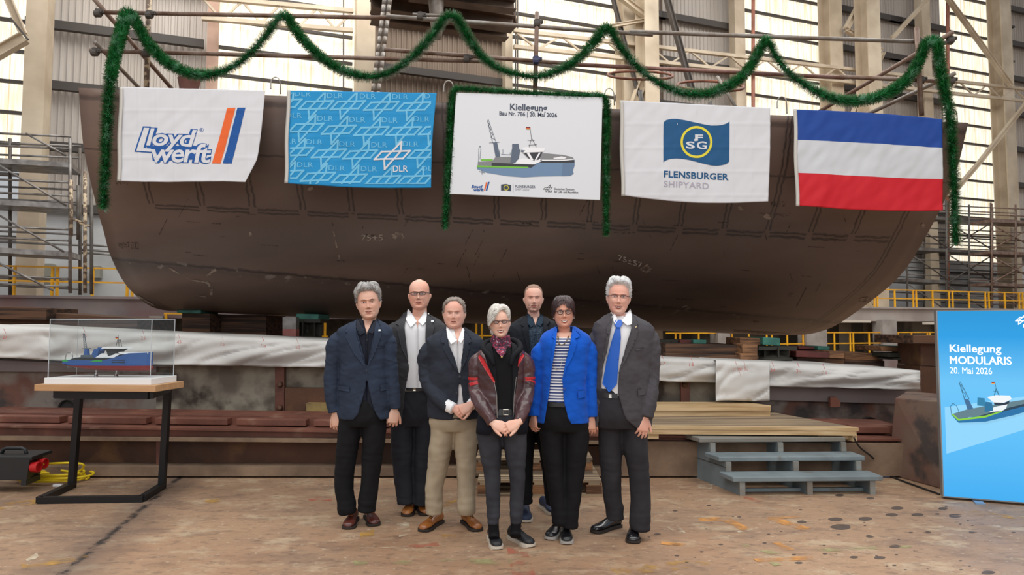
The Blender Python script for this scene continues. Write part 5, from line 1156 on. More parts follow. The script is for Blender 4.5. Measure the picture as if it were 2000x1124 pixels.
kf = lambda x, y: (1700+x/2.497, 560+y/2.497)
def F2d(pts): return [inv_face(*kf(*p)) for p in pts]
wing = [inv_face(1846,795), inv_face(1900,785), inv_face(2000,776)]; sl = (wing[-1][1]-wing[0][1])/(wing[-1][0]-wing[0][0])
w0 = inv_face(1845,796); w1 = inv_face(1848,887)
decal([poly2d([(w0[0], w0[1]), (w0[0], w1[1]), (inv_face(2000,840)[0], inv_face(2000,840)[1]), (Wb, inv_face(2000,840)[1]+.25), (Wb, w0[1]+.1), (inv_face(2000,775)[0], inv_face(2000,775)[1])])], fc(.003), 'pale_wing', em('pale_wing', rgb(140,210,250), .85), r)
m_wt = em('white_backlit_letters', rgb(250,252,255), .95, .5)
def bt(t, p0, p1, **k):    # text box from bottom-left to top-right pixels
    q0, q1 = inv_face(*p0), inv_face(*p1); return fit2d(text2d(t, **k), q0[0], q0[1], q1[0]-q0[0], q1[1]-q0[1])
decal([bt('Kiellegung', (1855,693), (1955,674), bold=.012), bt('MODULARIS', (1855,711), (1974,698)), bt('MODULARIS', (1856,711), (1975,698)), bt('MODULARIS', (1855.5,711.4), (1974.5,697.6)), bt('20. Mai 2026', (1855,730), (1937,719), bold=0)], fc(.005), 'lettering', m_wt, r)
A_ = [(708,168),(730,150),(790,147),(772,166)]; B_ = [(775,118),(774,146),(722,185),(722,168)]
decal([stroke2d(F2d(A_), .007, True), stroke2d(F2d(B_), .007, True), bt('DLR', (1998,640), (2014,634), bold=.03)], fc(.005), 'emblem', m_wt, r)
def FS(name, c, pts, k, e=.8): decal([poly2d(F2d(pts))], fc(k), name, em(name, c, e), r)
FS('hull_print', rgb(24,112,168), [(392,625),(430,665),(560,660),(700,628),(800,598),(800,560),(640,600),(480,640)], .004)
FS('hull_waterline', rgb(140,205,240), [(430,665),(560,660),(700,628),(800,598),(800,606),(700,640),(560,672),(440,674)], .0042)
FS('green_line_print', rgb(140,210,60), [(392,622),(428,655),(560,640),(640,612),(640,606),(560,630),(430,646),(400,620)], .0046)
FS('deck_print', rgb(96,128,140), [(400,622),(470,600),(580,580),(700,560),(800,545),(800,560),(640,600),(560,628),(430,644)], .0044)
FS('dark_band_print', rgb(30,62,84), [(640,612),(560,640),(500,640),(640,600),(800,560),(800,572)], .0045)
FS('superstructure_print', rgb(236,244,248), [(580,612),(600,590),(670,570),(660,596),(640,608)], .0048)
FS('bridge_print', rgb(240,246,250), [(568,540),(610,530),(680,532),(688,550),(650,568),(600,566)], .005)
FS('bridge_window_print', rgb(30,50,70), [(600,566),(650,568),(680,556),(672,574),(630,582),(604,576)], .0052)
FS('funnel_print', rgb(40,128,170), [(522,542),(556,545),(562,585),(520,580)], .005); FS('funnel_print', rgb(30,112,156), [(560,562),(592,566),(598,606),(556,612)], .0051)
FS('crane_tower_print', rgb(60,108,150), [(455,548),(478,550),(502,598),(474,602)], .005)
decal([stroke2d(F2d([(432,466),(458,548)]), .005), stroke2d(F2d([(438,466),(480,548)]), .005), stroke2d(F2d([(440,480),(450,500),(447,510),(464,528),(462,540)]), .003), stroke2d(F2d([(394,620),(390,585),(402,570),(420,582),(432,615)]), .004)], fc(.005), 'crane_print', em('crane_print', rgb(40,92,120), .8), r)
decal([stroke2d(F2d([(604,530),(612,500),(626,530)]), .006), stroke2d(F2d([(600,512),(622,512)]), .004), stroke2d(F2d([(612,500),(608,472)]), .003)], fc(.005), 'mast_print', em('mast_print', rgb(40,110,140), .8), r)
FS('flag_print', rgb(40,36,36), [(590,466),(606,466),(606,469),(590,469)], .0052); FS('flag_print', rgb(210,60,40), [(590,469),(606,469),(606,472),(590,472)], .0052); FS('flag_print', rgb(236,190,70), [(590,472),(606,472),(606,475),(590,475)], .0052)
# ---------------------------------------------------------------- people
def se(c, n): return (1 if c >= 0 else -1)*abs(c)**(2/n)
class Person:
    def __init__(s, Y, x, label, skin):
        s.Y = Y; s.k = Y/F; s.foot = Vector((P(x, 1000, Y).x, Y, 0)); s.root = empty('person', s.foot, label, 'person', 'people posing in a row')
        s.skin = skin; s.body = MB(); s.ends = []
    def p(s, px, py, dy=0): return P(px, py, s.Y+dy)
    # --- torso described by pixel rows: (y, cx, hw, dep, dy [, xl, xr])
    def row(s, R, y):
        ys = [r[0] for r in R]; return [sinterp(y, ys, [r[i] for r in R]) for i in range(1, 5)]
    def ringpts(s, y, cx, hw, dep, dy, xl=None, xr=None, n=48, ex=2.3, wr=0):
        c = s.p(cx, y, dy); hwm = hw*s.k; out = []
        if xl is None: aa = [2*pi*i/n for i in range(n)]
        else:
            f = lambda x: 2*pi-math.acos(max(-1, min(1, (1 if x >= 0 else -1)*abs(x/hw)**(ex/2))))
            a0 = f(xr-cx); a1 = f(xl-cx)+2*pi; aa = [a0+(a1-a0)*i/(n-1) for i in range(n)]
        for a in aa:
            q = 1+wr*nz(cos(a)*3+c.x*7, sin(a)*2, c.z*7)+wr*.6*nz(cos(a)*5, c.z*16, c.x)
            out.append(c+Vector((hwm*se(cos(a), ex)*q, dep*se(sin(a), ex)*q, 0)))
        return out
    def torso(s, mb, R, y0, y1, grow=0, gd=0, step=6, wr=0, closed=True):
        yy = y0; rings = []; n = max(3, int((y1-y0)/step)); 
        for i in range(n+1):
            y = lerp(y0, y1, i/n); cx, hw, dep, dy = s.row(R, y); rings.append(s.ringpts(y, cx, hw+grow, dep+gd, dy, wr=wr))
        mb.loft(rings, caps=True); return mb
    def coat(s, R, name, m, wr=.02, step=5, thick=.006, zbot=None):
        """open-fronted garment; R rows carry xl, xr opening pixels"""
        y0, y1 = R[0][0], R[-1][0]; n = int((y1-y0)/step); rows = []
        for i in range(n+1):
            y = lerp(y0, y1, i/n); cx, hw, dep, dy = s.row(R, y); xl = interp(y, [r[0] for r in R], [r[5] for r in R]); xr = interp(y, [r[0] for r in R], [r[6] for r in R])
            a = s.ringpts(y, cx, hw, dep, dy, xl, xr, n=64, wr=wr); b = s.ringpts(y, cx, hw-.013/s.k, dep-.013, dy, xl, xr, n=64, wr=wr)
            rows.append(a+b[::-1])
        mb = MB(); mb.loft(rows, caps=True, closed=True); s.R = R
        return mb
    def sew(s, mb, m, amp=.0038, voxel=.0052, name='jacket', seed=0, crisp=0):
        """fuse body and sleeves of a garment and crease the cloth"""
        o = remesh(mb, voxel, 8, .5); me = bpy.data.meshes.new('t'); me.from_pydata(o.v, [], o.f); me.update(); ns = [v.normal.copy() for v in me.vertices]; bpy.data.meshes.remove(me)
        X0 = s.foot.x
        for i, (v, n) in enumerate(zip(o.v, ns)):
            x, z = v.x-X0, v.z; side = min(1, abs(x)/.2)
            w = nz(x*7+z*5*(1 if x > 0 else -1)+seed, v.y*6, z*15)+.7*nz(x*14-z*9*(1 if x > 0 else -1), v.y*9+seed, z*24)*(.5+.8*side)+.35*nz(x*30, v.y*20, z*45+seed)
            r = 1-abs(nz(x*6+seed*3, v.y*5, z*9+x*4))*5; w += .8*max(0, r)*side
            v += n*amp*w
        return o.build(name, m, s.root, smooth=True, fix=False)
    def shirt(s, R, y0, y1, m, v=None, grow=-4, gd=-.02, wr=.02, name='shirt'):
        """closed torso garment with an optional open neck v=(x,y_bottom,half width at the top)"""
        n = int((y1-y0)/4); rows = []
        for i in range(n+1):
            y = lerp(y0, y1, i/n); cx, hw, dep, dy = s.row(R, y)
            if v: h = max(.02, v[2]*(1-(y-y0)/(v[1]-y0))); x0 = lerp(v[0], v[0], 0); rows.append(s.ringpts(y, cx, hw+grow, dep+gd, dy, x0-h, x0+h, n=60, wr=wr))
            else: rows.append(s.ringpts(y, cx, hw+grow, dep+gd, dy, wr=wr, n=60))
        mb = MB(); mb.loft(rows, caps=not v, closed=not v); o = mb.build(name, m, s.root, smooth=True, fix=False, solid=.003 if v else 0)
        if v:
            b = MB(); s.torso(s.body, R, y0+2, v[1]+25, grow-2, gd-.008)
        return o
    def limb(s, mb, pts, n=16, wr=.0, sub=6, flat=1, wf=26):
        if mb is not s.body and n == 20 and len(pts) > 3: c_ = s.row(s.R, pts[0][1])[0]; q_ = pts[0]; pts = [(q_[0]+(5 if q_[0] < c_ else -5), q_[1]+1, q_[2]*.86)+tuple(q_[3:])]+list(pts[1:])
        if mb is not s.body and n in (20, 22) and len(pts) > 3:      # the arm or leg of the body inside the garment
            s.limb(s.body, [(q[0], q[1], q[2]*.5)+tuple(q[3:]) for q in pts], 12, sub=4)
            if n == 20: s.ends.append(s.p(pts[-1][0], pts[-1][1], pts[-1][3] if len(pts[-1]) > 3 else 0)); a = pts[0]; c = s.row(s.R, a[1]+8); s.limb(s.body, [(a[0], a[1]+4, a[2]*.5, .01), (c[0], a[1]+14, a[2]*.6, .0)], 12, sub=3)
        q = [tuple(s.p(a[0], a[1], a[3] if len(a) > 3 else 0))+(a[2]*s.k,) for a in pts]; m = len(q); out = []
        for i in range(m-1):
            for k in range(sub):
                t = k/sub; v = []
                for c in range(4):
                    p0, p1, p2, p3 = q[max(i-1,0)][c], q[i][c], q[i+1][c], q[min(i+2,m-1)][c]
                    v.append(.5*(2*p1+(p2-p0)*t+(2*p0-5*p1+4*p2-p3)*t*t+(3*p1-p0-3*p2+p3)*t**3))
                out.append(v)
        out.append(list(q[-1])); pr = None; rings = []
        for i, v in enumerate(out):
            c = Vector(v[:3]); a = Vector(out[max(i-1,0)][:3]); b = Vector(out[min(i+1,len(out)-1)][:3]); t = (b-a).normalized()
            x = Vector((1,0,0)); x = (x-t*x.dot(t)).normalized(); y = t.cross(x); ring = []
            for k in range(n):
                an = 2*pi*k/n; r = v[3]*(1+wr*(nz(cos(an)*1.6+c.x*9, sin(an)*1.6+c.y*9, c.z*wf)+.6*nz(cos(an)*2+3, sin(an)*2, c.z*wf*2.1+c.x*9)))
                ring.append(c+x*cos(an)*r+y*sin(an)*r*flat)
            rings.append(ring)
        mb.loft(rings); return mb
    def front(s, R, off=.01, ex=2.3):
        def fn(x, y):
            py = -y; cx, hw, dep, dy = s.row(R, py); t = max(-.985, min(.985, (x-cx)/hw)); yy = -dep*(1-abs(t)**ex)**(1/ex)
            # the surface comes nearer to the camera, so keep the pixel and shift the depth
            c = P(x, py, s.Y+dy); z = c.z; p = s.p(cx, py, dy); X = p.x+(x-cx)*s.k
            return Vector((X, s.Y+dy+yy-off, z))
        return fn
    def patch(s, name, m, polys, R=None, off=.01, step=3, solid=0, parent=None, smooth=True):
        return decal([poly2d([(a[0], -a[1]) for a in q]) for q in polys], s.front(R or s.R, off), name, m, parent or s.root, step=step, solid=solid, smooth=smooth)
    def lines(s, name, m, ls, w=.8, R=None, off=.012, parent=None):
        return decal([stroke2d([(a[0], -a[1]) for a in q], w) for q in ls], s.front(R or s.R, off), name, m, parent or s.root, step=3)
    # --- head
    def head(s, cx, ytop, ychin, yaw=0, pitch=0, roll=0, dy=0, w=1, jaw=1, nose=1, smile=0, cheek=0, neck=None, fat=0):
        Hh = s.H = (ychin-ytop)*s.k; base = s.p(cx, ychin, dy); s.hb = base; s.hw = w
        Rm = Matrix.Rotation(radians(yaw), 3, 'Z')@Matrix.Rotation(radians(pitch), 3, 'X')@Matrix.Rotation(radians(roll), 3, 'Y')
        piv = Vector((0, 0, .4*Hh)); s.hm = lambda v: base+piv+Rm@(v*Hh-piv); s.hR = Rm
        Z = [0,.03,.08,.14,.21,.3,.4,.5,.6,.7,.8,.88,.94,.98,1.0]
        Ff = [.25,.325,.36,.36,.365,.368,.366,.372,.388,.378,.338,.278,.20,.118,.01]
        Bb = [.05,.1,.16,.22,.28,.34,.39,.42,.435,.43,.395,.325,.235,.135,.01]
        Wd = [.095,.155,.20,.24,.268,.291,.308,.314,.312,.308,.286,.24,.178,.105,.01]
        g = lambda x, z, cx_, cz, sx, sz: exp(-((x-cx_)/sx)**2-((z-cz)/sz)**2)
        def feat(x, z):
            z = z-.035*min(1, z/.2); ax = abs(x); v = 0
            nzv = (.012 if z > .5 else lerp(.135, .03, ((z-.33)/.17)**.9) if z > .33 else lerp(0, .135, max(0, (z-.268)/.062))) if z < .56 else 0
            sg = lerp(.05, .028, max(0, min(1, (z-.3)/.2))); v += nose*nzv*exp(-(x/sg)**2)
            v += nose*.036*g(ax, z, .058, .305, .026, .024)
            v -= .066*g(ax, z, .125, .492, .07, .042)+.02*g(ax, z, .06, .47, .03, .04); v += .034*g(ax, z, .13, .475, .05, .026); v -= .012*g(ax, z, .13, .425, .07, .014)
            v += .026*g(ax, z, .12, .552, .09, .022); v += (.02+.022*smile+cheek)*g(ax, z, .175, .345, .075, .07)
            v += .026*g(x, z, 0, .215, .09, .02)+.030*g(x, z, 0, .163, .075, .02)-.016*g(x, z, 0, .19, .11, .009)-.02*g(ax, z, .15, .19, .02, .03)
            v -= .024*g(x, z, 0, .122, .08, .018); v += .034*g(x, z, 0, .06, .07, .04)
            d = abs((ax-.085)-(.30-z)*.55); v -= (.010+.016*smile)*exp(-(d/.014)**2)*(1 if .15 < z < .31 else 0)
            return v
        def wd(z): return sinterp(z, Z, Wd)*w*(1+fat*max(0, 1-z*1.7))*(lerp(jaw, 1, min(1, z/.35)))
        def surf(x, z):   # front surface point for local x,z (in head heights)
            W = max(.005, wd(z)); t = max(-.999, min(.999, x/W)); y = -sinterp(z, Z, Ff)*(1-abs(t)**2.25)**(1/2.25); return y-feat(x, z)*min(1, 2.2*(1-abs(t)))
        s.surf = surf; s.wd = wd; s.Zs = (Z, Ff, Bb)
        def pt(a, z, off=0):
            ca, sa = cos(a), sin(a); W = wd(z)
            if sa < 0: x = (W+off)*se(ca, 2.25); y = -(sinterp(z, Z, Ff)+off)*se(-sa, 2.25)-feat(x, z)*min(1, 2.2*(1-min(1, abs(x)/max(W, .005))))
            else: x = (W+off)*ca; y = (sinterp(z, Z, Bb)+off)*sa
            return Vector((x, y, z))
        s.pt = pt; nr = 110; rings = []
        for i in range(nr+1):
            z = i/nr; z = .5-.5*cos(pi*z) if i > nr*.93 else z; z = min(z, .9995)
            rings.append([s.hm(pt(2*pi*k/96, z)) for k in range(96)])
        s.body.loft(rings)
        for sx in (-1, 1):
            c = Vector((sx*(wd(.44)+.012), .035, .415)); Re = Rm@Matrix.Rotation(sx*radians(-22), 3, 'Z')@Matrix.Rotation(sx*radians(8), 3, 'Y')@Matrix.Rotation(radians(-10), 3, 'X')
            s.body.ball(s.hm(c), (.022*Hh, .05*Hh, .115*Hh), 12, 10, Re); s.body.ball(s.hm(c+Vector((sx*.012, .01, .02))), (.02*Hh, .065*Hh, .085*Hh), 12, 10, Re)
        nk = neck or (cx, ychin+28, 15, .06)
        a = s.hm(Vector((0, .1, .32))); b = s.hm(Vector((0, .06, .06))); c = s.p(nk[0], nk[1]-8, nk[3]); d = s.p(nk[0], nk[1]+14, nk[3]); r = nk[2]*s.k
        s.body.tube([a, b, c, d], [r*.9, r*.95, r, r*1.35], 20)
    def fdecal(s, name, m, shapes, off=.0035, step=.02, parent=None):
        Hh = s.H
        return decal(shapes, lambda x, z_: (lambda z: s.hm(Vector((x, s.surf(x, z)-off/Hh, z))))(z_+.035*min(1, z_/.2)), name, m, parent or s.root, step=step, smooth=True)
    def face(s, brow, lip, iris, smile=0, open_=0, squint=1, beard=None, browh=.012):
        eyes = {}
        for sx in (-1, 1):
            ex, ez, a, b = sx*.125, .478, .056, .019*squint
            al = lambda k1, k2, dz=0: [(ex+a*k1*cos(t), ez+dz+(b*k2*sin(t) if sin(t) > 0 else b*.75*k2*sin(t))) for t in [2*pi*i/20 for i in range(20)]]
            e = s.fdecal('eye', MP['eyew'], [poly2d(al(1, 1))], .003, .012)
            s.fdecal('iris', iris, [disc2d(ex, ez+.001, min(b*.98, .019), 16)], .0042, None, e); s.fdecal('pupil', MP['black'], [disc2d(ex, ez+.001, .0075, 10)], .005, None, e)
            s.fdecal('eyelid_line', MP['lash'], [stroke2d([(ex+a*1.05*cos(t), ez+.002+b*1.05*sin(t)) for t in [pi*i/10 for i in range(11)]], .0065)], .0048, None, e)
            s.fdecal('lower_lid', MP['lid'], [stroke2d([(ex+a*cos(t), ez-b*.8*sin(t)) for t in [pi*i/10 for i in range(11)]], .004)], .0045, None, e)
            if brow: s.fdecal('eyebrow', brow, [poly2d([(ex-sx*.06, .545), (ex-sx*.03, .556+browh*.4), (ex+sx*.02, .565+browh*.4), (ex+sx*.075, .548), (ex+sx*.02, .565-browh*.9), (ex-sx*.03, .556-browh), (ex-sx*.06, .545-browh)])], .003, .012)
            s.fdecal('nostril', MP['mouth'], [poly2d([(sx*.022+.012*cos(t), .283+.006*sin(t)) for t in [2*pi*i/10 for i in range(10)]])], .002, None)
        mw = .095+.035*smile; up = .012+.03*smile; zc = .19
        cv = lambda x, k=1: zc+up*k*(abs(x)/mw)**1.8-.008*smile
        xs_ = [mw*(i/8-1) for i in range(17)]
        if open_:
            o = s.fdecal('mouth', MP['mouth'], [poly2d([(x, cv(x)+.012*open_*(1-(x/mw)**2)) for x in xs_]+[(x, cv(x)-.034*open_*(1-(x/mw)**2)) for x in xs_[::-1]])], .003, .015)
            s.fdecal('teeth', MP['teeth'], [poly2d([(x*.86, cv(x*.86)+.006*open_*(1-(x/mw)**2)) for x in xs_]+[(x*.86, cv(x*.86)-.018*open_*(1-(x/mw)**2)-.003) for x in xs_[::-1]])], .004, .015, o)
            ul = lambda x: cv(x)+.012*open_*(1-(x/mw)**2); ll = lambda x: cv(x)-.034*open_*(1-(x/mw)**2)
        else:
            o = s.fdecal('mouth', MP['mouth'], [poly2d([(x, cv(x)+.004*(1-(x/mw)**2)) for x in xs_]+[(x, cv(x)-.004*(1-(x/mw)**2)) for x in xs_[::-1]])], .004, .015); ul = ll = cv
        s.fdecal('upper_lip', lip, [poly2d([(x, ul(x)+.020*(1-(x/mw)**2)*(1-.25*exp(-(x/.012)**2))) for x in xs_]+[(x, ul(x)) for x in xs_[::-1]])], .0032, .015, o)
        s.fdecal('lower_lip', lip, [poly2d([(x, ll(x)) for x in xs_]+[(x, ll(x)-.026*(1-(x/mw)**2)) for x in xs_[::-1]])], .0032, .015, o)
        if beard:
            s.fdecal('beard', beard, [poly2d([(-.2,.28),(-.14,.2),(-.12,.24),(0,.255),(.12,.24),(.14,.2),(.2,.28),(.21,.14),(.14,.06),(.06,.015),(-.06,.015),(-.14,.06),(-.21,.14)])], .002, .015)
    def glasses(s, shape, m, w=.075, h=.042, r=.0022, z0=.475, half=False):
        Hh = s.H; z0 += .035; g = MB(); lens = MB(); fwd = lambda x: -(.425+.02)+.10*abs(x)**1.3
        for sx in (-1, 1):
            c = sx*.132; pts = []
            for k in range(29):
                a = 2*pi*k/28; ca, sa = cos(a), sin(a); ex = {'round': 2.0, 'oval': 2.2, 'rect': 3.6}[shape]
                x = c+w*se(ca, ex); z = z0+h*se(sa, ex)*(1 if sa > 0 else .92); pts.append(s.hm(Vector((x, fwd(x), z))))
            if half: top = [p for p, k in zip(pts, range(29)) if k <= 14]; g.tube(top, r, 6); g.tube(pts[14:], r*.35, 4)
            else: g.tube(pts, r, 6)
            lens.add(pts[:-1], [list(range(28))])
            hx = sx*(.132+w); g.tube([s.hm(Vector((hx, fwd(hx), z0+h*.5))), s.hm(Vector((sx*(s.wd(.48)+.006), -.2, z0+.025))), s.hm(Vector((sx*(s.wd(.48)+.008), .03, z0+.012)))], r*.9, 6)
        g.tube([s.hm(Vector((-.132+w, fwd(.05), z0+h*.45))), s.hm(Vector((0, fwd(0)-.005, z0+h*.62))), s.hm(Vector((.132-w, fwd(.05), z0+h*.45)))], r, 6)
        o = g.build('glasses', m, s.root, smooth=True); lens.build('lens', MP['lens'], o)
    def hair(s, m, hl, thick, seed=1, strands=900, slen=.028, flow='short', m2=None, wmul=1, top=1.0):
        """hl(a) hairline height by angle (front = -90 deg); thick(a,z) thickness in head heights"""
        rr = random.Random(seed); nr, na = 64, 96; rings = []
        for i in range(nr+1):
            z = lerp(.08, .9995, i/nr); ring = []
            for k in range(na):
                a = 2*pi*k/na; d = (z-hl(a))/.05; f = max(-1, min(1, d*2-1)); t = thick(a, z)*(1+.25*nz(cos(a)*6, sin(a)*6, z*7+seed)+.18*nz(cos(a)*14, sin(a)*14, z*4+seed))
                off = (t if f > 0 else .03)*f if f < 1 else t
                off = lerp(-.03, t, max(0, min(1, d)))
                p = s.pt(a, z, off); p.z += max(0, off)*max(0, (z-.6)/.4)*top; ring.append(s.hm(p))
            rings.append(ring)
        o = MB().loft(rings).build('hair', m, s.root, smooth=True)
        mb = MB(); n = 0; up = Vector((0, 0, 1)); tries = 0
        while n < strands and tries < strands*6:
            tries += 1; a = rr.uniform(0, 2*pi); z = 1-(1-.15)*rr.random()**1.5 if flow != 'x' else 0
            if z < hl(a)+.015: continue
            t = thick(a, z); p = s.pt(a, min(z, .999), t*.8); p.z += t*.8*max(0, (z-.6)/.4)*top; q = s.pt(a, max(.02, z-.03), t*.8); dn = (q-p)
            if dn.length < 1e-5: continue
            dn.normalize(); out = Vector((p.x, p.y*.8, (p.z-.55)*1.1)).normalized()
            if flow == 'short': dr = out*.32+dn*rr.uniform(-.2, .8)+Vector((rr.uniform(-.6,.6), rr.uniform(-.5,.3), rr.uniform(-.1,.3)))
            elif flow == 'down': dr = dn*1.0+out*.08+Vector((rr.uniform(-.12,.12), 0, 0))
            elif flow == 'sweep': dr = (Vector((-1.0, -.15, .05-5.5*max(0, -p.x-.03)))+out*.03) if p.y < .12 or p.x < 0 else dn+Vector((rr.uniform(-.1,.1),)*3)
            elif flow == 'back': dr = Vector((p.x*1.2, .9, .15))+out*.25+Vector((rr.uniform(-.15,.15),)*3)
            dr.normalize(); L = slen/s.H*rr.uniform(.6, 1.2); e = p+dr*L; sd = dr.cross(out)
            if sd.length < .05: continue
            sd = sd.normalized()*.0022/s.H*rr.uniform(.7, 1.5)*wmul; mid = p+dr*L*.5+out*.003
            mb.add([s.hm(p-sd), s.hm(p+sd), s.hm(mid+sd*.8), s.hm(e), s.hm(mid-sd*.8)], [(0,1,2,4), (4,2,3)]); n += 1
        if mb.v: mb.build('hair_strands', m2 or m, o, fix=False)
        return o
    # --- hand: wrist point, direction of the fingers, normal of the back of the hand, side of the thumb
    def hand(s, W, D, N, th=1, size=1, curl=(18,30,22), spread=5, thumb=(.75,.65,-.25), dl=0, tc=15, stub=.09):
        mb = s.body; W = Vector(W); D = Vector(D).normalized(); e_ = min(s.ends, key=lambda q: (q-W).length); mb.tube([e_, W-D*.008], [.021*size, .02*size], 12); N = Vector(N); N = (N-D*N.dot(D)).normalized(); S = D.cross(N).normalized()*th; z = size
        def ring(c, w, t, n=14): return [c+S*w*se(cos(2*pi*k/n), 2.6)+N*t*se(sin(2*pi*k/n), 2.6) for k in range(n)]
        mb.loft([ring(W-D*stub*z, .025*z, .021*z), ring(W-D*min(.03,stub*.6)*z, .0255*z, .02*z), ring(W, .027*z, .018*z), ring(W+D*.03*z+S*.003, .037*z, .017*z), ring(W+D*.06*z, .042*z, .0155*z), ring(W+D*.088*z, .041*z, .0125*z), ring(W+D*.096*z, .036*z, .009*z)])
        for i, (o, L, r) in enumerate(((.0305,.072,.0088),(.0105,.080,.0092),(-.0105,.074,.0088),(-.0300,.058,.0078))):
            p = W+D*(.078-.004*abs(i-1.3))*z+S*o*z; d = (D+S*math.tan(radians(spread*(1.4-i)))).normalized(); n = N; pts = [p]; rr_ = [r*z]
            for j, (fl, cc) in enumerate(zip((.46,.30,.24), curl)):
                c = radians(cc*(1+.10*i)); d, n = d*cos(c)-n*sin(c), n*cos(c)+d*sin(c); p = p+d*L*fl*z*1.12; pts.append(p); rr_.append(r*z*(.97,.9,.72)[j])
            mb.tube(spline(pts, 3), [interp(k/3, [0,1,2,3], rr_) for k in range(10)], 10)
        d = (D*thumb[0]+S*thumb[1]+N*thumb[2]).normalized(); p = W+D*.012*z+S*.022*z-N*.004*z; pts = [p]; rr_ = [.0145*z]
        for j, (L, r) in enumerate(((.042,.0125),(.032,.0105),(.026,.0082))):
            c = radians(tc*j); d2 = (d*cos(c)+(D-S*.3).normalized()*sin(c)).normalized(); p = p+d2*L*z; pts.append(p); rr_.append(r*z)
        mb.tube(spline(pts, 3), [interp(k/3, [0,1,2,3], rr_) for k in range(10)], 10)
    # --- shoe: toe pixel on the ground, yaw (0 = towards camera, + = image right)
    def shoe(s, tx, ty, yaw, m, msole, L=.295, Wd=.052, h=.075, lace=None, sole=.022, kind='derby'):
        t = G(tx, ty); d = Vector((sin(radians(yaw)), -cos(radians(yaw)), 0)); t = t+d*(-.0); n = Vector((-d.y, d.x, 0)); heel = t-d*L
        xs = [0,.03,.10,.25,.4,.55,.7,.82,.92,.975,1.0]; w = [.5,.64,.68,.66,.66,.8,.98,1.0,.86,.6,.25]; top = [.75,1.0,1.05,1.15,1.0,.80,.62,.54,.48,.38,.16]
        rings = []; srings = []
        for x, ww, tt in zip(xs, w, top):
            c = heel+d*L*x; W = Wd*ww; Ht = h*tt; ring = []
            for k in range(20):
                a = 2*pi*k/20; ca, sa = cos(a), sin(a); ring.append(c+n*W*.94*se(ca, 2.4)*(1 if sa < 0 else 1-.32*sa*min(1, tt))+Vector((0,0,sole*.8+Ht*.5+Ht*.5*se(sa, 2.2))))
            rings.append(ring); srings.append([c+n*W*1.03*q+Vector((0,0,z+(.008 if x > .95 and z < .01 else 0))) for q, z in ((-1,0),(1,0),(1.02,sole*.6),(1,sole),(-1,sole),(-1.02,sole*.6))])
        o = MB().loft(rings).build('shoe', m, s.root, smooth=True, sub=1); MB().loft(srings).build('sole', msole, o)
        if lace:
            mb = MB()
            for k in range(5):
                x = .36+.055*k; c = heel+d*L*x; Ht = h*interp(x, xs, top)+sole*.8+.003; w_ = .017; mb.tube([c-n*w_+Vector((0,0,Ht-.006)), c+d*.006+Vector((0,0,Ht+.001)), c+n*w_+Vector((0,0,Ht-.006))], .0022, 5)
            c = heel+d*L*.36+Vector((0,0,h+sole+.004))
            for sg in (-1, 1): mb.tube(spline([c, c+n*sg*.02+Vector((0,0,.01)), c+n*sg*.03+d*.012+Vector((0,0,-.004)), c+n*sg*.008+d*.004], 4), .0018, 5)
            mb.build('laces', lace, o)
        return heel+d*L*.24, d
    def trousers(s, m, pelvis, legs, wr=.05, voxel=.009, name='trousers'):
        mb = MB(); s.torso(mb, pelvis, pelvis[0][0], pelvis[-1][0]); y_ = s.R[0][0]; s.torso(s.body, s.R, y_+22, pelvis[0][0]+5, -14, -.04, step=10); s.torso(s.body, pelvis, pelvis[0][0], pelvis[-1][0]-8, -14, -.05)
        for l in legs: s.limb(mb, [(q[0], q[1], q[2]*.95)+tuple(q[3:]) for q in l], 22, wr=wr, sub=8, flat=1.08, wf=11)
        o = remesh(mb, voxel, 3); me = bpy.data.meshes.new('t'); me.from_pydata(o.v, [], o.f); me.update(); ns = [v.normal.copy() for v in me.vertices]; bpy.data.meshes.remove(me)
        zh = min(v.z for v in o.v)
        for v, n in zip(o.v, ns):
            z = v.z-zh; x = v.x-s.foot.x; knee = exp(-((z-.42)/.12)**2); hem = exp(-(z/.16)**2); cr = exp(-((z-.78)/.12)**2)
            w = 1.1*nz(x*5, v.y*5, z*4)+(knee*.8+hem*1.3)*nz(x*6+z*8, v.y*8, z*30)+cr*.9*nz(x*14+z*6, v.y*5, z*16-abs(x)*20)+.4*nz(x*16, v.y*14, z*18)
            v += n*(.0055*w+.004*hem)
        return o.build(name, m, s.root, smooth=True, fix=False)
    def finish(s, voxel=.004):
        o = remesh(s.body, voxel, 2, .4).build('body', s.skin, s.root, smooth=True, fix=False); return o
MP = {'eyew': mat('eye_white', rgb(214,206,200), .3), 'black': mat('pupil_black', rgb(16,14,14), .2), 'lash': mat('lash_line', rgb(70,46,38), .8), 'lid': mat('lower_lid', rgb(150,96,80), .8), 'mouth': mat('mouth_dark', rgb(96,40,36), .6), 'teeth': mat('teeth', rgb(232,226,214), .3)}
lm = bpy.data.materials.new('lens'); lm.use_nodes = True; nt = lm.node_tree; nt.nodes.remove(nt.nodes['Principled BSDF']); tr = nt.nodes.new('ShaderNodeBsdfTransparent'); gl = nt.nodes.new('ShaderNodeBsdfGlossy'); gl.inputs['Roughness'].default_value = .05; mx = nt.nodes.new('ShaderNodeMixShader'); mx.inputs[0].default_value = .08
nt.links.new(tr.outputs[0], mx.inputs[1]); nt.links.new(gl.outputs[0], mx.inputs[2]); nt.links.new(mx.outputs[0], nt.nodes['Material Output'].inputs[0]); MP['lens'] = lm
def skin(r, g, b): return mat('skin', rgb(min(255, r+18), g+25, b+28), .5, col2=rgb(min(255, r+18), int(g*1.05), int(b*1.06)), scale=9, detail=3, contrast=(.4,.7), bump=.08, bscale=180, bdist=.002)
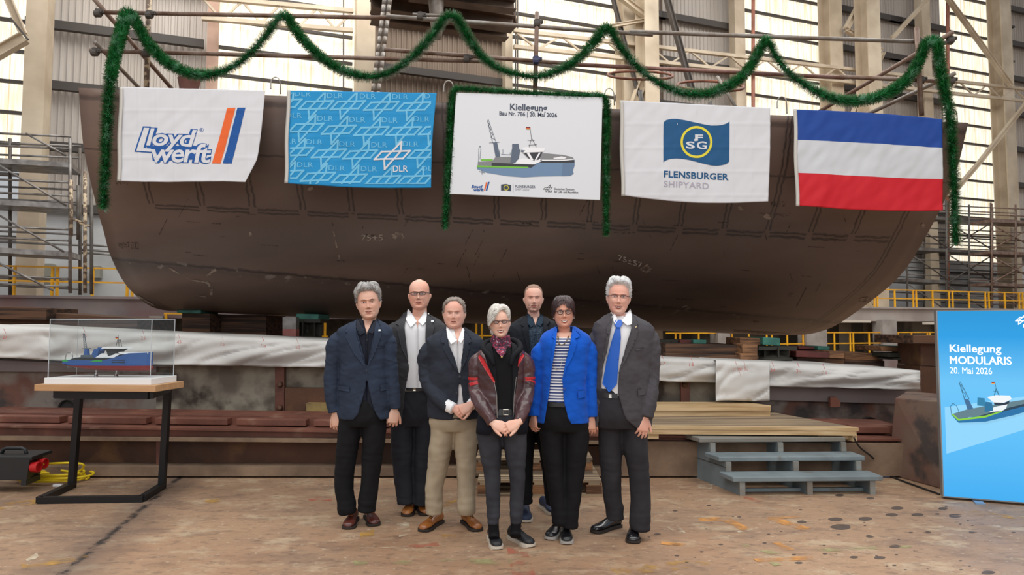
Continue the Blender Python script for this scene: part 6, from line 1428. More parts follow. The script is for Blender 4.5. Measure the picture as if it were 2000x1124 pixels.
def cloth_m(name, c, k=.86, rough=.85, sc=220, st=None, sheen=0): return mat(name, rgb(*[x*.86 for x in c]), rough, spec=.25, col2=rgb(*[int(x*k*.86) for x in c]), scale=6, detail=4, bump=.25, bscale=sc, bdist=.002, sheen=sheen)
iris_b = mat('iris_blue', rgb(84,104,122), .2); iris_n = mat('iris_brown', rgb(78,54,40), .2); lip_m = mat('lips', rgb(176,104,94), .5); lip_f = mat('lips_rose', rgb(188,96,92), .45)
A0 = -pi/2
def ang(a):   # degrees away from the front, signed (+ image right)
    d = (a-A0+pi) % (2*pi)-pi; return math.degrees(d)
def hairline(front=.80, temple=.70, side=.47, back=.12, wf=38):
    def f(a):
        d = abs(ang(a)); return interp(d, [0, wf, wf+16, 62, 74, 92, 104, 125, 180], [front, front-.01, temple, temple-.05, side-.02, side+.02, .50, back+.05, back])
    return f
black_t = cloth_m('black_trouser_cloth', (26,26,30)); shirt_w = mat('white_shirt', rgb(242,242,244), .7, sheen=.1, bump=.15, bscale=14, bdist=.01)
m_btn = mat('jacket_button', rgb(54,54,58), .4); m_belt = mat('black_belt', rgb(24,22,22), .4); m_buck = mat('buckle', rgb(180,176,168), .25, .9); m_pin = mat('pin_badge', rgb(210,216,224), .3, .3)
def buttons(s, pts, m=None, r=1.4, R=None, off=.012, name='button'):
    for x, y in pts: decal([disc2d(x, -y, r, 12)], s.front(R or s.R, off), name, m or m_btn, s.root, solid=.003)
def lapel(s, polys, m, off=.014, R=None): 
    for q in polys: s.patch('lapel', m, [q], R, off, 3, solid=.003)
def collar(s, m, nk, polys, R, off=.016, h=9, neck_r=None):
    cx, y, hw, dep, dy = nk; mb = MB(); rings = []
    for j in range(5):
        t = j/4; yy = y+h*(t-.5); rings.append([s.p(cx, yy, dy)+Vector((hw*s.k*(1+.10*t)*cos(a), dep*(1+.1*t)*sin(a), -.012*(-sin(a)) )) for a in [2*pi*(i/32) for i in range(32)] ])
    mb = MB(); n = 32; a0, a1 = -pi/2+.8, 1.5*pi-.8; rows = []
    for j in range(5):
        t = j/4; row = []
        for i in range(n+1):
            a = lerp(a0, a1, i/n); dip = h*.55*max(0, -sin(a))**2; q = s.p(cx, y+h*(t-.5)+dip, dy); row.append(q+Vector((hw*s.k*(1+.08*t)*cos(a), dep*(1+.08*t)*sin(a), 0)))
        rows.append(row)
    mb.loft(rows, caps=False, closed=False); o = mb.build('collar', m, s.root, smooth=True, solid=.004)
    for q in polys: s.patch('collar_point', m, [q], R, off, 3, solid=.003, parent=s.root)
    return o
# ---- 1: man in navy blazer
s = Person(5.32, 707, 'man in a navy blazer and dark shirt at the left end of the group', skin(206,158,134))
m_j = cloth_m('navy_blazer', (56,68,90)); m_sh = cloth_m('dark_navy_shirt', (24,30,50), rough=.6)
R = [(624,719,20,.07,.03,699,741),(632,717,34,.09,.02,700,740),(639,715,48,.105,.01,702,738),(650,713,54,.12,0,705,736),(680,712,50,.13,0,714,730),(716,711,47,.13,0,722.4,723.6),(738,711,47,.13,0,722.4,723.6),(760,711,49,.135,0,720,727),(790,712,51,.14,0,712,734),(806,712,52,.14,0,707,740),(817,712,52,.14,0,698,748)]
mb = s.coat(R, 'jacket', m_j)
s.limb(mb, [(668,655,15,.01),(656,672,17),(652,705,16),(649,745,16),(650,780,14.5,-.02),(654,806,12.5,-.03)], 20, wr=.07); s.limb(mb, [(752,655,15,.01),(759,672,16),(761,705,14.5),(765,745,13.5),(769,780,12.5,-.02),(771,800,11,-.03)], 20, wr=.07)
s.sew(mb, m_j)
s.shirt(R, 626, 800, m_sh, (722,652,9))
collar(s, m_sh, (719,629,16.5,.07,.02), [[(699,620),(704,624),(722,648),(709,656),(697,632)], [(738,624),(741,628),(741,640),(734,652),(724,648)]], R, off=.006)
s.lines('placket', MP['black'], [[(723,650),(723,716)]], .5, off=-.008); buttons(s, [(723,664),(723,681),(723,698)], MP['black'], .9, off=-.006)
lapel(s, [[(700,623),(692,628),(683,640),(680,646),(686,650),(681,655),(700,690),(722,717),(714,690),(704,655)], [(739,626),(745,632),(750,642),(746,646),(751,652),(738,690),(724,717),(731,690),(737,655)]], m_j)
buttons(s, [(723,722)]); s.patch('pocket_flap', m_j, [[(665,750),(691,752),(691,762),(665,760)]], off=.012, solid=.003); s.patch('pocket_flap', m_j, [[(747,749),(760,748),(760,760),(749,762)]], off=.012, solid=.003); s.patch('breast_pocket', m_j, [[(742,676),(756,675),(756,678),(742,679)]], off=.012, solid=.002)
s.patch('pin_badge', m_pin, [[(745,643),(749,643),(749,647),(745,647)]], off=.02, solid=.002)
pel = [(755,710,38,.11,.0),(790,709,44,.125,0),(815,708,46,.13,0),(832,707,42,.11,0)]
s.trousers(black_t, pel, [[(684,815,25,.0),(681,850,24),(676,900,21),(672,950,18.5),(677,985,17.5),(678,1003,16.5)], [(730,815,25,0),(731,850,24),(726,900,20.5),(721,950,18),(717,985,17.5),(716,999,16.5)]])
m_s1 = mat('oxblood_leather', rgb(104,48,38), .35, col2=rgb(70,34,30), scale=9, bump=.15, bscale=60, bdist=.004, coat=.2); m_so = mat('dark_sole', rgb(48,40,36), .7); m_lo = mat('tan_lace', rgb(168,104,58), .7)
s.shoe(679,1036,2,m_s1,m_so,lace=m_lo); s.shoe(733,1030,24,m_s1,m_so,lace=m_lo)
s.hand(s.p(656,807,-.035), (.14,-.05,-1), (-.25,-1,0), 1, 1.08, curl=(22,48,35), thumb=(.9,.55,-.2)); s.hand(s.p(770,801,-.035), (-.12,-.05,-1), (.35,-1,0), -1, 1.06, curl=(22,48,35), thumb=(.9,.55,-.2))
s.head(720,559,624,yaw=9,roll=-5,pitch=2,jaw=1.0,w=1.04,neck=(717,645,13.5,.03),nose=1.1)
br = mat('brow_brown', rgb(86,62,50), .8, worn=(160,.3,.5)); s.face(br, lip_m, iris_n, smile=.25, squint=.8, browh=.016)
hg = mat('grey_hair', rgb(176,172,168), .6, col2=rgb(124,120,118), scale=30); hl = hairline(.83,.74,.5,.2,34)
s.hair(hg, hl, lambda a, z: .05+.07*max(0, (z-.6)/.4)+.014*sin(a*9+z*20), seed=1, strands=2200, slen=.013)
s.finish()
# ---- 2: tall bald man
s = Person(5.68, 812, 'tall bald man with black glasses, open grey suit and white shirt, second from left', skin(212,156,132))
m_j = cloth_m('charcoal_suit', (78,78,82)); 
R = [(616,820,22,.07,.03,796,838),(626,820,40,.1,.02,794,836),(633,816,52,.115,.01,794,836),(644,814,59,.13,0,795,836),(680,812,56,.14,0,799,836),(720,811,53,.145,0,804,838),(757,811,52,.145,0,797,838),(790,812,52,.145,0,794,846),(818,812,52,.145,0,790,850)]
mb = s.coat(R, 'jacket', m_j); s.limb(mb, [(765,648,14,.02),(757,668,16,.03),(754,710,14,.06),(757,750,13,.1),(765,790,12,.12)], 20, wr=.06); s.limb(mb, [(856,644,14,.02),(866,664,15,.02),(868,710,14,.05),(864,750,13,.08),(856,790,12,.08)], 20, wr=.06)
s.sew(mb, m_j)
s.shirt(R, 618, 762, shirt_w, (819,640,8), wr=.03)
collar(s, shirt_w, (820,618,17.5,.07,.02), [[(797,604),(801,606),(818,628),(807,640),(794,622)], [(832,608),(836,612),(836,628),(829,636),(820,628)]], R, off=.006, h=12)
s.lines('placket', mat('shirt_seam', rgb(196,196,202), .8), [[(820,634),(822,690),(821,752)]], .6, off=-.01); buttons(s, [(820,652),(821,676),(822,702),(821,728)], mat('white_button', rgb(200,200,206), .4), .9, off=-.008)
lapel(s, [[(796,608),(789,612),(780,624),(777,633),(784,636),(780,642),(790,680),(803,706),(800,680),(795,640)], [(836,612),(843,618),(852,626),(848,632),(852,638),(845,664),(836,700),(835,660)]], m_j)
buttons(s, [(797,731),(791,757)], m_btn, 1.8); s.patch('pin_badge', m_pin, [[(845,626),(850,626),(850,629),(845,629)]], off=.02, solid=.002)
s.patch('belt', m_belt, [[(798,755),(836,756),(836,762),(797,761)]], off=-.008); s.patch('buckle', m_buck, [[(811,756),(817,756),(817,761),(811,761)]], off=-.003, solid=.002)
pel = [(758,812,44,.12,0),(790,810,46,.13,0),(815,809,46,.13,0),(832,808,42,.11,0)]; m_t = cloth_m('dark_suit_trousers', (52,54,62))
s.trousers(m_t, pel, [[(788,815,25,0),(786,860,24),(787,910,21),(790,950,19),(793,983,18)], [(832,815,24,0),(831,860,22),(828,910,20),(827,950,18),(826,985,17.5)]])
m_tan = mat('tan_leather', rgb(178,112,50), .35, col2=rgb(140,82,38), scale=10, bump=.12, bscale=60, bdist=.004, coat=.25)
s.shoe(793,1011,-3,m_tan,m_so,lace=MP['black']); s.shoe(834,1009,22,m_tan,m_so,lace=MP['black'])
s.hand(s.p(766,800,.12), (0,-.05,-1), (-.8,-1,0), 1, .95, curl=(25,40,30)); s.hand(s.p(856,800,.08), (0,-.05,-1), (.8,-1,0), -1, .95, curl=(25,40,30))
s.head(819,546,605,yaw=3,roll=-1,pitch=1,w=1.06,fat=.1,neck=(820,630,14.5,.03),cheek=.006)
s.face(mat('brow_pale', rgb(150,110,88), .8, worn=(160,.35,.55)), lip_m, iris_b, smile=.35, squint=.8, browh=.012); s.glasses('rect', mat('dark_frame', rgb(44,36,34), .3), w=.095, h=.05, r=.003)
s.hair(mat('shaved_hair', rgb(150,112,92), .8, worn=(220,.35,.6)), hairline(.98,.9,.55,.15,60), lambda a, z: .006 if z < .72 else -.01, seed=2, strands=0)
s.finish()
# ---- 3: man with clasped hands, beige trousers
s = Person(5.22, 885, 'man in a dark blazer and beige trousers with clasped hands, third from left', skin(210,156,134))
m_j = cloth_m('dark_blazer', (56,61,74)); 
R = [(640,888,20,.07,.03,873,907),(650,888,36,.1,.02,873,909),(658,888,50,.115,.01,875,909),(670,888,56,.13,0,879,908),(700,889,54,.14,0,890,904),(728,889,53,.145,0,899.5,901.5),(745,889,53,.15,0,899.5,901.5),(757,889,53,.15,0,899,904),(775,889,53,.15,0,898,905),(800,889,53,.148,0,892,912),(816,889,53,.145,0,886,918)]
mb = s.coat(R, 'jacket', m_j)
s.limb(mb, [(845,671,15,.01),(834,690,16,0),(832,720,15.5,0),(836,748,15,-.03),(851,772,14,-.11),(868,790,12,-.16),(876,797,11,-.175)], 20, wr=.08); s.limb(mb, [(932,668,15,.01),(943,690,16,0),(945,720,15,0),(941,748,14.5,-.04),(933,775,13,-.11),(925,789,12,-.15)], 20, wr=.08)
s.sew(mb, m_j)
s.shirt(R, 642, 812, shirt_w, (896,672,8), wr=.025)
mb = MB(); s.limb(mb, [(868,790,11.4,-.16),(886,799,11,-.19)], 18); s.limb(mb, [(928,784,11.4,-.14),(920,792,10.5,-.175)], 18); mb.build('shirt_cuff', shirt_w, s.root, smooth=True)
collar(s, shirt_w, (889,648,16.5,.07,.02), [[(873,638),(877,641),(896,664),(884,672),(874,655)], [(905,640),(909,645),(909,660),(903,670),(897,664)]], R, off=.006)
s.lines('placket', mat('shirt_seam', rgb(196,196,202), .8), [[(897,668),(899,700),(900,722)]], .6, off=-.01)
lapel(s, [[(874,645),(868,648),(864,660),(865,668),(872,670),(868,678),(884,706),(899,726),(892,700),(880,672)], [(908,646),(914,650),(921,660),(924,667),(917,670),(920,676),(914,700),(902,726),(905,700),(909,670)]], m_j)
buttons(s, [(901,733)], m_btn, 2.0); buttons(s, [(895,764)], m_btn, 1.6); s.patch('belt', m_belt, [[(880,812),(922,812),(922,816),(880,816)]], off=-.006)
pel = [(800,888,44,.125,0),(816,887,48,.135,0),(828,886,48,.13,0),(840,886,43,.11,0)]; m_t = cloth_m('beige_chinos', (206,188,160), .9)
s.trousers(m_t, pel, [[(865,826,25,0),(863,860,24.5),(856,905,21.5),(849,950,18.5),(848,982,17.5),(848,1004,16.5)], [(910,826,25,0),(909,860,24),(910,905,21),(911,950,18.5),(911,985,17.5),(911,1004,16)]], wr=.07)
s.shoe(823,1041,-24,m_tan,m_so,lace=MP['black']); s.shoe(935,1040,26,m_tan,m_so,lace=MP['black'])
s.hand(s.p(886,798,-.19), (1,-.05,-.12), (.1,-1,.25), 1, .95, stub=.03, curl=(28,42,30), thumb=(.7,.6,-.1)); s.hand(s.p(921,791,-.225), (-1,-.05,-.55), (-.1,-1,.3), -1, .98, stub=.03, curl=(30,45,30), thumb=(.75,.5,-.1))
s.head(887,584,641,yaw=1,pitch=2,w=1.08,fat=.22,neck=(889,662,15,.03),cheek=.012)
s.face(mat('brow_sand', rgb(146,108,84), .8, worn=(160,.35,.55)), lip_m, iris_b, smile=.12, squint=.78, browh=.011)
hg = mat('ash_hair', rgb(150,138,128), .6, col2=rgb(112,98,88), scale=30); s.hair(hg, hairline(.90,.80,.5,.12,24), lambda a, z: .03+.02*max(0, (z-.6)/.4), seed=3, strands=1100, slen=.018, flow='back')
s.finish()
# ---- 4: white-haired woman in front
s = Person(4.84, 980, 'white-haired woman with glasses in a burgundy leather jacket, front centre', skin(218,168,144))
m_j = mat('burgundy_leather', rgb(88,56,58), .32, col2=rgb(62,38,42), scale=5, bump=.35, bscale=22, bdist=.006, coat=.25); m_bk2 = cloth_m('black_jersey', (20,20,24)); m_hd = cloth_m('black_hoodie', (26,28,34)); m_red = mat('red_leather', rgb(186,34,40), .4, bump=.2, bscale=60, bdist=.004)
R = [(672,979,20,.06,.04,960,1000),(682,979,38,.09,.02,950,1012),(690,979,46,.105,.01,948,1014),(705,979,48,.115,0,952,1013),(740,979,47,.12,0,965,1010),(780,980,45,.125,0,972,1003),(808,981,46,.128,0,973,1002),(814,981,46,.128,0,973,1002)]
mb = s.coat(R, 'jacket', m_j)
s.limb(mb, [(940,693,13,.01),(930,710,14.5,0),(929,740,14,0),(931,768,14,-.03),(944,798,13,-.12),(962,826,10.5,-.17)], 20, wr=.09); s.limb(mb, [(1018,693,13,.01),(1029,710,14,0),(1031,740,13.5,0),(1030,768,13.5,-.03),(1023,798,12.5,-.12),(1013,825,10.5,-.17)], 20, wr=.09)
s.sew(mb, m_j)
# red sleeve bands
for pts in ([(929,737,14.9,0),(929,742,14.9,0)], [(929,748,15,-.005),(930,754,15.2,-.01)], [(1031,736,14.5,0),(1031,741,14.5,0)], [(1031,746,14.5,0),(1031,751,14.5,-.01)]):
    mb = MB(); s.limb(mb, pts, 20); mb.build('sleeve_band', m_red, s.root, smooth=True)
mb = MB(); s.torso(mb, R, 668, 812, -3, -.014, wr=.015); mb.build('black_top', m_bk2, s.root, smooth=True)
# hoodie: open vest layer + hood roll
Rh = [(670,979,22,.062,.04,963,998),(680,979,36,.085,.02,962,1000),(700,979,42,.102,0,967,1000),(740,980,43,.108,0,971,1001),(800,981,42,.114,0,975,1000)]
mb = MB(); y0, y1 = 670, 800; rows = []
for i in range(27):
    y = lerp(y0, y1, i/26); cx, hw, dep, dy = s.row(Rh, y); rows.append(s.ringpts(y, cx, hw, dep+.002, dy, interp(y, [r[0] for r in Rh], [r[5] for r in Rh]), interp(y, [r[0] for r in Rh], [r[6] for r in Rh]), n=64, wr=.01))
mb.loft(rows, caps=False, closed=False); mb.build('hoodie', m_hd, s.root, smooth=True, solid=.008, fix=False)
mb = MB(); mb.tube(spline([s.p(965,714,-.118), s.p(957,697,-.105), s.p(945,682,-.03), s.p(950,670,.06), s.p(979,664,.13), s.p(1008,668,.06), s.p(1016,682,-.03), s.p(1003,696,-.105), s.p(998,714,-.118)], 5), [.009+.015*sin(pi*i/40)**.6 for i in range(41)], 12); mb.build('hood', m_hd, s.root, smooth=True)
s.patch('red_lining', m_red, [[(937,692),(946,700),(958,722),(968,742),(967,748),(955,730),(941,708),(935,698)]], off=.012, solid=.002); s.patch('red_lining', m_red, [[(1021,690),(1024,694),(1014,710),(1011,716),(1012,702)]], off=.012, solid=.002)
s.lines('zip', mat('silver_zip', rgb(160,156,152), .3, .7), [[(966,742),(971,770),(972,812)], [(1008,735),(1004,770),(1002,812)]], 1.1, off=.012)
mb = MB(); rr = random.Random(4); pr = []
for j in range(7):
    t = j/6; ring = []
    for i in range(32):
        a = 2*pi*i/32; b_ = 1+.10*sin(a*5+j*1.7)+.05*sin(a*9-j); ring.append(s.p(978, lerp(655,676,t)+(11*t+2)*max(0,-sin(a))**2*1.3, .02)+Vector((lerp(15.5,21,t)*s.k*b_*cos(a), lerp(.07,.085,t)*b_*sin(a), 0)))
    pr.append(ring)
mb.loft(pr, caps=False); s_sc = mat('patterned_scarf', rgb(70,36,56), .8, col2=rgb(150,40,70), scale=55, contrast=(.5,.56), col3=rgb(196,180,196), scale3=70, thr3=(.6,.66)); mb.build('scarf', s_sc, s.root, smooth=True, solid=.006); s.patch('scarf_end', s_sc, [[(966,676),(990,676),(988,688),(981,697),(972,688)]], off=.03, solid=.006)
mb = MB(); mb.ball(s.p(980,698,-.14), .008, 10, 8); mb.build('pendant', mat('pendant_gold', rgb(208,178,130), .3, .8), s.root, smooth=True)
m_nv2 = cloth_m('dark_navy_shirt_tail', (26,30,44)); Rt = [(800,981,44,.125,0),(820,981,48,.135,0),(846,980,50,.135,0)]
rows = [s.ringpts(y, *s.row(Rt, y), xl, xr, n=60, wr=.02) for y, xl, xr in ((800,972,1002),(815,970,1003),(830,966,1004),(845,958,1012))]
MB().loft(rows, caps=False, closed=False).build('shirt_tail', m_nv2, s.root, smooth=True, solid=.004, fix=False)
pel = [(795,981,38,.11,0),(812,981,41,.12,0),(828,980,45,.12,0),(842,979,42,.1,0)]; m_t = cloth_m('charcoal_jeans', (74,76,84), .78)
s.trousers(m_t, pel, [[(954,842,26,0),(957,875,23.5),(960,920,17.5),(962,945,15.5),(963,985,13.5),(963,1015,11),(963,1024,10.5)], [(1004,842,26,0),(1006,875,23),(1010,920,17.5),(1011,945,15.5),(1009,985,13.5),(1008,1012,11),(1008,1022,10.5)]], wr=.05)
mb = MB(); s.limb(mb, [(963,1018,10.2,0),(965,1040,10,0),(965,1052,10.5,-.02)], 16, wr=.04, wf=60); mb.build('sock', m_bk2, s.root, smooth=True); mb = MB(); s.limb(mb, [(1008,1016,10.2,0),(1007,1038,10,0),(1007,1048,10.5,-.02)], 16, wr=.04, wf=60); mb.build('sock', m_bk2, s.root, smooth=True)
m_sn = mat('black_sneaker', rgb(26,26,30), .5, bump=.2, bscale=80, bdist=.003); m_ws = mat('off_white_sole', rgb(206,196,180), .6)
s.shoe(972,1076,12,m_sn,m_ws,L=.27,Wd=.047,lace=MP['black'],sole=.026); s.shoe(1040,1071,36,m_sn,m_ws,L=.27,Wd=.047,lace=MP['black'],sole=.026)
s.patch('belt', m_belt, [[(972,797),(1003,797),(1003,808),(972,808)]], R=pel, off=.006); mb = MB(); c = s.p(988,806,-.135); mb.tube([c+Vector((x, 0, z)) for x, z in ((-.017,-.018),(.017,-.018),(.017,.018),(-.017,.018),(-.017,-.018))], .0035, 6); mb.build('belt_buckle', m_buck, s.root)
s.hand(s.p(962,826,-.175), (1,-.12,-.42), (.05,-1,.4), 1, .92, stub=.025, curl=(16,26,20), thumb=(.8,.5,-.05), spread=4); s.hand(s.p(1013,825,-.19), (-1,-.12,-.45), (-.05,-1,.4), -1, .92, stub=.025, curl=(16,26,20), thumb=(.8,.5,-.05), spread=4)
s.head(977,601,660,yaw=2,roll=-3,pitch=0,w=.97,jaw=.94,neck=(978,676,11,.03),smile=1,nose=.95)
s.face(None, lip_f, iris_b, smile=.9, open_=.9, squint=.72); s.glasses('oval', mat('dark_red_frame', rgb(60,40,44), .3), w=.075, h=.052, r=.003)
hw_ = mat('white_hair', rgb(228,224,216), .55, col2=rgb(196,190,180), scale=30)
def hlw(a):
    d = ang(a); return interp(d, [-180,-130,-104,-86,-74,-60,-40,-22,-8,6,20,34,50,66,80,96,106,130,180], [.12,.16,.45,.5,.46,.48,.52,.66,.78,.85,.88,.86,.76,.62,.50,.5,.52,.16,.12])
s.hair(hw_, hlw, lambda a, z: .04+.06*max(0, (z-.55)/.45)+(.022 if -120 < ang(a) < 0 and z > .5 else 0), seed=4, strands=2600, slen=.03, flow='sweep', wmul=1.6)
s.finish()
# ---- 5: man behind, dark suit
s = Person(5.49, 1045, 'man with shaved head and stubble in a dark suit standing behind the two women', skin(214,164,142))
m_j = cloth_m('midnight_suit', (36,38,46)); m_sh = mat('patterned_navy_shirt', rgb(28,44,60), .7, col2=rgb(64,86,104), scale=140, contrast=(.56,.6), detail=0); m_co = cloth_m('petrol_collar', (46,66,84))
R = [(618,1043,21,.07,.03,1030,1060),(628,1043,38,.1,.02,1030,1060),(636,1043,50,.115,.01,1030,1060),(648,1043,55,.13,0,1031,1059),(700,1043,50,.135,0,1034,1056),(735,1043,48,.14,0,1041,1045),(800,1043,49,.14,0,1040,1050),(820,1043,50,.14,0,1036,1054)]
mb = s.coat(R, 'jacket', m_j); s.limb(mb, [(1002,648,14,.01),(992,668,15,.02),(990,710,14,.05),(994,750,13,.05),(1000,795,12,.04)], 20, wr=.06); s.limb(mb, [(1084,648,14,.01),(1094,668,15,.02),(1096,710,14,.04),(1092,750,13,.05),(1086,795,12,.05)], 20, wr=.06)
s.sew(mb, m_j); s.shirt(R, 620, 800, m_sh, (1045,636,5))
collar(s, m_co, (1043,620,14.5,.065,.02), [[(1029,612),(1033,614),(1044,632),(1036,640),(1030,634)], [(1056,612),(1060,616),(1060,630),(1054,638),(1046,632)]], R, off=.006)
lapel(s, [[(1029,616),(1024,618),(1018,626),(1016,634),(1022,638),(1020,644),(1032,690),(1041,730),(1036,690),(1031,640)], [(1060,616),(1065,620),(1074,630),(1068,636),(1070,642),(1062,690),(1046,730),(1056,690),(1060,640)]], m_j)
pel = [(790,1045,42,.125,0),(815,1045,45,.13,0),(840,1045,45,.125,0)]; m_t = cloth_m('black_suit_trousers', (24,25,30))
s.trousers(m_t, pel, [[(1024,815,24,0),(1024,860,22),(1024,910,19),(1023,950,17.5),(1024,982,16)], [(1066,815,24,0),(1070,860,22),(1076,910,19),(1080,950,17.5),(1082,985,16)]])
m_bs = mat('navy_sneaker', rgb(34,46,74), .6); s.shoe(1028,1023,0,m_bs,m_ws,sole=.024); s.shoe(1085,1008,20,m_bs,m_ws,sole=.024)
s.hand(s.p(1000,805,.04), (0,-.05,-1), (-.8,-1,0), 1, .95); s.hand(s.p(1086,805,.05), (0,-.05,-1), (.8,-1,0), -1, .95)
s.head(1042,556,610,yaw=1,pitch=3,w=1.04,jaw=.98,neck=(1043,632,12,.03),nose=1.05)
s.face(mat('brow_mid', rgb(132,98,76), .8, worn=(160,.35,.55)), lip_m, iris_b, smile=.1, squint=.8, browh=.014, beard=mat('stubble', rgb(122,88,72), .8, worn=(160,.42,.75)))
s.hair(mat('buzz_cut', rgb(150,122,104), .8, worn=(200,.3,.6)), hairline(.84,.78,.5,.12,34), lambda a, z: .008, seed=5, strands=0)
s.finish()
# ---- 6: woman in blue blazer
s = Person(4.97, 1100, 'dark-haired woman with glasses in a bright blue blazer over a striped top', skin(206,146,120))
m_j = cloth_m('royal_blue_blazer', (8,104,236), .9, sheen=.1)
m_st = bpy.data.materials.new('striped_jersey'); m_st.use_nodes = True; nt = m_st.node_tree; tc = nt.nodes.new('ShaderNodeTexCoord'); sp = nt.nodes.new('ShaderNodeSeparateXYZ'); nt.links.new(tc.outputs['Object'], sp.inputs[0])
q1 = nt.nodes.new('ShaderNodeMath'); q1.operation = 'MULTIPLY'; q1.inputs[1].default_value = 47.5; nt.links.new(sp.outputs[2], q1.inputs[0]); q2 = nt.nodes.new('ShaderNodeMath'); q2.operation = 'FRACT'; nt.links.new(q1.outputs[0], q2.inputs[0]); q3 = nt.nodes.new('ShaderNodeMath'); q3.operation = 'GREATER_THAN'; q3.inputs[1].default_value = .48; nt.links.new(q2.outputs[0], q3.inputs[0])
mx = nt.nodes.new('ShaderNodeMix'); mx.data_type = 'RGBA'; mx.inputs[6].default_value = rgb(34,52,112); mx.inputs[7].default_value = rgb(226,228,232); nt.links.new(q3.outputs[0], mx.inputs[0]); b_ = nt.nodes['Principled BSDF']; nt.links.new(mx.outputs[2], b_.inputs['Base Color']); b_.inputs['Roughness'].default_value = .8
R = [(638,1103,18,.06,.04,1087,1118),(648,1103,36,.09,.02,1086,1116),(656,1104,46,.1,.01,1086,1113),(668,1104,50,.115,0,1084,1111),(700,1103,47,.125,0,1079,1104),(738,1101,44,.13,0,1074,1095),(757,1100,44,.132,0,1072,1096),(790,1100,47,.14,0,1068,1100),(812,1100,50,.145,0,1064,1106),(824,1100,50,.145,0,1062,1112)]
mb = s.coat(R, 'jacket', m_j)
s.limb(mb, [(1062,672,14,.01),(1053,690,15,0),(1049,720,14,0),(1045,755,13.5,0),(1043,790,12.5,-.02),(1043,813,11.5,-.03)], 20, wr=.09); s.limb(mb, [(1143,668,14,.01),(1152,686,15.5,0),(1154,720,14.5,0),(1155,755,14,0),(1156,790,13.5,-.02),(1156,815,12.5,-.03)], 20, wr=.09)
s.sew(mb, m_j); s.shirt(R, 660, 788, m_st, name='striped_top'); s.torso(s.body, R, 650, 690, -6, -.028)
lapel(s, [[(1087,640),(1080,650),(1076,658),(1082,662),(1078,668),(1074,700),(1073,735),(1079,700),(1084,668)], [(1117,638),(1123,646),(1131,654),(1128,659),(1120,661),(1124,666),(1118,690),(1104,715),(1096,740),(1102,704),(1111,668)]], m_j)
buttons(s, [(1099,757)], mat('blue_button', rgb(20,60,140), .4), 2.6); s.patch('pocket_flap', m_j, [[(1125,760),(1139,759),(1141,774),(1126,775)]], off=.012, solid=.003)
s.patch('belt', m_belt, [[(1070,783),(1100,784),(1100,792),(1069,791)]], R=[(770,1099,40,.12,0),(800,1099,46,.13,0),(830,1099,46,.13,0)], off=.006)
mb = MB(); rr = random.Random(2)
nk_ = spline([s.p(1090,658,-.11), s.p(1092,672,-.125), s.p(1099,674,-.13), s.p(1106,668,-.125), s.p(1110,658,-.11)], 4)
for p in nk_: mb.ball(p, rr.uniform(.0035,.006), 8, 6)
mb.build('necklace', mat('dark_gold_beads', rgb(120,100,64), .3, .6), s.root, smooth=True)
mb = MB()
for p in spline([s.p(1098,700,-.135), s.p(1094,720,-.14), s.p(1086,722,-.14), s.p(1080,712,-.135)], 4): mb.ball(p, rr.uniform(.003,.005), 8, 6)
mb.build('long_necklace', mat('silver_beads', rgb(170,160,140), .3, .7), s.root, smooth=True)
pel = [(782,1098,40,.12,0),(805,1099,45,.13,0),(825,1102,49,.13,0),(842,1104,46,.11,0)]
s.trousers(black_t, pel, [[(1077,842,25,0),(1079,880,22.5),(1083,925,19),(1088,965,17),(1092,1000,15.5),(1094,1026,14.5)], [(1127,842,26,0),(1125,880,23.5),(1122,925,20),(1118,965,18),(1114,1000,16),(1112,1030,15)]], wr=.05)
m_bs2 = mat('black_leather_shoe', rgb(28,28,32), .32, col2=rgb(18,18,20), scale=14, bump=.2, bscale=60, bdist=.003, coat=.3); m_gs = mat('grey_white_sole', rgb(170,166,160), .6)
s.shoe(1072,1057,-24,m_bs2,m_gs,L=.27,Wd=.048,lace=MP['black'],sole=.026); s.shoe(1107,1066,-4,m_bs2,m_gs,L=.27,Wd=.048,lace=MP['black'],sole=.026)
s.hand(s.p(1043,813,-.03), (-.05,-.05,-1), (-.9,-.8,0), 1, .86, curl=(20,35,28)); s.hand(s.p(1155,816,-.03), (-.02,-.05,-1), (.2,-1,0), -1, .88, curl=(16,26,22), thumb=(.9,.5,-.2))
s.head(1101,582,641,yaw=-1,roll=-2,pitch=-1,w=1.05,jaw=.96,neck=(1103,660,12,.03),smile=1,nose=.95)
s.face(mat('brow_dark', rgb(84,52,44), .8), lip_f, iris_n, smile=.8, open_=1, squint=.72, browh=.007); s.glasses('round', mat('brown_frame', rgb(58,36,34), .3), w=.088, h=.07, r=.003, z0=.465)
hd = mat('dark_burgundy_hair', rgb(62,34,36), .4, col2=rgb(38,22,26), scale=30)
def hld(a):
    d = ang(a); return interp(d, [-180,-130,-104,-94,-84,-72,-58,-46,-34,-20,-6,4,14,26,40,52,62,72,84,94,104,130,180], [.12,.14,.42,.5,.42,.42,.52,.64,.72,.78,.82,.80,.70,.68,.66,.60,.50,.42,.42,.5,.42,.14,.12])
s.hair(hd, hld, lambda a, z: .045+.03*max(0, (z-.5)/.5), seed=6, strands=2600, slen=.035, flow='down', wmul=1.5)
mb = MB(); [mb.ball(s.hm(Vector((sx*.335, 0, .32))), .005, 8, 6) for sx in (-1, 1)]; mb.build('earring', mat('pearl', rgb(226,220,210), .2), s.root, smooth=True)
s.finish()
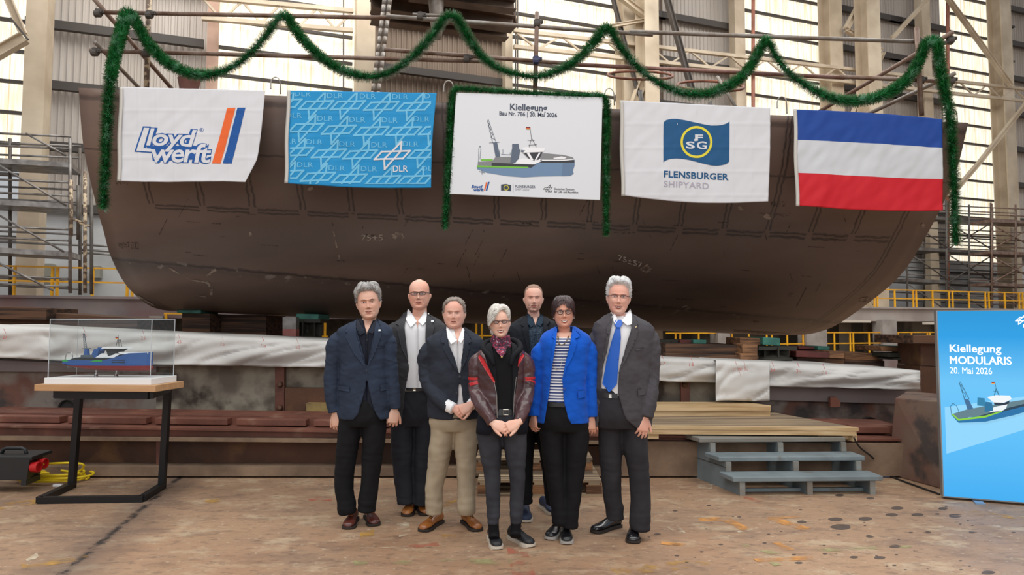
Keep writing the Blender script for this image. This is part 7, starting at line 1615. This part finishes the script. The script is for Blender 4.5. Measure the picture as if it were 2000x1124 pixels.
# ---- 7: tall man with blue tie
s = Person(5.0, 1222, 'tall grey-haired man in a dark grey suit with a blue tie', skin(214,160,138))
m_j = cloth_m('grey_suit', (92,89,94)); m_tie = mat('blue_satin_tie', rgb(0,88,190), .4, bump=.1, bscale=120, bdist=.002)
R = [(612,1211,22,.07,.03,1194,1231),(622,1212,38,.1,.02,1192,1230),(632,1216,54,.12,.01,1190,1229),(645,1218,60,.135,0,1187,1226),(680,1217,57,.145,0,1181,1215),(718,1215,54,.15,0,1174,1203.5),(740,1214,54,.15,0,1172,1202),(762,1214,55,.152,0,1170,1201),(790,1214,56,.152,0,1168,1207),(815,1214,57,.15,0,1166,1216),(832,1214,57,.148,0,1165,1236)]
mb = s.coat(R, 'jacket', m_j)
s.limb(mb, [(1172,648,15,.01),(1163,668,16,.02),(1162,710,15,.03),(1166,755,14,.06),(1170,795,13,.08)], 20, wr=.06); s.limb(mb, [(1262,648,16,.01),(1270,666,18,0),(1271,705,18,0),(1270,745,17.5,0),(1266,785,17,-.07),(1260,816,14.5,-.1)], 20, wr=.08)
s.sew(mb, m_j); s.shirt(R, 618, 770, shirt_w, wr=.015)
collar(s, shirt_w, (1211,617,18,.072,.02), [[(1195,606),(1198,612),(1202,626),(1196,634),(1193,624)], [(1229,604),(1232,610),(1228,634),(1219,636),(1208,626),(1216,618)]], R, off=.006, h=13)
s.patch('tie', m_tie, [[(1198,626),(1209,626),(1211,633),(1206,640),(1207,660),(1203,700),(1199,748),(1185,764),(1173,748),(1180,705),(1190,665),(1198,640),(1195,633)]], off=-.004, solid=.004); s.patch('tie_knot', m_tie, [[(1198,625),(1209,625),(1211,633),(1206,640),(1199,640),(1195,633)]], off=.006, solid=.008)
lapel(s, [[(1194,618),(1190,624),(1180,640),(1180,650),(1184,652),(1180,660),(1174,690),(1172,712),(1180,690),(1187,650)], [(1231,614),(1237,622),(1241,632),(1238,638),(1234,640),(1240,644),(1234,664),(1220,692),(1204,720),(1214,684),(1226,645)]], m_j)
buttons(s, [(1203,726)], m_btn, 1.8); s.patch('pin_badge', mat('gold_pin', rgb(214,196,150), .3, .6), [[(1233,638),(1237,637),(1236,640),(1234,641)]], off=.022, solid=.002); s.patch('pocket_flap', m_j, [[(1238,757),(1252,755),(1253,767),(1239,769)]], off=.012, solid=.003); s.patch('breast_pocket', m_j, [[(1233,681),(1250,678),(1250,681),(1233,684)]], off=.012, solid=.002)
pel = [(758,1200,44,.12,0),(785,1206,48,.135,0),(815,1210,50,.14,0),(836,1212,46,.115,0)]; m_t = cloth_m('dark_grey_trousers', (60,59,64))
s.patch('belt', m_belt, [[(1170,765),(1201,766),(1201,775),(1170,774)]], R=pel, off=.006); s.patch('buckle', m_buck, [[(1184,766),(1190,766),(1190,774),(1184,774)]], R=pel, off=.012, solid=.002)
s.trousers(m_t, pel, [[(1193,820,26,.04),(1192,870,24,.04),(1194,920,21,.04),(1196,970,19,.06),(1201,1000,18.5,.08),(1202,1014,18,.08)], [(1240,820,27,0),(1241,870,25.5),(1247,920,21.5),(1251,970,20),(1250,1010,20),(1249,1033,19.5)]], wr=.05)
m_bl2 = mat('black_polished_leather', rgb(24,24,28), .22, bump=.12, bscale=60, bdist=.003, coat=.5); s.shoe(1157,1043,-52,m_bl2,m_so,lace=MP['black']); s.shoe(1236,1064,-12,m_bl2,m_so,lace=MP['black'])
s.hand(s.p(1258,815,-.11), (-.14,-.08,-1), (.25,-1,.1), -1, 1.05, curl=(14,22,20), thumb=(.85,.6,-.1), spread=4); s.hand(s.p(1170,800,.08), (0,-.05,-1), (-.8,-1,0), 1, .98)
s.head(1208,548,615,yaw=-7,pitch=1,roll=3,w=.98,neck=(1210,636,14,.03),smile=1,nose=1.1)
s.face(mat('brow_grey', rgb(170,146,128), .8, worn=(160,.35,.6)), lip_m, iris_b, smile=.8, open_=.7, squint=.7, browh=.012); s.glasses('rect', mat('thin_frame', rgb(70,50,52), .3, .4), w=.09, h=.046, r=.0022, half=True)
hg = mat('silver_hair', rgb(222,222,222), .6, col2=rgb(180,180,180), scale=30); s.hair(hg, hairline(.86,.78,.5,.2,32), lambda a, z: .045+.07*max(0, (z-.6)/.4)+.01*sin(a*7+z*15), seed=8, strands=1600, slen=.012, flow='short')
s.finish()
